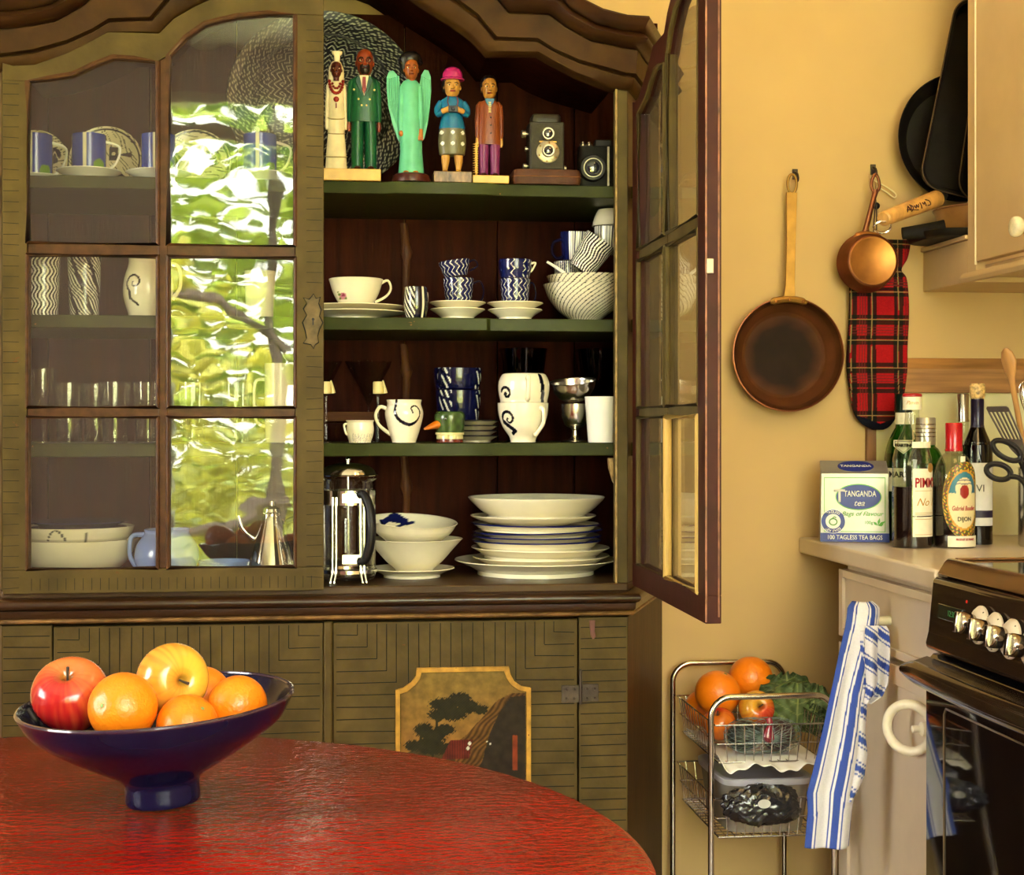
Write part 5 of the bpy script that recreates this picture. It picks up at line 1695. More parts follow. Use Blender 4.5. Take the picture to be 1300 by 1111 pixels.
# third shelf: glasses
gg = 'drinking glasses behind the glass door'
FACET = [(0, 0), (15, 0), (15, .02), (3, .06), (2.4, .3), (5, .36), (13, .5), (16, .75), (17.5, 1), (16.4, 1), (14.5, .74), (11, .52), (0, .44)]
TUMB = [(0, 0), (15, 0), (16.5, .3), (19, 1), (18, 1), (15.4, .3), (14, .08), (0, .08)]
gw = glassware('facet_goblet', 'faceted stem goblet at the far left of the glasses shelf', 'glass', 55, .10, ZS3, 468, FACET, gg, n=10)
gt = None
for px, y, tp_, lb in ((88, .17, 486, 'clear tumbler behind the faceted goblet'), (146, .10, 481, 'clear tumbler in the middle of the left-hand panes'), (122, .22, 484, 'clear tumbler at the back between two other tumblers'), (188, .11, 488, 'clear tumbler beside the vertical glazing bar'), (245, .12, 484, 'clear tumbler behind the lower right pane, left one'), (300, .12, 486, 'clear tumbler behind the lower right pane, right one')):
    if gt is None:
        gt = glassware('clear_tumbler', lb, 'glass', px, y, ZS3, tp_, TUMB, gg)
    else:
        copy_tree(gt, (XX(px, y), y, ZS3), label=lb)
vessel('white_mug', 'plain cream mug on the glasses shelf behind the right panes', 'mug', 356, .13, ZS3, 462, [(0, 0), (18, 0), (19, .04), (20, .5), (20, 1)], CHINA, k=0, handle=[(-19, .8, 0), (-32, .75, 0), (-31, .3, 0), (-19, .2, 0)], hr=2.2)
# floor: bowls, plates, jug and kettle
gl = 'large bowls stacked behind the closed door'
u = SC(98, .18)
vessel('large_bowl', 'large plain cream bowl on the floor behind the closed door', 'bowl', 98, .18, ZF0, 684, [(0, 0), (36, 0), (38, .06), (60, .4), (72, .8), (76, 1)], CHINA, t=2, n=64, group=gl)
vessel('large_bowl', 'large cream bowl with thin black line drawing nested in the plain one', 'bowl', 98, .18, ZZ(700, .18, 98), 668, [(0, 0), (36, 0), (50, .2), (66, .6), (71, 1)], PRINT, t=2, n=150, step=1, group=gl, k=2,
       colf=lambda co: mix(near_curve((th(co) + PI / 2) * 68, co[:, 2], [(-16 + 13 * sin(t), 24 + 7 * cos(t * 2.1)) for t in np.linspace(0, 5, 160)] + [(22, 16 + k * .4) for k in range(30)], .8), INK, CRM))
sdp = plate('navy_plate', 'dark blue plate lying in the stacked large bowls, lower one', 'plate', 98, .18, ZZ(682, .18, 98), 62, 36, 12, mat('navy_plate_glaze', '#1c2258', .2, coat=.3), group='navy plates on the large bowls')
copy_tree(sdp, (XX(100, .18), .18, ZZ(674, .18, 98)), label='dark blue plate topping the stacked large bowls')
LBLUE = mat('pale_blue_glaze', '#7d93d0', .15, coat=.3, noise=.06)
vessel('blue_pitcher', 'pale blue round pitcher standing behind the lower glazing bar', 'jug', 212, .11, ZF0, 672, [(0, 0), (26, 0), (30, .08), (40, .4), (38, .7), (28, .92), (29, 1)], LBLUE, handle=[(-28, .9, 0), (-44, .86, 0), (-46, .5, 0), (-36, .25, 0)], hr=3.2)
vessel('blue_dish', 'low pale blue dish in front of the kettle behind the glass', 'bowl', 285, .07, ZF0, 712, [(0, 0), (20, 0), (28, .4), (33, 1)], LBLUE)
ky = .14
u = SC(345, ky)
kt = thing('steel_kettle', 'tall conical polished kettle behind the lower right pane', 'kettle', (XX(345, ky), ky, ZF0))
KH = ZZ(650, ky, 345) - ZF0
MB().lathe(smoothprof([(0, 0), (36 * u, 0), (37 * u, .04 * KH), (30 * u, .35 * KH), (20 * u, .7 * KH), (13 * u, .95 * KH), (12 * u, KH), (0, KH)], 3), 40).build('body', CHROME, kt)
MB().lathe([(0, KH), (13 * u, KH), (12 * u, KH + 4 * u), (4 * u, KH + 8 * u), (4 * u, KH + 14 * u), (0, KH + 15 * u)], 24).build('lid', CHROME, kt)
MB().tube(curve3([(-22 * u, 0, .6 * KH), (-36 * u, 0, .75 * KH), (-42 * u, 0, .95 * KH)], 5), [4 * u] * 3 + [3 * u] * 8, 10).build('spout', CHROME, kt)
MB().tube(curve3([(18 * u, 0, .85 * KH), (36 * u, 0, .9 * KH), (42 * u, 0, .6 * KH), (32 * u, 0, .28 * KH)], 5), 3.4 * u, 10).build('handle', BLACK, kt)
# ------------------------------------------------------------------ pans and glove on the wall
def hook(px, py, label):
    p_ = PY(px, py, YB)
    o = thing('wall_hook', label, 'hook', (p_.x, YB, p_.z))
    MB().box(-.006, .006, -.003, 0, -.010, .012).build('back_plate', IRON, o, bevel=.001)
    MB().tube(curve3([(0, -.003, .004), (0, -.016, 0), (0, -.022, -.010), (0, -.018, -.016), (0, -.020, -.004)][:4], 4), .0028, 8).build('prong', IRON, o)
    return o
hook(1009, 222, 'small dark iron hook holding the large copper frying pan')
hook(1108, 216, 'small dark iron hook holding the little copper saucepan')
yp = .352
u = SC(1002, yp)
c_ = PY(1001, 450, yp)
fpn = thing('copper_frying_pan', 'large old copper frying pan with long brass handle hanging on wall', 'pan', (c_.x, YB - .002, c_.z))
R_ = 72.5 * u
PANIN = mat('blackened_pan_inside', (.035, .014, .007), .32, metal=.5, noise=.6, nscale=9, coat=.1)
MB().lathe(smoothprof([(0, .002), (.72 * R_, .002), (.77 * R_, .006), (.92 * R_, .030), (R_, .047)], 4) + [(R_ + .0005, .048), (R_ - .002, .0485)] + smoothprof([(R_ - .003, .046), (.90 * R_, .030), (.75 * R_, .0095), (.70 * R_, .006)], 4), 72, RX(PI / 2)).build('pan_body', COPPER, fpn)
def pancol(co):
    r = np.hypot(co[:, 0], co[:, 2]) / R_
    n_ = .02 * np.sin(co[:, 0] * 90 + 3 * np.sin(co[:, 2] * 60)) + .02 * np.sin(co[:, 2] * 140 + co[:, 0] * 50)
    k = np.clip((r + n_ - .50) / .36, 0, 1)[:, None]
    k2 = np.clip((r - .80) / .18, 0, 1)[:, None]
    c = np.array((.016, .007, .004)) * (1 - k) + np.array((.105, .034, .012)) * k
    return c * (1 - .45 * k2)
MB().lathe(resample([(R_ - .0042, .0455), (.905 * R_, .0315), (.76 * R_, .0112), (.70 * R_, .0078), (0, .0076)], .0018), 96, RX(PI / 2)).build('pan_lining', mat('seasoned_lining', vcol=True, rough=.5, metal=0, noise=.3, nscale=14, spec=.08), fpn, colf=pancol, smooth=60)
dx, dz = XX(1009, yp) - c_.x, ZZ(226, YB - .02, 1009) - c_.z
hb = MB()
hz0 = R_ - .004
def bar(mb, pts, hw, ht):
    R = []
    for (x, y, z), w_ in zip(pts, hw):
        R.append([(x - w_, y - ht, z), (x + w_, y - ht, z), (x + w_, y + ht, z), (x - w_, y + ht, z)])
    mb.rings(R)
bar(hb, [(.002, -.046, hz0 + .004), (.004, -.044, hz0 + .03), (dx * .7, -.034, (hz0 + dz) / 2), (dx - .001, -.028, dz - .032)], [.0125, .0098, .0098, .0115], .0018)
hb.tube([(dx + .0095 * cos(a), -.027, dz - .014 + .020 * sin(a)) for a in [2 * PI * k / 20 for k in range(20)]], .0030, 8, closed=True)
hnd_ = hb.build('handle', BRASS, fpn, bevel=.0006)
br_ = MB()
bar_pts = []
for k in range(11):
    a = rad(90 + 20 - 4 * k)
    bar_pts.append((R_ * .965 * cos(a), -.046, R_ * .965 * sin(a)))
br_.tube(bar_pts, [.004] + [.0075] * 9 + [.004], 8)
br_.build('handle_bracket', BRASS, fpn)
rv = MB()
for a in (75, 90, 105):
    MB().ball((R_ * .955 * cos(rad(a)), -.0535, R_ * .955 * sin(rad(a))), (.0035, .0025, .0035), 10, 8).build('rivet', COPPERB, fpn)

yp2 = .305
c2_ = PY(1111, 331, yp2)
u = SC(1111, yp2)
spn = thing('copper_saucepan', 'small copper saucepan hanging with its base outward over the tartan glove', 'pan', (c2_.x - .004, YB - .046, c2_.z))
r0, r1 = 38 * u, 32 * u
MB().lathe([(r0 - .002, 0), (r0, 0), (r0 + .001, .003), (r0 - .001, .006), (r1 + .003, .044), (r1, .047), (r1 - .004, .0478), (0, .0478), (0, .046), (r1 - .003, .045), (r0 - .002, .001)], 56, RX(PI / 2)).build('pan_body', COPPER, spn)
MB().lathe([(0, .0478), (r1 - .002, .0478), (r1 - .003, .0488), (r1 - .005, .0488), (r1 - .006, .0482), (0, .0482)], 48, RX(PI / 2)).build('pan_base', COPPERB, spn)
hb = MB()
ht_ = PY(1108, 224, YB - .03)
tx, tz = ht_.x - c2_.x + .004, ht_.z - c2_.z
hb.loft([(r0 - .004, 0, -.004, .010, .004), (r0 + .01, 0, -.006, .0065, .004), ((r0 + tz) * .5, tx * .6, -.004, .0052, .004), (tz - .036, tx, 0, .0062, .004), (tz - .030, tx, 0, .008, .0035)], 12)
hb.tube([(tx + .0085 * cos(a) * (1 - .35 * sin(a)), 0, tz - .016 + .018 * sin(a)) for a in [2 * PI * k / 20 for k in range(20)]], .0034, 8, closed=True)
hb.build('handle', mat('dark_copper', (.20, .065, .025), .4, metal=.7, noise=.3), spn)
hb = MB()
hb.tube([(r0 * .96 * cos(rad(a)), -.012, r0 * .96 * sin(rad(a))) for a in range(58, 124, 6)], [.003] + [.0065] * 9 + [.003], 8)
hb.build('handle_bracket', COPPERB, spn)

# tartan oven glove
yg = .380
u = SC(1115, yg)
gx = XX(1115, yg)
gl_ = thing('tartan_oven_glove', 'red tartan padded oven glove with navy tip hanging behind the saucepan', 'oven glove', (gx, yg, ZZ(430, yg, 1115)))
TART = mat('tartan_cloth', vcol=True, rough=.9, noise=.12, nscale=260, bump=.3, bscale=400, spec=.15, bdist=.001)
rows_ = [(304, 1100, 1158), (312, 1100, 1158), (328, 1098, 1154), (342, 1090, 1146), (352, 1078, 1152), (370, 1076, 1154), (400, 1075.5, 1155), (440, 1074.5, 1154.5), (470, 1074, 1154), (500, 1077, 1149), (515, 1079, 1145), (527, 1083, 1139), (537, 1091, 1133), (543, 1101, 1127), (546, 1108, 1120)]
rows_ = [tuple(r) for r in smoothprof(rows_, 5)]
def glove(rows):
    mb = MB()
    secs = []
    for py_, xa, xb2 in rows:
        secs.append((-(py_ - 430) * u, ((xa + xb2) / 2 - 1115) * u, .004 * sin(py_ * .045), (xb2 - xa) / 2 * u, (.011 + .003 * sin(py_ * .03)) * min(1, (xb2 - xa) / 40), 2.6))
    R = []
    for z, cx, cy, rx, ry, q_ in secs[::-1]:
        xs = np.linspace(-1, 1, 73)
        fr_ = [(cx + x * rx, cy - ry * max(0, 1 - abs(x) ** q_) ** (1 / q_), z) for x in xs]
        bk2 = [(cx + x * rx, cy + ry * max(0, 1 - abs(x) ** q_) ** (1 / q_), z) for x in np.linspace(1, -1, 21)[1:-1]]
        R.append(fr_ + bk2)
    return mb.rings(R)
def tart(co):
    X, Z = co[:, 0] / u, -co[:, 2] / u
    def band_(v):
        f_ = frac(v / 61.0) * 61.0
        dark = (f_ < 5) | ((f_ > 7) & (f_ < 13)) | ((f_ > 26) & (f_ < 31)) | ((f_ > 33) & (f_ < 38))
        lite = ((f_ > 16) & (f_ < 17)) | ((f_ > 19.5) & (f_ < 20.5)) | ((f_ > 23) & (f_ < 24))
        yel = ((f_ > 5.6) & (f_ < 6.5)) | ((f_ > 31.6) & (f_ < 32.5))
        return dark, lite, yel
    dh, lh, yh = band_(Z + 30)
    dv, lv, yv = band_(X + 43)
    c = np.tile(np.array(hexc('#940d16')), (len(co), 1))
    dk_ = np.array(hexc('#14180f'))
    c[dh ^ dv] = .55 * dk_ + .45 * np.array(hexc('#4a0a10'))
    c[dh & dv] = dk_
    c[(lh | lv)] = hexc('#5a2020')
    c[(yh | yv)] = hexc('#8a7a4a')
    tip = Z + (np.abs(X) * .35) > 108
    c[tip] = hexc('#0c0f1c')
    return c
go = glove(resample([(r[0], r[1]) for r in rows_], 1.2) and [(r_, float(np.interp(r_, [q_[0] for q_ in rows_], [q_[1] for q_ in rows_])), float(np.interp(r_, [q_[0] for q_ in rows_], [q_[2] for q_ in rows_]))) for r_ in np.arange(304.5, 546, .9)])
go.build('glove_body', TART, gl_, colf=tart, smooth=80)
MB().tube([(-8 * u, -.004, 125 * u), (-7 * u, -.010, 160 * u), (-7 * u, -.014, 196 * u), (-5 * u, -.012, 160 * u), (-3 * u, -.004, 126 * u)], .0012, 6).build('hanging_loop', mat('cord', '#3a2a20', .8), gl_)
# little plastic strip with a bead on the hook
p_ = PY(1113, 232, YB - .03)
u = SC(1113, .37)
pt = thing('plastic_tag', 'small clear plastic strip with a black bead hanging from the saucepan hook', 'tag', (p_.x, YB - .012, p_.z))
MB().tube(curve3([(-4 * u, 0, 8 * u), (6 * u, 0, 2 * u), (18 * u, 0, -4 * u), (29 * u, 0, -12 * u), (27 * u, 0, -17 * u), (17 * u, 0, -10 * u), (4 * u, 0, -3 * u)], 4), 1.0 * u, 6).build('strip', mat('clear_plastic_edge', (.75, .62, .35), .2), pt)
MB().tube([(-2 * u, 0, 4 * u), (2 * u, 0, -18 * u), (4 * u, 0, -44 * u)], .5 * u, 5).build('string', mat('thin_string', '#8a7040', .8), pt)
MB().ball((3 * u, -.002, -28 * u), 4.6 * u, 14, 10).build('bead', BLACK, pt)

# ------------------------------------------------------------------ wall cabinet and its shelf of pans
WXF = 1.252
wc = thing('wall_cabinet', 'cream painted wall cabinet with boxed open shelf end at upper right', 'cabinet', (WXF, .0, 1.42))
WC = mat('aged_cream_cabinet', (.56, .385, .19), .45, spec=.3, noise=.06, nscale=10, coat=.15, wear=('#6a4526', .79, 30))
def wbox(nm, m, x0, x1, y0, y1, z0, z1, bev=.002, par=None):
    return MB().box(x0 - WXF, x1 - WXF, y0, y1, z0 - 1.42, z1 - 1.42).build(nm, m, par or wc, bevel=bev)
yc = PX(1229, 300, WXF).y
zs0 = PX(1171, 371, WXF).z
zs1 = PX(1177, 313.6, WXF).z
wbox('shelf_box', WC, WXF, RW - .001, yc + .001, YB - .001, zs0, zs1 - .010)
wbox('shelf_board', WC, WXF - .006, RW - .001, yc + .001, YB - .001, zs1 - .009, zs1)
yb2_ = PX(1241, 300, WXF).y
wbox('end_stile', WC, WXF - .001, WXF + .02, yb2_ + .004, yc, 1.43, 2.3)
wbox('end_panel', WC, WXF + .02, RW - .001, yc - .018, yc - .001, 1.43, 2.3)
wd = wbox('cabinet_door', WC, WXF - .004, WXF + .016, yb2_ - .46, yb2_ - .001, 1.455, 2.3)
MB().tube([(-.003, yb2_ + .001, .03), (-.003, yb2_ + .001, .88)], .003, 8).build('bead_moulding', mat('bright_cream_bead', (.72, .58, .36), .35), wc)
wbox('cabinet_bottom', WC, WXF + .017, RW - .001, yb2_ - .46, yc - .019, 1.43, 1.45)
ml = MB()
zm1, zm0 = PX(1238, 343, WXF - .01).z, PX(1232, 357.5, WXF - .01).z
ml.prism([(.0, zm0), (-.012, zm0), (-.017, zm0 + .008), (-.016, zm1 - .008), (-.010, zm1 - .001), (0, zm1)], yc + .002, yb2_ - .46, lambda a, w_, b: (a, w_, b - 1.42))
ml.build('bottom_moulding', WC, wc, bevel=.001)
kp = PX(1299, 288, WXF - .015)
MB().lathe(smoothprof([(0, 0), (.007, 0), (.007, .010), (.016, .016), (.019, .024), (.016, .032), (0, .036)], 4), 32, T(-.004, kp.y, kp.z - 1.42) @ RY(-PI / 2)).build('knob', mat('crackled_cream_knob', (.74, .64, .42), .25, noise=.2, nscale=60, coat=.3), wd)
# pans on the shelf
ZP = zs1 + .0008
gpan = 'dark pans on the open shelf'
sk_ = thing('black_griddle', 'flat black griddle lowest on the open shelf of pans', 'pan', (WXF + .10, .275, ZP))
MB().loft([(0, 0, 0, .155, .098, 5), (.004, 0, 0, .160, .102, 5), (.013, 0, 0, .163, .104, 5), (.015, 0, 0, .161, .103, 5)], 48).build('griddle_plate', BLACKMETAL, sk_)
hg_ = MB()
pa = PY(1146, 299, .255)
hg_.loft([(0, 0, 0, .012, .005), (.03, 0, 0, .014, .006), (.075, 0, 0, .018, .007), (.09, 0, 0, .020, .007)], 12, T(-.205, -.03, .010) @ RY(rad(84)))
hg_.build('handle', BLACKMETAL, sk_)
cs = thing('tan_skillet', 'tan enamelled shallow pan lying on the black griddle', 'pan', (WXF + .085, .275, ZP + .0215))
MB().lathe(shell(smoothprof([(.088, 0), (.092, .003), (.100, .03), (.104, .042)], 3), .003), 56).build('pan_body', mat('tan_enamel', (.36, .165, .05), .35, noise=.4, nscale=12, coat=.2), cs)
MB().tube([(.104 * cos(a), .104 * sin(a), .043) for a in [2 * PI * k / 56 for k in range(56)]], .0025, 6, closed=True).build('rim', mat('brown_rim', (.22, .09, .03), .4), cs)
# big round pan and two roasting tins leaning upright behind
bp_ = PY(1216, 176, .352)
rp_ = bp_.x - XX(1137.5, .352)
rpn = thing('round_black_pan', 'big round black pan leaning upright against the wall above the shelf', 'pan', (bp_.x, .376, bp_.z))
MB().lathe(shell(smoothprof([(rp_ * .72, 0), (rp_ * .8, .004), (rp_ * .95, .026), (rp_, .036)], 3), .003), 72, RX(PI / 2) ).build('pan_body', BLACKMETAL, rpn)
def tin(name, label, w_, h_, d, loc, rot):
    o = thing(name, label, 'roasting tin', loc, 0, None, rot)
    def rr(a, b, r, z, n=8):
        pts = []
        for cx, cz, a0 in ((a - r, b - r, 0), (-a + r, b - r, 90), (-a + r, -b + r, 180), (a - r, -b + r, 270)):
            pts += [(cx + r * cos(rad(a0 + 90 * k / n)), z, cz + r * sin(rad(a0 + 90 * k / n))) for k in range(n + 1)]
        return pts
    R = [rr(w_ - .012, h_ - .012, .03, 0), rr(w_ - .008, h_ - .008, .034, -.004), rr(w_, h_, .04, -d), rr(w_ + .006, h_ + .006, .044, -d - .001), rr(w_ + .006, h_ + .006, .044, -d + .001), rr(w_ + .001, h_ + .001, .04, -d + .002), rr(w_ - .004, h_ - .004, .034, -.002), rr(w_ - .008, h_ - .008, .03, .0035)]
    MB().rings(R, cap0=False, cap1=True).build('tin_body', BLACKMETAL, o)
    MB().tube(rr(w_ + .006, h_ + .006, .044, -d), .0016, 6, closed=True).build('rolled_rim', mat('rim_sheen', (.10, .065, .035), .35, metal=.6), o)
    return o
pt1 = PY(1215, 128, .30)
tin('roasting_tin', 'tall black roasting tin leaning upright in front of the round pan', .105, .200, .032, (WXF + .098, .325, pt1.z - .005), (rad(-3), rad(13), rad(0)))
pt2 = PY(1240, 180, .26)
tin('roasting_tin', 'smaller black roasting tin nested before the tall one beside the cabinet edge', .085, .125, .028, (WXF + .122, .282, pt2.z - .005), (rad(-3), rad(10), 0))
# frying pan with the wooden handle
A_, B_ = PY(1121, 278, .13), PY(1190, 252, .21)
wf_ = thing('wooden_handled_pan', 'black frying pan with pale wooden handle and wire ring poking from the shelf', 'pan', tuple(A_))
dv = (B_ - A_)
ln = dv.length
rotm = dv.to_track_quat('Z', 'Y').to_matrix().to_4x4()
u = SC(1150, .17)
WOODH = mat('pale_handle_wood', (.52, .27, .075), .4, noise=.25, nscale=12, stretch=(6, 6, .8))
wh = MB().loft([(0, 0, 0, 9 * u, 8 * u), (2 * u, 0, 0, 11 * u, 9.5 * u), (ln * .5, 0, 0, 12 * u, 10.5 * u), (ln - 2 * u, 0, 0, 12.5 * u, 11 * u), (ln, 0, 0, 11 * u, 10 * u)], 24, rotm).build('handle', WOODH, wf_)
MB().loft([(ln, 0, 0, 8 * u, 7 * u), (ln + 12 * u, 0, 0, 7 * u, 6 * u), (ln + 15 * u, 0, 0, 4 * u, 4 * u), (ln + 19 * u, 0, 0, 3 * u, 3 * u)], 16, rotm).build('ferrule', BLACK, wf_)
MB().tube([(11 * u * cos(a), -2 * u * sin(a), -10 * u + 7.5 * u * sin(a)) for a in [2 * PI * k / 24 for k in range(24)]], 1.5 * u, 8, closed=True, M=RX(rad(12))).build('hanging_ring', CHROME, wf_)
# the burnt-in signature on the handle
sgm = MB()
def onh(t, s):
    """t along the handle 0..1, s across in px"""
    ax = dv.normalized()
    toward = (CL - A_).normalized()
    n_ = (toward - ax * toward.dot(ax)).normalized()
    ac_ = ax.cross(n_).normalized()
    return ax * (t * ln) + ac_ * (s * u) + n_ * (math.sqrt(max(1, 12.2 ** 2 - s * s)) * u + .0004)
scr = [[(.30, 3), (.34, -4), (.36, 2), (.39, -3)], [(.37, 4), (.42, 0), (.38, -5)], [(.44, -2), (.46, 2), (.48, -2), (.50, 2), (.52, -2)], [(.55, -3), (.56, 5)], [(.59, -2), (.61, 1), (.63, -2), (.64, 4)], [(.66, -4), (.71, -1), (.72, 4), (.67, 4)], [(.30, 0), (.5, 5)]]
for st in scr:
    sgm.tube([onh(a, b) for a, b in curve3(st, 3)], .7 * u, 5)
sg_o = sgm.build('burnt_lettering', mat('burnt_brown', '#3a1408', .7), wh)
bod = rotm @ Vector((0, 0, ln + 55 * u))
# ------------------------------------------------------------------ worktop, base cabinet, cooker
CXF = .979
YS = PX(1187, 729, CXF).y           # where the cooker begins
wt = MB().prism([(CXF, YB - .001), (CXF, YS), (RW - .001, YS), (RW - .001, YB - .001)], .867, .900, lambda a, w_, b: (a, b, w_)).build('worktop', CREAM, None, bevel=.005, seg=3)
tag(wt, 'cream painted worktop with chipped front edge running from wall to cooker', 'worktop')
bc = thing('base_cabinet', 'cream base cabinet with one drawer and one ring-handled door', 'cabinet', (CXF + .012, 0, 0))
FX = CXF + .012
yfar = PX(1066, 720, FX).y
def bbox(nm, x0, x1, y0, y1, z0, z1, par=bc, m=CREAM, bev=.002):
    return MB().box(x0, x1, y0, y1, z0, z1).build(nm, m, par, bevel=bev)
bbox('carcass', .016, RW - FX - .002, YS + .002, yfar, .08, .866)
bbox('plinth', .05, RW - FX - .002, YS + .002, yfar - .02, 0, .079)
zd1, zd0 = PX(1067, 722, FX).z, PX(1066, 806, FX).z
yd0, yd1 = YS + .012, yfar - .002
def framed(nm, z0, z1, sw=.028):
    o = bbox(nm, .004, .0155, yd0, yd1, z0, z1)
    for a, b, c_, d in ((yd0, yd0 + sw, z0, z1), (yd1 - sw, yd1, z0, z1), (yd0 + sw, yd1 - sw, z0, z0 + sw * .7), (yd0 + sw, yd1 - sw, z1 - sw * .7, z1)):
        bbox('frame_rail', -.003, .0038, a, b, c_, d, o, bev=.0012)
    return o
drw = framed('drawer', zd0, zd1, .022)
kp = PX(1127, 788, FX)
pgm = MB().lathe([(0, 0), (.0085, 0), (.0085, .052), (.0075, .058), (.004, .060), (0, .060)], 20, T(.004, kp.y, kp.z) @ RY(-PI / 2)).build('peg', mat('ivory_peg', (.80, .70, .48), .3, coat=.2), drw)
dor = framed('door', .10, zd0 - .012, .05)
rp2 = PX(1159, 924, FX - .012)
RING = mat('worn_white_ring', (.78, .70, .52), .35, noise=.1, nscale=40, coat=.2, wear=('#7a5430', .74, 60))
rm = T(-.018, rp2.y, rp2.z) @ RZ(rad(48))
MB().tube([(0, .040 * cos(a), .040 * sin(a)) for a in [2 * PI * k / 36 for k in range(36)]], .0085, 10, closed=True, M=rm).build('ring_handle', RING, dor)
MB().lathe([(0, 0), (.012, 0), (.012, .006), (.006, .010), (.006, .022), (0, .024)], 16, T(.004, rp2.y - .012, rp2.z) @ RY(-PI / 2)).build('ring_mount', RING, dor)

ck = thing('electric_cooker', 'dark brown electric cooker with chrome knobs and black glass oven door', 'cooker', (.967, YS - .003, 0))
CKX = .967
CB = mat('cooker_brown_enamel', (.020, .011, .006), .13, noise=.15, coat=.4)
CG = mat('cooker_black_glass', (.004, .0035, .004), .05, coat=.6, noise=.1)
CEDGE = mat('cooker_bronze_edge', (.16, .075, .025), .22, metal=.6, noise=.2, coat=.3)
W = -.60
def pc(px, py, yy=None):
    p_ = PY(px, py, (YS - .004) if yy is None else yy)
    return (p_.x - CKX, p_.z)
A1, A2, A3, A4, A5 = pc(1176, 823), pc(1178, 800), pc(1184, 736), pc(1190, 729), pc(1203, 709)
ext = lambda a, w_, b: (a, w_, b)
MB().box(.03, RW - CKX - .003, W, -.001, .06, A5[1] - .012).build('cooker_body', CB, ck, bevel=.003)
MB().box(.07, RW - CKX - .003, W + .01, -.011, 0, .059).build('plinth', CB, ck)
pan_ = MB().prism([(A1[0], A1[1]), (A1[0] - .002, A1[1] + .01), A2, A3, (A4[0], A4[1] - .002), (A4[0] + .02, A4[1] - .002), (.029, A1[1])], W, -.0005, ext).build('control_panel', CB, ck, bevel=.004, seg=3)
MB().prism([(A4[0] - .001, A4[1]), (A5[0] - .006, A5[1] - .006), (A5[0], A5[1]), (A5[0] + .012, A5[1]), (A5[0] + .012, A4[1])], W, -.0005, ext).build('hob_rim', CEDGE, ck, bevel=.002, seg=3)
MB().box(A5[0] + .0125, RW - CKX - .004, W, -.0005, A5[1] - .012, A5[1] - .003).build('hob_glass', CG, ck, bevel=.001)
MB().box(A5[0] + .0125, RW - CKX - .004, -.012, -.0005, A5[1] - .0028, A5[1] + .001).build('hob_back_trim', CEDGE, ck, bevel=.001)
# oven door
zt = A1[1] - .006
od = MB().prism([(.0, .13), (-.006, .14), (-.006, zt - .03), (-.003, zt - .012), (.006, zt - .002), (.016, zt), (.028, zt), (.028, .13)], W, -.002, ext).build('oven_door', CG, ck, bevel=.003, seg=3)
hh_ = PX(1163, 852, CKX - .030)
hz = hh_.z
hl = YS - .003
bow = lambda t: -.034 - .012 * sin(PI * t)
hn = MB()
R = []
for k in range(25):
    t = k / 24
    yv = .004 + (W - .004) * t
    e_ = min(1, min(t, 1 - t) * 16 + .12) ** .5
    xo = bow(t)
    R.append([(-.006 * (1 - e_) + (xo + .011 * cos(a)) * 1, yv, hz + (.016 * e_ + .003) * sin(a)) for a in [2 * PI * j / 14 for j in range(14)]])
hn.rings(R)
hn.build('door_handle', CB, od)
for t_ in (-.03, W + .03):
    MB().box(-.034, -.004, t_ - .012, t_ + .012, hz - .008, hz + .008).build('handle_bracket', CB, od, bevel=.002)
MB().prism([(-.003, hz + .012), (-.028, hz + .011), (-.03, hz + .014), (-.005, hz + .022)], W + .01, -.006, ext).build('handle_lip', CB, od, bevel=.001)
chs = MB().tube([(bow(t) - .0085, .002 + (W - .002) * t, hz - .0075) for t in [k / 24 for k in range(25)]], .0016, 6).build('chrome_strip', mat('violet_chrome', (.55, .5, .55), .15, metal=1), od)
wy0 = PX(1198, 930, CKX - .007).y - (YS - .003)
wzt = PX(1198, 899, CKX - .007).z
wfm = MB()
wfm.tube([(-.0065, wy0, .20), (-.0065, wy0, wzt - .01), (-.0065, wy0 - .008, wzt), (-.0065, W - wy0, wzt), (-.0065, W - wy0, .20)], .0018, 6)
wfm.build('window_frame_line', mat('bronze_line', (.30, .24, .16), .3, metal=.8), od)
# rack glints inside are left to real reflections; knobs, display, lamp
gk = mat('cream_dial', (.62, .52, .38), .3, coat=.2)
for k, (px, py) in enumerate(((1222, 797), (1240, 806), (1261, 815), (1287, 826), (1316, 838))):
    kx = A2[0] - .004
    p_ = PX(px, py, CKX - .03)
    ly = p_.y - (YS - .003) - .004
    M_ = T(kx + .002, ly, p_.z + .004) @ RY(rad(-90 + 8))
    cl = MB().lathe([(0, 0), (.029, 0), (.029, .003), (.024, .008), (.017, .012), (0, .012)], 36, M_).build('dial', gk, pan_)
    mk = MB()
    for a in range(8):
        an = rad(40 + a * 40)
        mk.box(.0245, .027, -.0006, .0006, .0053, .0068, M_ @ RZ(an))
    mk.build('dial_marking', BLACK, cl)
    kb = MB().lathe([(0, .012), (.014, .012), (.0155, .016), (.0165, .026), (.0165, .032), (.015, .035), (0, .0355)], 32, M_)
    KCH = bpy.data.materials.get('knob_chrome') or mat('knob_chrome', (.42, .37, .32), .12, metal=1, noise=.1)
    kb.build('knob', KCH, cl)
    MB().box(-.0155, .0155, -.0045, .0045, .033, .041, M_ @ RZ(rad(4))).build('grip', KCH, cl, bevel=.0015)
dp = [PX(x, y, CKX + A2[0] + .000) for x, y in ((1190, 787), (1220, 772))]
dz_ = (A3[0] - A2[0]) / (A3[1] - A2[1])
zc_ = (dp[0].z + dp[1].z) / 2
xs_ = A2[0] + dz_ * (zc_ - A2[1]) - .0012
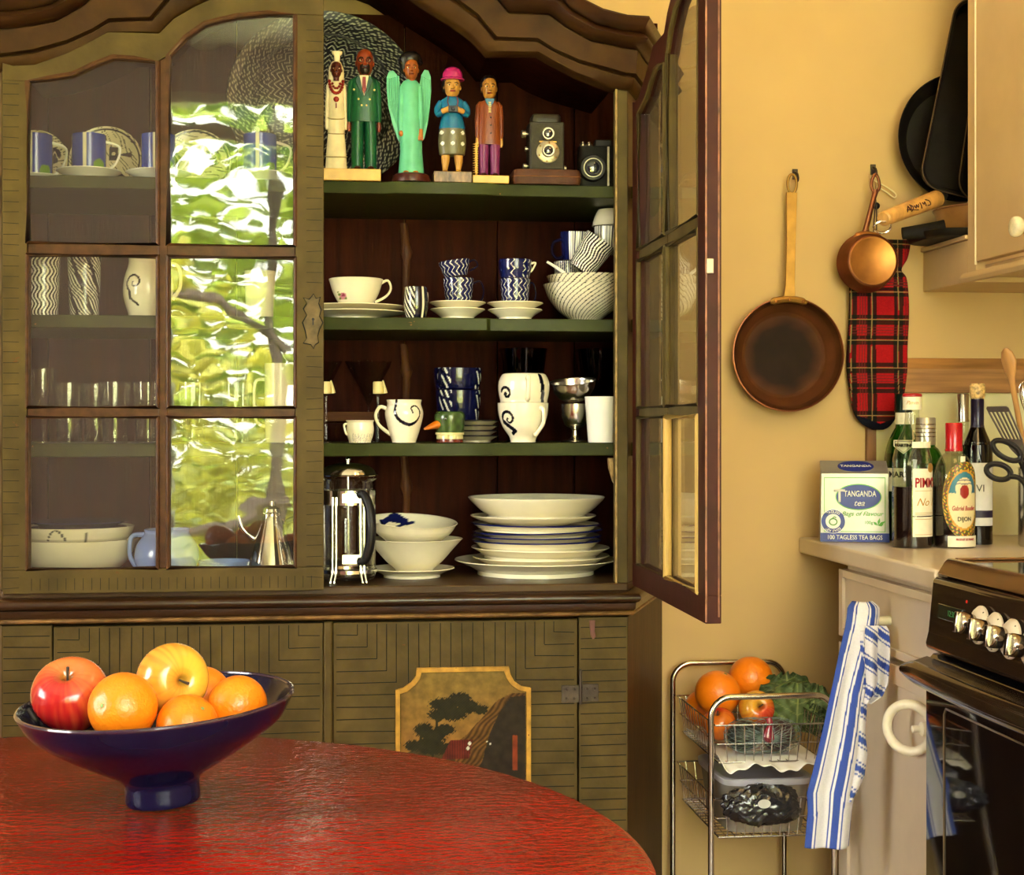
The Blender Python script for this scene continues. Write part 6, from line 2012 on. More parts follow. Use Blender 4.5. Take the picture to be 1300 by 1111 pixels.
dsp = MB().box(xs_ - .001, xs_ + .004, dp[1].y - (YS - .003), dp[0].y - (YS - .003), zc_ - .012, zc_ + .012).build('clock_display', mat('display_glass', (.02, .03, .018), .1, coat=.6), pan_, bevel=.001)
text('12:30', .013, mat('green_digits', '#0a3a18', .4, emit=('#1f9a46', .35)), dsp, (xs_ - .0012, (dp[0].y + dp[1].y) / 2 - (YS - .003) - .006, zc_), (0, 0, rad(-90)), name='clock_digits')
lp = PX(1229, 764, CKX + A3[0])
MB().ball((A2[0] + dz_ * (lp.z - A2[1]), lp.y - (YS - .003), lp.z), (.0016, .0026, .0026), 10, 8).build('pilot_lamp', mat('red_lamp', '#7a0806', .3, emit=('#ff2010', .5)), pan_)
# ------------------------------------------------------------------ tea box, bottles and utensils on the worktop
ZC = .9004
fwd2 = Vector((FW.x, FW.y, 0))
pL, pR = PZ(1041, 688, ZC), PZ(1131, 691, ZC)
TBW = .137
u = (pL - CL).dot(FW) / FPX
TBH = 87.5 * u
TBD = .055
tbx = thing('tea_box', 'silver and blue box of tea bags on the worktop corner', 'box', tuple(pL), -PSI - rad(9))
SILV = mat('silver_card', (.44, .43, .38), .3, metal=.3, noise=.06, nscale=40)
CARDB = mat('blue_print', '#1a2f8c', .4, noise=.05)
CARDG = mat('green_print', '#4a9a2a', .4, noise=.05)
CARDW = mat('white_print', '#e8e8e0', .4, noise=.03)
tm = MB()
tm.prism([(0, 0), (TBW, 0), (TBW - .002, TBH), (.002, TBH)], 0, TBD)
tm.build('carton', SILV, tbx, bevel=.0012)
LRISE = .024
MB().prism([(-.0006, TBH + .0002), (TBD, TBH + .0002), (TBD, TBH + LRISE)], .002, TBW - .002, lambda a_, w_, b_: (w_, a_, b_)).build('lid_flap', mat('silver_card_top', (.30, .29, .26), .35, metal=.3, noise=.08), tbx, bevel=.0004)
def disc(mb, cx, cz, rx, rz, y0, y1, n=40):
    return mb.prism([(cx + rx * cos(2 * PI * k / n), cz + rz * sin(2 * PI * k / n)) for k in range(n)], y0, y1)
MB().box(.0004, TBW - .0004, -.0006, .0002, .0008, .0185).build('blue_band', CARDB, tbx)
text('100 TAGLESS TEA BAGS', .0125, CARDW, tbx, (TBW / 2, -.0006, .0095), wide=.84, bold=.0002)
ln_ = MB()
for x0, x1, z0, z1 in ((.008, TBW - .008, TBH - .010, TBH - .0085), (.008, .0092, .021, TBH - .0085), (TBW - .0092, TBW - .008, .021, TBH - .0085), (.008, TBW - .008, .021, .0222)):
    ln_.box(x0, x1, -.0004, .0002, z0, z1)
ln_.build('green_border', CARDG, tbx)
oc = (.076, TBH * .655)
disc(MB(), *oc, .0455, .0265, -.0005, .0002).build('green_oval', CARDG, tbx)
disc(MB(), *oc, .0435, .0245, -.0009, .0002).build('blue_oval', CARDB, tbx)
text('TANGANDA', .0165, CARDW, tbx, (oc[0] + .003, -.0009, oc[1] + .006), wide=.68, bold=.0004)
text('T', .036, CARDW, tbx, (.0385, -.0010, oc[1] + .001), wide=1.0, bold=.0008)
text('tea', .0175, CARDW, tbx, (oc[0] + .001, -.0009, oc[1] - .0125), shear=.35, bold=.0002)
text('Bags of Flavour', .0125, CARDG, tbx, (.083, -.0004, TBH * .41), shear=.35, wide=1.05, bold=.0001)
text('100g', .0085, CARDG, tbx, (.096, -.0004, TBH * .285), bold=.0001)
lf = MB()
for a, l_ in ((75, .016), (30, .018), (140, .012), (10, .012)):
    ar = rad(a)
    d, n_ = Vector((cos(ar), sin(ar))), Vector((-sin(ar), cos(ar)))
    b0 = Vector((.114, TBH * .245))
    pts = [b0, b0 + d * l_ * .5 + n_ * .0028, b0 + d * l_, b0 + d * l_ * .5 - n_ * .0028]
    lf.prism([(p_.x, p_.y) for p_ in pts], -.0005, .0002)
lf.build('green_leaf', CARDG, tbx)
sc0 = (.026, TBH * .30)
disc(MB(), *sc0, .0245, .0245, -.0007, .0002).build('white_seal', CARDW, tbx)
disc(MB(), *sc0, .0235, .0235, -.0010, .0002).build('blue_seal', CARDB, tbx)
disc(MB(), *sc0, .0150, .0150, -.0013, .0002).build('white_seal', CARDW, tbx)
text('TAGLESS', .0072, CARDW, tbx, (sc0[0], -.0010, sc0[1] + .0192), arc=.0192, bold=.0002)
text('TEA BAGS', .0072, CARDW, tbx, (sc0[0], -.0010, sc0[1] - .0192), (0, PI, 0), arc=.0192, bold=.0002).scale = (-1, 1, 1)
rg_ = MB()
rg_.tube([(sc0[0] + .0075 * cos(a), -.0014, sc0[1] - .001 + .0065 * sin(a)) for a in [2 * PI * k / 24 for k in range(24)]], .0011, 6, closed=True)
rg_.tube(curve3([(sc0[0] - .003, -.0014, sc0[1] + .004), (sc0[0] + .002, -.0014, sc0[1] + .009), (sc0[0] + .006, -.0014, sc0[1] + .007)], 4), .001, 6)
rg_.build('green_emblem', CARDG, tbx)
la = math.atan2(LRISE, TBD)
Ml = T(.072, TBD * .5, TBH + LRISE * .5 + .0012) @ RX(-PI / 2 + la)
disc(MB(), 0, 0, .036, .024, -.0004, .0004, 40).build('blue_oval', CARDB, tbx).matrix_local = Ml
tt = text('TANGANDA', .0135, CARDW, tbx, (0, 0, 0), wide=.8, bold=.0003)
tt.matrix_local = Ml @ T(0, -.0006, 0)

GGREEN = glass('green_bottle_glass', (.12, .42, .10), .05, 3, .8, .03)
GCLEAR = glass('clear_bottle_glass', (.90, .93, .86), .05, 3, .85, .03)
LIQ = mat('dark_liqueur', (.010, .004, .004), .08, coat=.5, noise=.1)
LIQG = mat('green_bottle_contents', (.012, .055, .010), .12, coat=.4, noise=.2)
LAB = mat('cream_label', (.80, .74, .56), .5, noise=.06, nscale=60)
REDP = mat('red_print', '#a3141a', .4)
BLKP = mat('black_print', '#141214', .5)
GOLDP = mat('gold_print', '#b98a3c', .35, metal=.4)
def bottle(name, label, px, base, rpx, prof, H, gm, lv=None, lm=LIQ, cat='bottle', rz=0):
    """prof of (share of radius, share of height) for the glass; lv: liquid level share"""
    p_ = PZ(px, base, ZC)
    u = (p_ - CL).dot(FW) / FPX
    R = rpx * u
    p_ = p_ + fwd2 * R
    o = thing(name, label, cat, (p_.x, p_.y, ZC), -PSI - math.atan((px - CX0) / FPX) + rz)
    Hm = H * u
    pr = [(a, max(.0003, b)) for a, b in smoothprof([(r * R, z * Hm) for r, z in prof], 4)]
    MB().lathe([(0, .0003)] + [(max(a, 0), b) for a, b in pr] + [(0, pr[-1][1])], 48).build('glass', gm, o, smooth=50)
    if lv:
        lp_ = [(max(0, a - .0016), max(.002, b)) for a, b in pr if b < lv * Hm]
        lp_ = [(0, .002)] + lp_ + [(lp_[-1][0], lv * Hm), (0, lv * Hm)]
        MB().lathe(lp_, 48).build('contents', lm, o, smooth=50)
    return o, R, Hm, u
def wrap(o, R, a0, a1, z0, z1, m, nm='paper_label', off=.0006, zf=None, n=24):
    """a label bent round the bottle between two angles from its front"""
    mb = MB()
    R2 = R + off
    pts = []
    for k in range(n + 1):
        t = k / n
        a = rad(a0 + (a1 - a0) * t)
        zl_, zh_ = (z0, z1) if zf is None else zf(t)
        pts.append([(R2 * sin(a), -R2 * cos(a), zl_), (R2 * sin(a), -R2 * cos(a), zh_), ((R2 - .0005) * sin(a), -(R2 - .0005) * cos(a), zh_), ((R2 - .0005) * sin(a), -(R2 - .0005) * cos(a), zl_)])
    mb.rings(pts)
    return mb.build(nm, m, o, smooth=50)
def cap(o, R, z0, z1, m, nm='cap', n=32, lip=.0008):
    return MB().lathe([(0, z0), (R, z0), (R + lip, z0 + .001), (R + lip, z0 + .004), (R, z0 + .005), (R, z1 - .002), (R - .0015, z1), (0, z1)], n).build(nm, m, o)
# green vermouth bottle behind
o, R, H, u = bottle('green_bottle', 'green vermouth bottle with pale neck label behind the tea box', 1153, 687.5, 24, [(.9, 0), (1, .02), (1, .50), (.97, .58), (.80, .68), (.50, .76), (.40, .80), (.38, .97), (.40, .98), (.38, 1)], 186, GGREEN, .60, LIQG)
cap(o, .44 * R, H * .88, H + .003, mat('dark_green_foil', '#0c2418', .3, metal=.4), 'foil_cap')
wrap(o, .40 * R, -85, 85, H * .80, H * .88, LAB, 'neck_band', .0012)
def on_cone(o, R, tilt, a0, zc_, w_, h_, m, nm, poly, off):
    pass
sh = MB()
shp = [(-.020, .014), (.020, .014), (.021, .002), (.014, -.008), (0, -.014), (-.014, -.008), (-.021, .002)]
for k_, (sc1, m_, nm_) in enumerate(((1, LAB, 'shield_label'), (.86, BLKP, 'shield_rule'), (.78, LAB, 'shield_label'))):
    mb = MB()
    zc_ = H * .645
    rr = lambda z: R * float(np.interp(z / H, [.5, .58, .68, .76], [1, .97, .80, .50])) + .0008 + .0003 * k_
    P_ = []
    N_ = 14
    v = []
    for i in range(N_ + 1):
        x = (-.021 + .042 * i / N_) * sc1
        lo = -.014 + .016 * abs(x / sc1) / .021 if abs(x / sc1) < .021 else .002
        z0_, z1_ = zc_ + lo * sc1, zc_ + .014 * sc1
        ring = []
        for q_ in range(6):
            z_ = z0_ + (z1_ - z0_) * q_ / 5
            r_ = rr(z_)
            a = x / r_
            ring.append((r_ * sin(a), -r_ * cos(a), z_))
        for q_ in range(5, -1, -1):
            z_ = z0_ + (z1_ - z0_) * q_ / 5
            r_ = rr(z_) - .0012
            a = x / r_
            ring.append((r_ * sin(a), -r_ * cos(a), z_))
        P_.append(ring)
    mb.rings(P_).build(nm_, m_, o, smooth=50)
text('MARTINI', .0085, BLKP, o, (0, -.0012, H * .655), bend=rr(H * .655) + .0004, wide=.95, bold=.0004, depth=.0015)
wrap(o, R, -90, 90, H * .34, H * .50, LAB)
text('MARTINI', .016, BLKP, o, (0, 0, H * .455), bend=R + .0008, wide=1.0, bold=.0005)
# second green bottle with silver cap
o, R, H, u = bottle('gin_bottle', 'broad-shouldered green bottle with silver screw cap behind the tall clear one', 1182, 691.8, 25, [(.9, 0), (1, .02), (1, .62), (.92, .72), (.66, .82), (.46, .86), (.44, .98), (.42, 1)], 147, GGREEN, .70, LIQG)
cap(o, .50 * R, H * .86, H * 1.10, mat('ridged_silver_cap', (.62, .58, .48), .3, metal=.8, noise=.1), 'screw_cap')
for k in range(4):
    MB().lathe([(.50 * R, H * (.93 + .035 * k)), (.515 * R, H * (.935 + .035 * k)), (.50 * R, H * (.94 + .035 * k)), (.5 * R, H * (.93 + .035 * k))], 32).build('cap_ridge', STEEL, o)
# tall clear bottle with the red lettering
o, R, H, u = bottle('liqueur_bottle', 'tall clear bottle of dark liqueur with red lettered cream label', 1164.5, 696.5, 25, [(.92, 0), (1, .015), (1, .52), (.95, .60), (.74, .70), (.46, .78), (.38, .83), (.36, .90), (.44, .915), (.44, 1)], 195, GCLEAR, .40)
wrap(o, .46 * R, -180, 180, H * .905, H * .996, LAB, 'neck_label', .0006, n=36)
cap(o, .475 * R, H * .990, H * 1.012, REDP, 'red_cap')
text('Pimm', .0105, GOLDP, o, (0, 0, H * .95), bend=.46 * R + .0011, shear=.4)
wrap(o, R, 2, 100, H * .075, H * .205, LAB, 'lower_label')
wrap(o, R, 2, 100, H * .212, H * .520, LAB, 'main_label')
text("PIMM'S", .0255, REDP, o, (0, 0, H * .425), (0, 0, rad(48)), bend=R + .0010, wide=.72, bold=.0007)
text('No 1', .021, GOLDP, o, (0, 0, H * .300), (0, 0, rad(44)), bend=R + .0010, shear=.4)
for zq in (.222, .232, .375, .19, .09):
    a0_, a1_ = rad(8), rad(92)
    MB().tube([((R + .0010) * sin(a0_ + (a1_ - a0_) * k / 16), -(R + .0010) * cos(a0_ + (a1_ - a0_) * k / 16), H * zq) for k in range(17)], .0004, 4).build('label_rule', GOLDP, o)
wrap(o, R * .84, 0, 75, H * .655, H * .695, LAB, 'shoulder_label', .004)
MB().lathe([(0, 0), (.009, 0), (.009, .001), (0, .001)], 24, T((R + .0002) * sin(rad(62)), -(R + .0002) * cos(rad(62)), H * .525) @ RZ(rad(62)) @ RX(PI / 2)).build('gold_seal', GOLDP, o)
# cassis bottle
o, R, H, u = bottle('cassis_bottle', 'squat clear bottle of dark cordial with red cap and ornate oval label', 1218.5, 696.5, 26, [(.92, 0), (1, .015), (1, .56), (.93, .66), (.72, .76), (.48, .80), (.40, .82), (.38, .97)], 150, GCLEAR, .52)
cap(o, .42 * R, H * .82, H * 1.065, mat('red_foil_cap', '#a8101a', .25, noise=.08, coat=.3), 'red_cap')
def oval(o, R, ac, zc_, aw, zh, m, nm, off, zlo=None):
    wrap(o, R, ac - aw, ac + aw, 0, 0, m, nm, off, zf=lambda t: (zc_ - zh * math.sqrt(max(0, 1 - (2 * t - 1) ** 2)) - .0003, zc_ + zh * math.sqrt(max(0, 1 - (2 * t - 1) ** 2)) + .0003), n=36)
ORN = mat('ornate_label_print', vcol=True, rough=.45, noise=.06)
# ornate oval: painted wreath round a cream field
mb = MB()
ac, zc_, aw, zh = 30, H * .41, 62, H * .325
NA, NZ = 70, 80
def ornp(u1, v1):
    t = 2 * u1 - 1
    hh = zh * math.sqrt(max(0.0004, 1 - t * t))
    a = rad(ac + aw * t)
    return ((R + .0009) * sin(a), -(R + .0009) * cos(a), zc_ + hh * (2 * v1 - 1))
mb.grid(ornp, NA, NZ)
def orncol(co):
    a = (np.degrees(np.arctan2(co[:, 0], -co[:, 1])) - ac) / aw
    z = (co[:, 2] - zc_) / zh
    r = np.hypot(a, z)
    X, Z = a * 26, z * 40
    c = np.tile(np.array(hexc('#d8c89a')), (len(co), 1))
    wre = r > .74
    blob = np.sin(X * 1.1 + 2 * np.sin(Z * .5)) * np.sin(Z * .9 + X * .3)
    c[wre] = hexc('#2c5a20')
    c[wre & (blob > .35)] = hexc('#d8a22a')
    c[wre & (blob < -.45)] = hexc('#8a1a14')
    up = (z > .18) & (r < .76)
    c[up] = hexc('#2a6a80')
    d = np.hypot(a / .55, (z - .30) / .38)
    c[up & (d < .75)] = hexc('#d8c89a')
    c[up & (d < .75) & (frac(Z * .3) < .3) & (z > .38)] = hexc('#243a6a')
    c[(np.hypot(a / .22, (z - .22) / .18) < 1)] = hexc('#8a1a14')
    c[(np.abs(r - .76) < .03)] = hexc('#c08a2a')
    return c
mb.build('oval_label', ORN, o, colf=orncol, smooth=60, solid=.0004)
text('Gabriel Boudier', .0125, REDP, o, (0, 0, zc_ - zh * .22), (0, 0, rad(ac)), bend=R + .0014, wide=.62, shear=.2, bold=.0002)
text('DIJON', .0115, BLKP, o, (0, 0, zc_ - zh * .50), (0, 0, rad(ac)), bend=R + .0014, wide=.9, bold=.0002)
wrap(o, R, ac - 46, ac + 56, H * .012, H * .105, LAB, 'foot_label', .0016)
text('PRODUIT DE FRANCE', .0058, REDP, o, (0, 0, H * .075), (0, 0, rad(ac + 4)), bend=R + .0022, wide=.72, bold=.0002)
wrap(o, R * .62, 22, 40, H * .60, H * .78, LAB, 'neck_tongue', .0085)
oval(o, R * .90, 32, H * .635, 16, H * .05, mat('red_medallion', '#9a1a18', .4), 'medallion', .0035)
# wine bottle with stopper
o, R, H, u = bottle('wine_bottle', 'dark wine bottle with patterned stopper and white label at the back', 1246.5, 692, 19, [(.92, 0), (1, .015), (1, .62), (.95, .68), (.55, .78), (.40, .84), (.38, .97), (.42, .975), (.42, 1)], 186, glass('dark_bottle_glass', (.05, .05, .04), .06, 3, .8, .03), .70, LIQ)
cap(o, .44 * R, H * .80, H * 1.0, mat('violet_foil', '#1c1430', .3, metal=.3), 'foil_capsule')
MB().lathe([(0, H), (.42 * R, H), (.5 * R, H * 1.02), (.52 * R, H * 1.09), (.44 * R, H * 1.105), (0, H * 1.105)], 24).build('stopper', mat('painted_cork', (.52, .33, .12), .5, noise=.7, nscale=160), o)
wrap(o, R, -70, 75, H * .235, H * .56, mat('white_label', '#d8d4cc', .5), 'paper_label')
wrap(o, R, -70, 75, H * .185, H * .235, mat('violet_label', '#2a2038', .5), 'label_band')
wrap(o, R, -70, 75, H * .13, H * .185, mat('white_label', '#d8d4cc', .5), 'label_foot')
text('VI', .020, BLKP, o, (0, 0, H * .385), (0, 0, rad(12)), bend=R + .0012)
# clear bottle with silver cap behind the wine
o, R, H, u = bottle('spirit_bottle', 'slim clear bottle with silver cap just visible behind the cordial', 1227, 684.5, 15, [(.95, 0), (1, .02), (1, .60), (.8, .75), (.5, .82), (.46, 1)], 165, GCLEAR, .3, mat('pale_spirit', (.5, .48, .36), .1))
cap(o, .5 * R, H * .90, H * 1.12, STEEL, 'screw_cap')

# utensil crock with spoon, turner, scissors, whisk
cp = PZ(1325, 694, ZC)
u = (cp - CL).dot(FW) / FPX
cr = thing('utensil_crock', 'steel utensil crock at the right end of the worktop', 'crock', (cp.x, cp.y, ZC))
MB().lathe(shell([(29 * u, 0), (31 * u, .004), (31 * u, 100 * u)], .0012), 40).build('body', STEEL, cr)
MB().tube([(31.4 * u * cos(a), 31.4 * u * sin(a), 100 * u) for a in [2 * PI * k / 40 for k in range(40)]], .0016, 6, closed=True).build('rim', CHROME, cr)
Zc_ = (cp - CL).dot(FW)
def PD(px, py, Z):
    return CL + ray(px, py) * Z
inside_ = Vector((cp.x, cp.y, ZC + .03))
def utensil(name, label, cat, head, foot_):
    """an Empty at the utensil's foot, with +Z along it towards the head"""
    d = Vector(head) - Vector(foot_)
    o = thing(name, label, cat, tuple(foot_))
    q_ = d.to_track_quat('Z', 'Y')
    # turn so that the local -Y faces the camera as far as it can
    o.rotation_mode = 'QUATERNION'
    o.rotation_quaternion = q_
    return o, d.length, SC(1280, .2)
hd_ = PD(1277, 442, Zc_ - .03)
o, L_, u = utensil('wooden_spoon', 'wooden spoon leaning left out of the utensil crock', 'spoon', hd_, inside_ + Vector((.004, .028, 0)))
WSP = mat('spoon_wood', (.45, .22, .07), .5, noise=.3, nscale=12, stretch=(6, 6, .7))
hdl = MB().loft([(0, 0, 0, .0055, .005), (L_ - .07, 0, 0, .006, .0045), (L_ - .058, 0, 0, .008, .005)], 12).build('handle', WSP, o)
MB().loft([(L_ - .060, 0, 0, .007, .0045), (L_ - .045, 0, .001, .0135, .0065), (L_ - .025, 0, .002, .017, .0075), (L_ - .008, 0, .001, .0125, .006), (L_, 0, 0, .004, .003)], 20).build('spoon_bowl', WSP, o)
# slotted turner: head seen broadside, leaning left
TURN = mat('grey_nylon', (.15, .125, .115), .35, noise=.1, coat=.2)
a_, b_ = PD(1265, 516, Zc_ - .02), inside_ + Vector((.031, .002, .0))
o, L_, u = utensil('slotted_turner', 'grey slotted nylon turner standing in the utensil crock', 'turner', a_, b_)
hw = .042
hl = .112
tn = MB()
z0_ = L_ - hl
ol = [(-.010, z0_), (-.026, z0_ + .018), (-.036, z0_ + .05), (-hw, L_ - .004), (-hw + .006, L_), (hw - .006, L_), (hw, L_ - .004), (.036, z0_ + .05), (.026, z0_ + .018), (.010, z0_)]
sl = [(-.0245, .010), (-.0085, .008), (.0085, .008), (.0245, .010)]
# frame made of bars between the slots
zb0, zb1 = z0_ + .040, L_ - .012
tn.prism([(-.010, z0_), (.010, z0_), (.026, z0_ + .018), (.034, zb0), (-.034, zb0), (-.026, z0_ + .018)], -.0012, .0012)
tn.prism([(-hw + .001, zb1), (hw - .001, zb1), (hw, L_ - .004), (hw - .006, L_), (-hw + .006, L_), (-hw, L_ - .004)], -.0012, .0012)
for k in range(6):
    xa = -.0365 + 2 * .0365 * k / 5
    tn.prism([(xa * .93 - .0028, zb0 - .001), (xa * .93 + .0028, zb0 - .001), (xa * 1.08 + .0026, zb1 + .001), (xa * 1.08 - .0026, zb1 + .001)], -.0012, .0012)
tn.build('slotted_blade', TURN, o, bevel=.0006)
MB().loft([(0, 0, 0, .007, .005), (z0_ - .03, 0, 0, .007, .005), (z0_ + .004, 0, 0, .009, .003)], 12).build('handle', BLACK, o)
# wire whisk / masher at the right edge
a_, b_ = PD(1304, 482, Zc_ + .02), inside_ + Vector((.024, .020, 0))
o, L_, u = utensil('wire_whisk', 'silvery wire whisk behind the wooden spoon', 'whisk', a_, b_)
MB().loft([(0, 0, 0, .006, .006), (L_ - .10, 0, 0, .007, .007), (L_ - .095, 0, 0, .004, .004)], 12).build('handle', STEEL, o)
for k in range(6):
    a = PI * k / 6
    MB().tube(curve3([(.004 * cos(a), .004 * sin(a), L_ - .10), (.017 * cos(a), .017 * sin(a), L_ - .045), (.016 * cos(a), .016 * sin(a), L_ - .012), (0, 0, L_), (-.016 * cos(a), -.016 * sin(a), L_ - .012), (-.017 * cos(a), -.017 * sin(a), L_ - .045), (-.004 * cos(a), -.004 * sin(a), L_ - .10)], 4), .0009, 6).build('wire_loop', CHROME, o)
# scissors: black handles up
c1 = PD(1276, 585, Zc_ - .085)
so = thing('kitchen_scissors', 'kitchen scissors with black handles hanging blades down in the crock', 'scissors', tuple(c1), -PSI - rad(18))
u = (c1 - CL).dot(FW) / FPX
def sring(cx, cz, rx, rz, an):
    pts = []
    for k in range(24):
        a = 2 * PI * k / 24
        x, z = rx * cos(a), rz * sin(a)
        pts.append(((cx + x * cos(an) - z * sin(an)) * u, 0, (cz + x * sin(an) + z * cos(an)) * u))
    return MB().tube(pts, 3.6 * u, 8, closed=True)
sring(2, 13, 19, 9.5, rad(-32)).build('finger_loop', BLACK, so)
sring(-8, -14, 15, 9.5, rad(-16)).build('finger_loop', BLACK, so)
MB().tube(curve3([(17 * u, .002, 3 * u), (24 * u, .004, -14 * u), (30 * u, .006, -50 * u)], 4), [3.6 * u] * 5 + [2.6 * u] * 4, 8).build('shank', BLACK, so)
MB().tube(curve3([(5 * u, -.002, -20 * u), (20 * u, 0, -24 * u), (31 * u, .004, -52 * u)], 4), [3.4 * u] * 5 + [2.4 * u] * 4, 8).build('shank', BLACK, so)
MB().loft([(-90 * u, 34 * u, .006, 1.5 * u, .8 * u), (-50 * u, 30 * u, .005, 6 * u, 1.2 * u)], 8).build('blade', STEEL, so)

# ------------------------------------------------------------------ wire vegetable rack
RXL, RXR, RYB, RYF = .700, .936, .362, .040
rk = thing('vegetable_rack', 'chrome wire vegetable rack standing between cupboard and worktop', 'rack', (RXL, RYF, 0))
TUBE = mat('aged_chrome_tube', (.52, .47, .40), .16, metal=1, noise=.2)
def hoop(y, ztop, nm='end_hoop'):
    rr = .038
    pts = [(0, y - RYF, 0), (0, y - RYF, ztop - rr)]
    for k in range(1, 7):
        a = PI - PI / 2 * k / 6
        pts.append((rr + rr * cos(a), y - RYF, ztop - rr + rr * sin(a)))
    W_ = RXR - RXL
    for k in range(0, 7):
        a = PI / 2 - PI / 2 * k / 6
        pts.append((W_ - rr + rr * cos(a), y - RYF, ztop - rr + rr * sin(a)))
    pts.append((W_, y - RYF, 0))
    return MB().tube(pts, .0058, 10).build(nm, TUBE, rk)
hoop(RYB, PX(925, 841, .82).z if False else PY(925, 841, RYB).z)
hoop(RYF, PY(975, 884, RYF).z)
WIRE = mat('wire_chrome', (.45, .42, .38), .2, metal=1, noise=.1)
def basket(ztop, zbot):
    W_, Ld = RXR - RXL, RYB - RYF
    b = MB()
    i = .009
    rim = [(i, 0, ztop), (W_ - i, 0, ztop), (W_ - i, Ld, ztop), (i, Ld, ztop)]
    fl_ = [(i * 2, .012, zbot), (W_ - i * 2, .012, zbot), (W_ - i * 2, Ld - .012, zbot), (i * 2, Ld - .012, zbot)]
    mid = [tuple(.5 * (a + c) for a, c in zip(p_, q_)) for p_, q_ in zip(rim, fl_)]
    o = b.tube(rim, .0017, 6, closed=True).tube(fl_, .0017, 6, closed=True).tube(mid, .0012, 6, closed=True)
    n1, n2 = 12, 15
    for k in range(1, n1):
        t = k / n1
        xr, xf = i + (W_ - 2 * i) * t, 2 * i + (W_ - 4 * i) * t
        b.tube([(xr, 0, ztop), (xf, .012, zbot), (xf, Ld - .012, zbot), (xr, Ld, ztop)], .0011, 5)
    for k in range(1, n2):
        t = k / n2
        yr, yf = Ld * t, .012 + (Ld - .024) * t
        b.tube([(i, yr, ztop), (2 * i, yf, zbot), (W_ - 2 * i, yf, zbot), (W_ - i, yr, ztop)], .0011, 5)
    ob = b.build('wire_basket', WIRE, rk)
    ob['kind'] = 'stuff'
zb1t, zb1b = PY(975, 920, RYF).z, PY(975, 969, RYF).z
basket(zb1t, zb1b)
zb2t = PY(857, 967, RYB).z
basket(zb2t, zb2t - .075)
# lining paper
LP = mat('white_lining_paper', (.80, .78, .72), .8, noise=.05)
pp = MB()
def paper(uu, v):
    x = RXL + .022 + uu * (RXR - RXL - .044)
    y = RYF + .004 + v * (RYB - RYF - .025)
    z = zb1b + .0028 + .0014 * abs(sin(uu * 19) * sin(v * 13))
    if v < .12:
        k = (1 - v / .12)
        y -= .022 * k
        z -= k * (.008 + .007 * sin(uu * 11 + 1) + .003 * sin(uu * 37))
    if uu < .06:
        z += (1 - uu / .06) * .006
    return (x, y, z)
pp.grid(paper, 60, 50)
tag(pp.build('lining_paper', LP, None, smooth=60, solid=.0006), 'crumpled white paper lining the upper rack basket', 'paper')

# fruit builders
ORNG = mat('orange_peel', (.88, .215, .005), .34, noise=.08, nscale=6, bump=.55, bscale=230, bdist=.0016, coat=.12)
PITH = mat('pale_peel_scar', (.62, .48, .18), .6)
STEMG = mat('green_stem_button', (.22, .30, .08), .6, noise=.3)
def orange(label, loc, r, rot, group):
    o = thing('orange', label, 'orange', tuple(loc), 0, group, rot)
    pr = []
    for k in range(25):
        a = PI * k / 24
        rr = r * (1 - .045 * math.exp(-(a / .16) ** 2) - .05 * math.exp(-((PI - a) / .18) ** 2))
        pr.append((rr * sin(a), -rr * cos(a) * .97))
    pr[0] = (0, pr[0][1])
    pr[-1] = (0, pr[-1][1])
    MB().lathe(pr, 40).build('peel', ORNG, o, smooth=80)
    st = MB()
    pts = []
    for k in range(10):
        a = 2 * PI * k / 10
        q_ = r * (.085 if k % 2 else .045)
        pts.append((q_ * cos(a), q_ * sin(a)))
    st.prism(pts, r * .915, r * .945, lambda a, w_, b: (a, b, w_))
    st.build('stem_button', STEMG, o)
    return o
APP = mat('apple_skin', vcol=True, rough=.22, noise=.10, nscale=14, coat=.35)
def apple(label, loc, r, rot, group, cols, seed):
    o = thing('apple', label, 'apple', tuple(loc), 0, group, rot)
    pr = smoothprof([(.02, -.68), (.16, -.76), (.36, -.84), (.62, -.74), (.86, -.42), (1.0, .02), (.97, .38), (.80, .70), (.52, .86), (.26, .84), (.10, .72), (.03, .60)], 5)
    pr = [(0, pr[0][1])] + pr + [(0, pr[-1][1])]
    base, streak, dark = [np.array(hexc(h)) for h in cols]
    def ac(co):
        t = np.arctan2(co[:, 1], co[:, 0])
        z = co[:, 2] / r
        s1 = .5 + .5 * np.sin(t * 1.0 + seed)
        st = .5 + .5 * np.sin(t * 23 + 3 * np.sin(z * 2 + seed) + 1.3 * np.sin(t * 7 + seed)) * np.cos(z * 1.2)
        k = np.clip(1.5 * s1 - .45 + .35 * (st - .5), 0, 1)[:, None]
        c = base * (1 - k) + streak * k
        k2 = np.clip((st - .62) * 2.2, 0, 1)[:, None] * np.clip(s1 + .2, 0, 1)[:, None] * .55
        c = c * (1 - k2) + dark * k2
        cav = np.exp(-((z - .72) / .12) ** 2) * (np.hypot(co[:, 0], co[:, 1]) < .32 * r)
        cav = cav[:, None] * .6
        return c * (1 - cav) + np.array(hexc('#6a5a20')) * cav
    MB().lathe([(a * r, b * r) for a, b in resample(pr, .06)], 72).build('skin', APP, o, colf=ac, smooth=80)
    MB().tube([(0, 0, r * .58), (.05 * r, 0, r * .8), (.12 * r, .03 * r, r * 1.0)], [.03 * r, .03 * r, .045 * r], 6).build('stem', BARK, o)
    return o
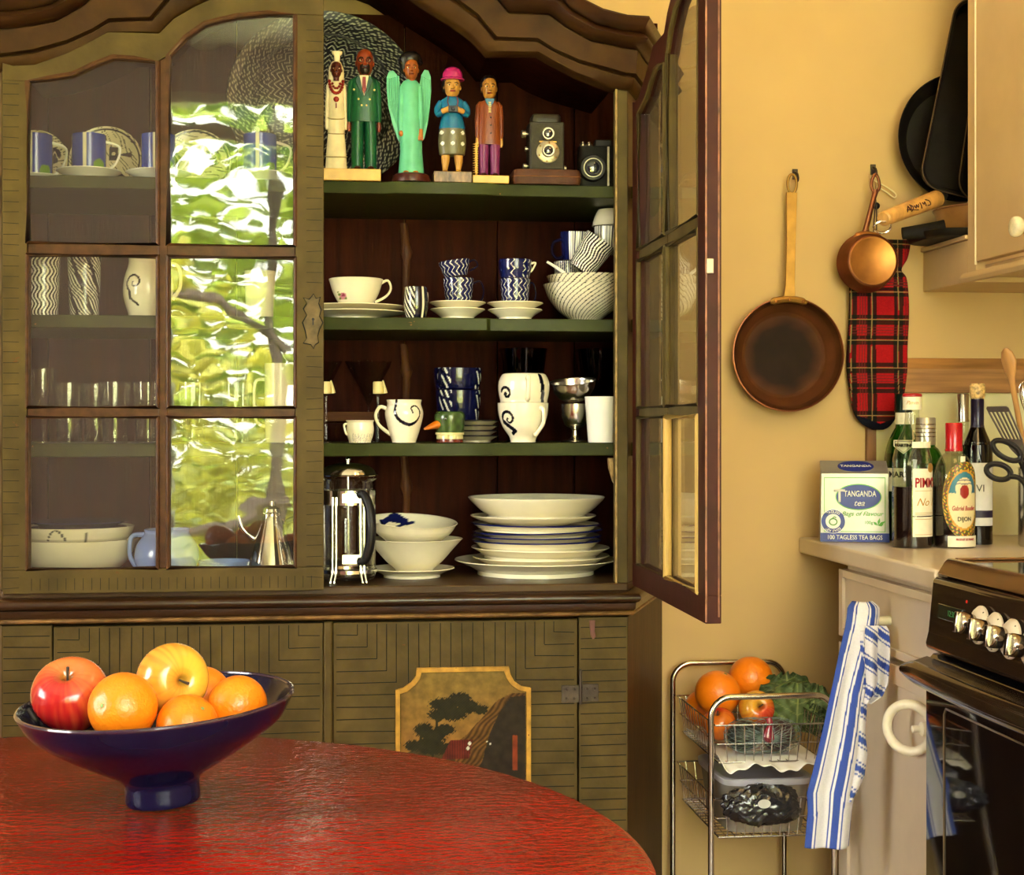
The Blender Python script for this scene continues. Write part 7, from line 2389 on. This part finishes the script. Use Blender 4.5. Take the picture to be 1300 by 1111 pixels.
# produce in the rack
gr = 'oranges in the vegetable rack'
def at(px, py, y):
    return PY(px, py, y)
orange('largest orange in front on the left of the rack', at(911, 880, .235), .0455, (rad(10), rad(20), 0), gr)
orange('orange half hidden at the far left of the rack', at(893, 899, .310), .0380, (rad(40), 0, 0), gr)
orange('orange at the back of the rack above the others', at(953, 861, .290), .0450, (rad(-20), rad(10), 0), gr)
apple('yellow and red apple resting on the avocado net in the rack', at(960, 900, .170), .0345, (rad(68), 0, 0), 'apples in the vegetable rack', ('#e0a030', '#c83a1c', '#a01810'), 2.5)
apple('red and orange apple at the left front of the rack', at(914, 920, .172), .0315, (rad(20), rad(-20), 0), 'apples in the vegetable rack', ('#d8701c', '#b81e16', '#801010'), .4)
AVO = mat('avocado_skin', (.020, .022, .016), .38, noise=.6, nscale=60, bump=.8, bscale=120, bdist=.002)
AVO2 = mat('purple_avocado_skin', (.050, .016, .022), .36, noise=.5, nscale=50, bump=.8, bscale=120, bdist=.002)
zfl = zb1b + .0065
for k, (px, m_, lb) in enumerate(((945, AVO, 'dark green avocado on the left inside the net'), (989, AVO2, 'purplish avocado on the right inside the net'))):
    p_ = at(px, 937, .100)
    p_.z = zb1b + .040
    a_o = thing('avocado', lb, 'avocado', tuple(p_), 0, 'netted avocados')
    rx_ = .0375
    MB().lathe(smoothprof([(0, -.046), (.020, -.041), (.033, -.018), (.034, .008), (.024, .032), (.011, .045), (0, .048)], 4), 32, SCL(.70, .84, .82) @ RZ(rad(k * 20)) @ RY(rad(80))).build('skin', m_, a_o, smooth=80)
np_ = at(968, 937, .100)
np_.z = zb1b + .040
nt_ = thing('produce_net', 'dark mesh net bag with red clip around the avocados', 'net bag', tuple(np_))
nm = MB()
RNX, RNY, RNZ = .075, .040, .0335
def ell(a, b):
    return (RNX * math.copysign(abs(cos(a)) ** .6, cos(a)) * cos(b), RNY * sin(b), RNZ * math.copysign(abs(sin(a)) ** .9, sin(a)) * cos(b))
for s in (-1, 1):
    for k in range(22):
        pts = []
        for j in range(25):
            b = -1.45 + 2.9 * j / 24
            a = 2 * PI * k / 22 + s * .9 * j / 24 * 2
            pts.append(ell(a, b))
        nm.tube(pts, .0005, 4)
no = nm.build('net_mesh', mat('dark_net_thread', (.16, .22, .20), .35, noise=.4, coat=.3), nt_)
no['kind'] = 'stuff'
MB().loft([(-.026, .004, 0, .006, .005), (-.018, .002, -.004, .012, .007), (-.008, 0, -.004, .010, .006), (.004, 0, 0, .005, .004), (.013, -.004, 0, .008, .005), (.019, -.004, 0, .003, .003)], 14, T(.002, -.040, .022) @ RY(rad(15))).build('net_clip', mat('red_net_clip', (.22, .018, .03), .25, coat=.4), nt_)
# savoy cabbage: crinkled leaves round a heart
CAB = mat('savoy_leaf', vcol=True, rough=.55, noise=.15, nscale=50, bump=.5, bscale=60, bdist=.003)
cbp = at(1002, 890, .225)
cb = thing('savoy_cabbage', 'dark green savoy cabbage with crinkled veined leaves at the right of the rack', 'cabbage', tuple(cbp))
cb.scale = (.9, .9, .95)
def leaf(seed, M_, L_, W_, cup, base='#5a7040'):
    r_ = np.random.default_rng(seed)
    ph = r_.random(4) * 6
    def f(uu, v):
        s = 2 * uu - 1
        wd = W_ * (sin(PI * min(1, .10 + .84 * v)) ** .55)
        edge = abs(s) ** 3
        x = s * wd
        y = v * L_
        z = cup * (s * s * .7 + (v - .45) ** 2 * 1.3) * L_ + edge * .010 * sin(v * 24 + ph[0]) + .0022 * sin(s * 15 + ph[1]) * sin(v * 17 + ph[2]) + (v ** 6) * .010 * sin(s * 12 + ph[3])
        return (x, y, z)
    NU_, NV_ = 40, 44
    mb = MB().grid(f, NU_, NV_)
    b0, vn = np.array(hexc(base)), np.array(hexc('#9aa868'))
    def cf(co):
        # rebuild the grid's own (s, v)
        n_ = len(co)
        idx = np.arange(n_)
        s = 2 * (idx % (NU_ + 1)) / NU_ - 1
        v = (idx // (NU_ + 1)) / NV_
        mid_ = np.abs(s) < .035 * (1.3 - v)
        side_ = np.abs(frac(v * 4.6 - np.abs(s) * 1.3) - .5) < .05
        net = (np.abs(frac(v * 11 + s * 4) - .5) < .04) & (np.sin(s * 17) > .2)
        c = np.tile(b0, (n_, 1)) * (1 + .15 * np.sin(s * 14 + v * 17))[:, None]
        c[net] = .72 * c[net] + .28 * vn
        c[side_ & (np.abs(s) < .92)] = .55 * c[side_ & (np.abs(s) < .92)] + .45 * vn
        c[mid_] = .2 * c[mid_] + .8 * vn
        return np.clip(c, 0, 1)
    o = mb.build('leaf', CAB, cb, colf=cf, smooth=80, solid=.0012)
    o.matrix_local = M_
    return o
MB().ball((0, .015, -.020), (.040, .036, .034), 24, 16).build('heart', mat('cabbage_heart', (.05, .08, .02), .5, noise=.4, nscale=30, bump=.6), cb)
leaf(1, T(.004, -.040, -.056) @ RZ(rad(6)) @ RX(rad(78)) @ RZ(rad(-8)), .100, .066, -.08)
leaf(2, T(.034, -.034, -.050) @ RZ(rad(-8)) @ RX(rad(74)) @ RZ(rad(-14)), .092, .046, -.10, '#60764a')
leaf(4, T(.004, -.002, -.010) @ RX(rad(58)), .075, .066, -.10, '#44582e')
leaf(5, T(.030, -.042, -.058) @ RZ(rad(-10)) @ RX(rad(70)) @ RZ(rad(-20)), .060, .034, -.1, '#33471f')
leaf(6, T(-.040, -.040, -.056) @ RZ(rad(18)) @ RX(rad(80)) @ RZ(rad(10)), .070, .034, -.1, '#5a7030')
# plastic box and black bag on the second tier
zt2 = zb2t - .075 + .003
bx0, bx1 = XX(878, .15) , XX(984, .06)
PLAS = glass('cloudy_plastic', (.80, .76, .70), .08, 2.5, .5, .25, dirt=.35)
pbx = thing('plastic_box', 'cloudy plastic food box with grey lid on the lower rack tier', 'food box', (.728, .055, zt2))
bw, bl = .178, .235
lidz = PY(930, 990, .055).z - zt2
bxm = MB().loft([(0, bw / 2, bl / 2, bw / 2 - .014, bl / 2 - .014, 6), (lidz - .012, bw / 2, bl / 2, bw / 2 - .004, bl / 2 - .004, 7)], 48)
bxm.build('box_body', PLAS, pbx, smooth=50)
MB().loft([(lidz - .013, bw / 2, bl / 2, bw / 2, bl / 2, 7), (lidz - .002, bw / 2, bl / 2, bw / 2 + .001, bl / 2 + .001, 7), (lidz, bw / 2, bl / 2, bw / 2 - .002, bl / 2 - .002, 7), (lidz - .001, bw / 2, bl / 2, bw / 2 - .010, bl / 2 - .010, 7), (lidz - .004, bw / 2, bl / 2, bw / 2 - .014, bl / 2 - .014, 7)], 56).build('lid', mat('grey_plastic_lid', (.46, .44, .47), .4, noise=.05), pbx, smooth=50)
MB().loft([(.003, bw / 2, bl / 2, bw / 2 - .022, bl / 2 - .022, 5), (lidz * .55, bw / 2, bl / 2, bw / 2 - .016, bl / 2 - .016, 6), (lidz * .62, bw / 2, bl / 2, bw / 2 - .04, bl / 2 - .04, 5)], 40).build('contents', mat('brown_food', (.30, .13, .07), .7, noise=.7, nscale=40), pbx, smooth=50)
bgp = at(968, 1022, -.005)
bg_ = thing('plastic_bag', 'crumpled black plastic bag in front of the food box', 'bag', tuple(bgp))
bm2 = MB()
def bagf(uu, v):
    a, b = 2 * PI * uu, PI * (v - .5)
    k = .95 + .07 * sin(a * 3 + v * 9) + .06 * abs(sin(a * 5.0 - v * 21)) + .05 * abs(sin(a * 9 + v * 31 + 2 * sin(a * 2))) + .03 * sin(a * 17 - v * 27)
    return (.070 * k * cos(a) * cos(b) ** .8, .030 * k * sin(a) * cos(b) ** .8, .032 * k * sin(b) + .004 * sin(a * 7))
bm2.grid(bagf, 90, 36)
bm2.build('bag_body', mat('black_film', (.012, .012, .014), .22, noise=.3, coat=.5, bump=.6, bscale=70, bdist=.004), bg_, smooth=30)
disc(MB(), -.006, .010, .012, .008, -.0335, -.032, 24).build('white_sticker', mat('sticker', '#b8b4ac', .5), bg_)

# ------------------------------------------------------------------ tea towel over the drawer peg
TOW = mat('striped_cotton', vcol=True, rough=.9, noise=.05, nscale=300, bump=.35, bscale=500, spec=.1, bdist=.0008)
ty = PX(1127, 788, FX).y - .012
tw_ = thing('tea_towel', 'white tea towel with blue stripes hanging from the drawer peg', 'towel', tuple(PY(1100, 785, ty)))
t0 = Vector(tw_.location)
def striped(s):
    """s in cm across the cloth"""
    f_ = frac(s / 4.6) * 4.6
    m = (f_ < .25) | ((f_ > .62) & (f_ < 1.75)) | ((f_ > 2.12) & (f_ < 2.37))
    return mix(m, np.array(hexc('#3a4f9c')), np.array(hexc('#dcd8dc')))
WHITE_E = None
def panel(rows, yoff, fold, stripe, nu=70, nv=110, nm='cloth_fall'):
    """rows of (py, x left, x right): a hanging fall of cloth with soft vertical folds"""
    py_ = [r[0] for r in rows]
    mb = MB()
    S = []
    def f(uu, v):
        y_ = py_[0] + (py_[-1] - py_[0]) * v
        xa, xb2 = float(np.interp(y_, py_, [r[1] for r in rows])), float(np.interp(y_, py_, [r[2] for r in rows]))
        dep = fold(uu, v)
        p_ = PY(xa + (xb2 - xa) * uu, y_, ty + yoff)
        n_ = (p_ - CL).normalized()
        p_ = p_ + Vector((0, 1, 0)) * dep
        S.append(stripe(uu, v, xa + (xb2 - xa) * uu, y_))
        return tuple(p_ - t0)
    mb.grid(f, nu, nv)
    arr = np.array(S)
    return mb.build(nm, TOW, tw_, colf=lambda co: striped(arr), smooth=80, solid=.0016)
# long left fall: stripes run down the cloth
panel([(765, 1087, 1112), (772, 1079, 1120), (790, 1074, 1116), (830, 1064, 1108), (880, 1053, 1098), (930, 1042, 1096), (980, 1030, 1090), (1005, 1023, 1086), (1030, 1024, 1082), (1075, 1020, 1078)], -.012,
      lambda a, v: -.016 * sin(PI * a) - .008 * sin(a * 9 + 1) * min(1, v * 3) + (.022 * (1 - v * 9) ** 2 if v < .11 else 0), lambda a, v, x, y: (.6 + 7.0 * a * (1 + .25 * v)) + .35 * sin(v * 3))
# right fall over the peg: stripes slope across
panel([(794.5, 1099, 1125), (801, 1098, 1128.5), (820, 1098, 1128.5), (840, 1098, 1128), (868, 1100, 1126), (884, 1098, 1118), (893, 1096, 1104)], -.034,
      lambda a, v: -.010 * sin(a * PI * 2.2) * min(1, v * 4), lambda a, v, x, y: ((y + (x - 1100) * (-.75)) / 8.2 + 1.4 * (a > .55)), 40, 60)
# lower right fold hanging behind
panel([(800, 1090, 1104), (860, 1088, 1104), (900, 1086, 1100), (930, 1085, 1098), (958, 1086, 1101), (985, 1080, 1097), (1005, 1076, 1088), (1018, 1074, 1080)], -.022,
      lambda a, v: -.008 * sin(a * PI), lambda a, v, x, y: ((y + (x - 1090) * (-.70)) / 8.4), 30, 90)
# ------------------------------------------------------------------ the red table and its fruit bowl
TZ, TR, TX, TY = .74, .608, -.313, -1.331
tb = thing('round_table', 'round red lacquered table in the foreground', 'table', (TX, TY, 0))
MB().lathe([(0, TZ - .032), (TR - .03, TZ - .032), (TR - .006, TZ - .028), (TR, TZ - .016), (TR - .003, TZ - .004), (TR - .010, TZ), (0, TZ)], 120).build('tabletop', RED, tb)
MB().lathe([(TR - .10, TZ - .10), (TR - .08, TZ - .10), (TR - .08, TZ - .0325), (TR - .10, TZ - .0325), (TR - .10, TZ - .10)], 80).build('apron', RED, tb)
for k in range(4):
    a = PI / 4 + k * PI / 2
    MB().lathe(smoothprof([(0, 0), (.018, 0), (.020, .04), (.016, .08), (.026, .30), (.022, .56), (.030, .60), (.030, TZ - .034), (0, TZ - .034)], 3), 20, T((TR - .13) * cos(a), (TR - .13) * sin(a), 0)).build('leg', RED, tb)
BZ = 1.603
bc_ = PD(207, 1022, BZ)
bowl = thing('fruit_bowl', 'wide navy pottery bowl on a foot, on the red table', 'bowl', (bc_.x, bc_.y, TZ + .0045), 0, None, (rad(2.2), rad(-3.0), -PSI))
us = BZ / FPX
RB = 172.5 * us
BH = .1045
MB().lathe(shell(smoothprof([(.0375, 0), (.0386, .004), (.0384, .014), (.0395, .0225), (.0493, .031), (.080, .0485), (.1085, .0666), (.129, .083), (RB, BH)], 5), .0042), 96).build('bowl_body', NAVY, bowl)
MB().tube([((RB - .002) * cos(a), (RB - .002) * sin(a), BH + .001) for a in [2 * PI * k / 96 for k in range(96)]], .0024, 8, closed=True).build('rim', mat('purple_black_rim', (.03, .014, .03), .12, coat=.5), bowl)
go = 'oranges in the navy fruit bowl'
orange('front orange with green stem button in the fruit bowl', PD(156, 898, 1.550), .0350, (rad(78), rad(-8), rad(-30)), go)
orange('low orange in the middle front of the fruit bowl', PD(238, 921, 1.557), .0315, (rad(30), rad(40), 0), go)
orange('orange at the right of the fruit bowl', PD(301, 896, 1.614), .0320, (rad(10), rad(130), 0), go)
orange('orange at the back left behind the yellow apple', PD(158, 892, 1.660), .0325, (0, 0, 0), go)
orange('orange at the back right behind the yellow apple', PD(256, 882, 1.677), .0315, (rad(200), 0, 0), go)
ga = 'apples in the navy fruit bowl'
apple('deep red apple at the left of the fruit bowl', PD(90, 885, 1.600), .0395, (rad(25), rad(-28), rad(40)), ga, ('#d06a34', '#a81c1c', '#8a1420'), 4.4)
apple('yellow and red apple topping the fruit bowl', PD(217, 862, 1.617), .0375, (rad(80), rad(60), rad(20)), ga, ('#e0a838', '#d88a2c', '#b84a20'), 3.6)
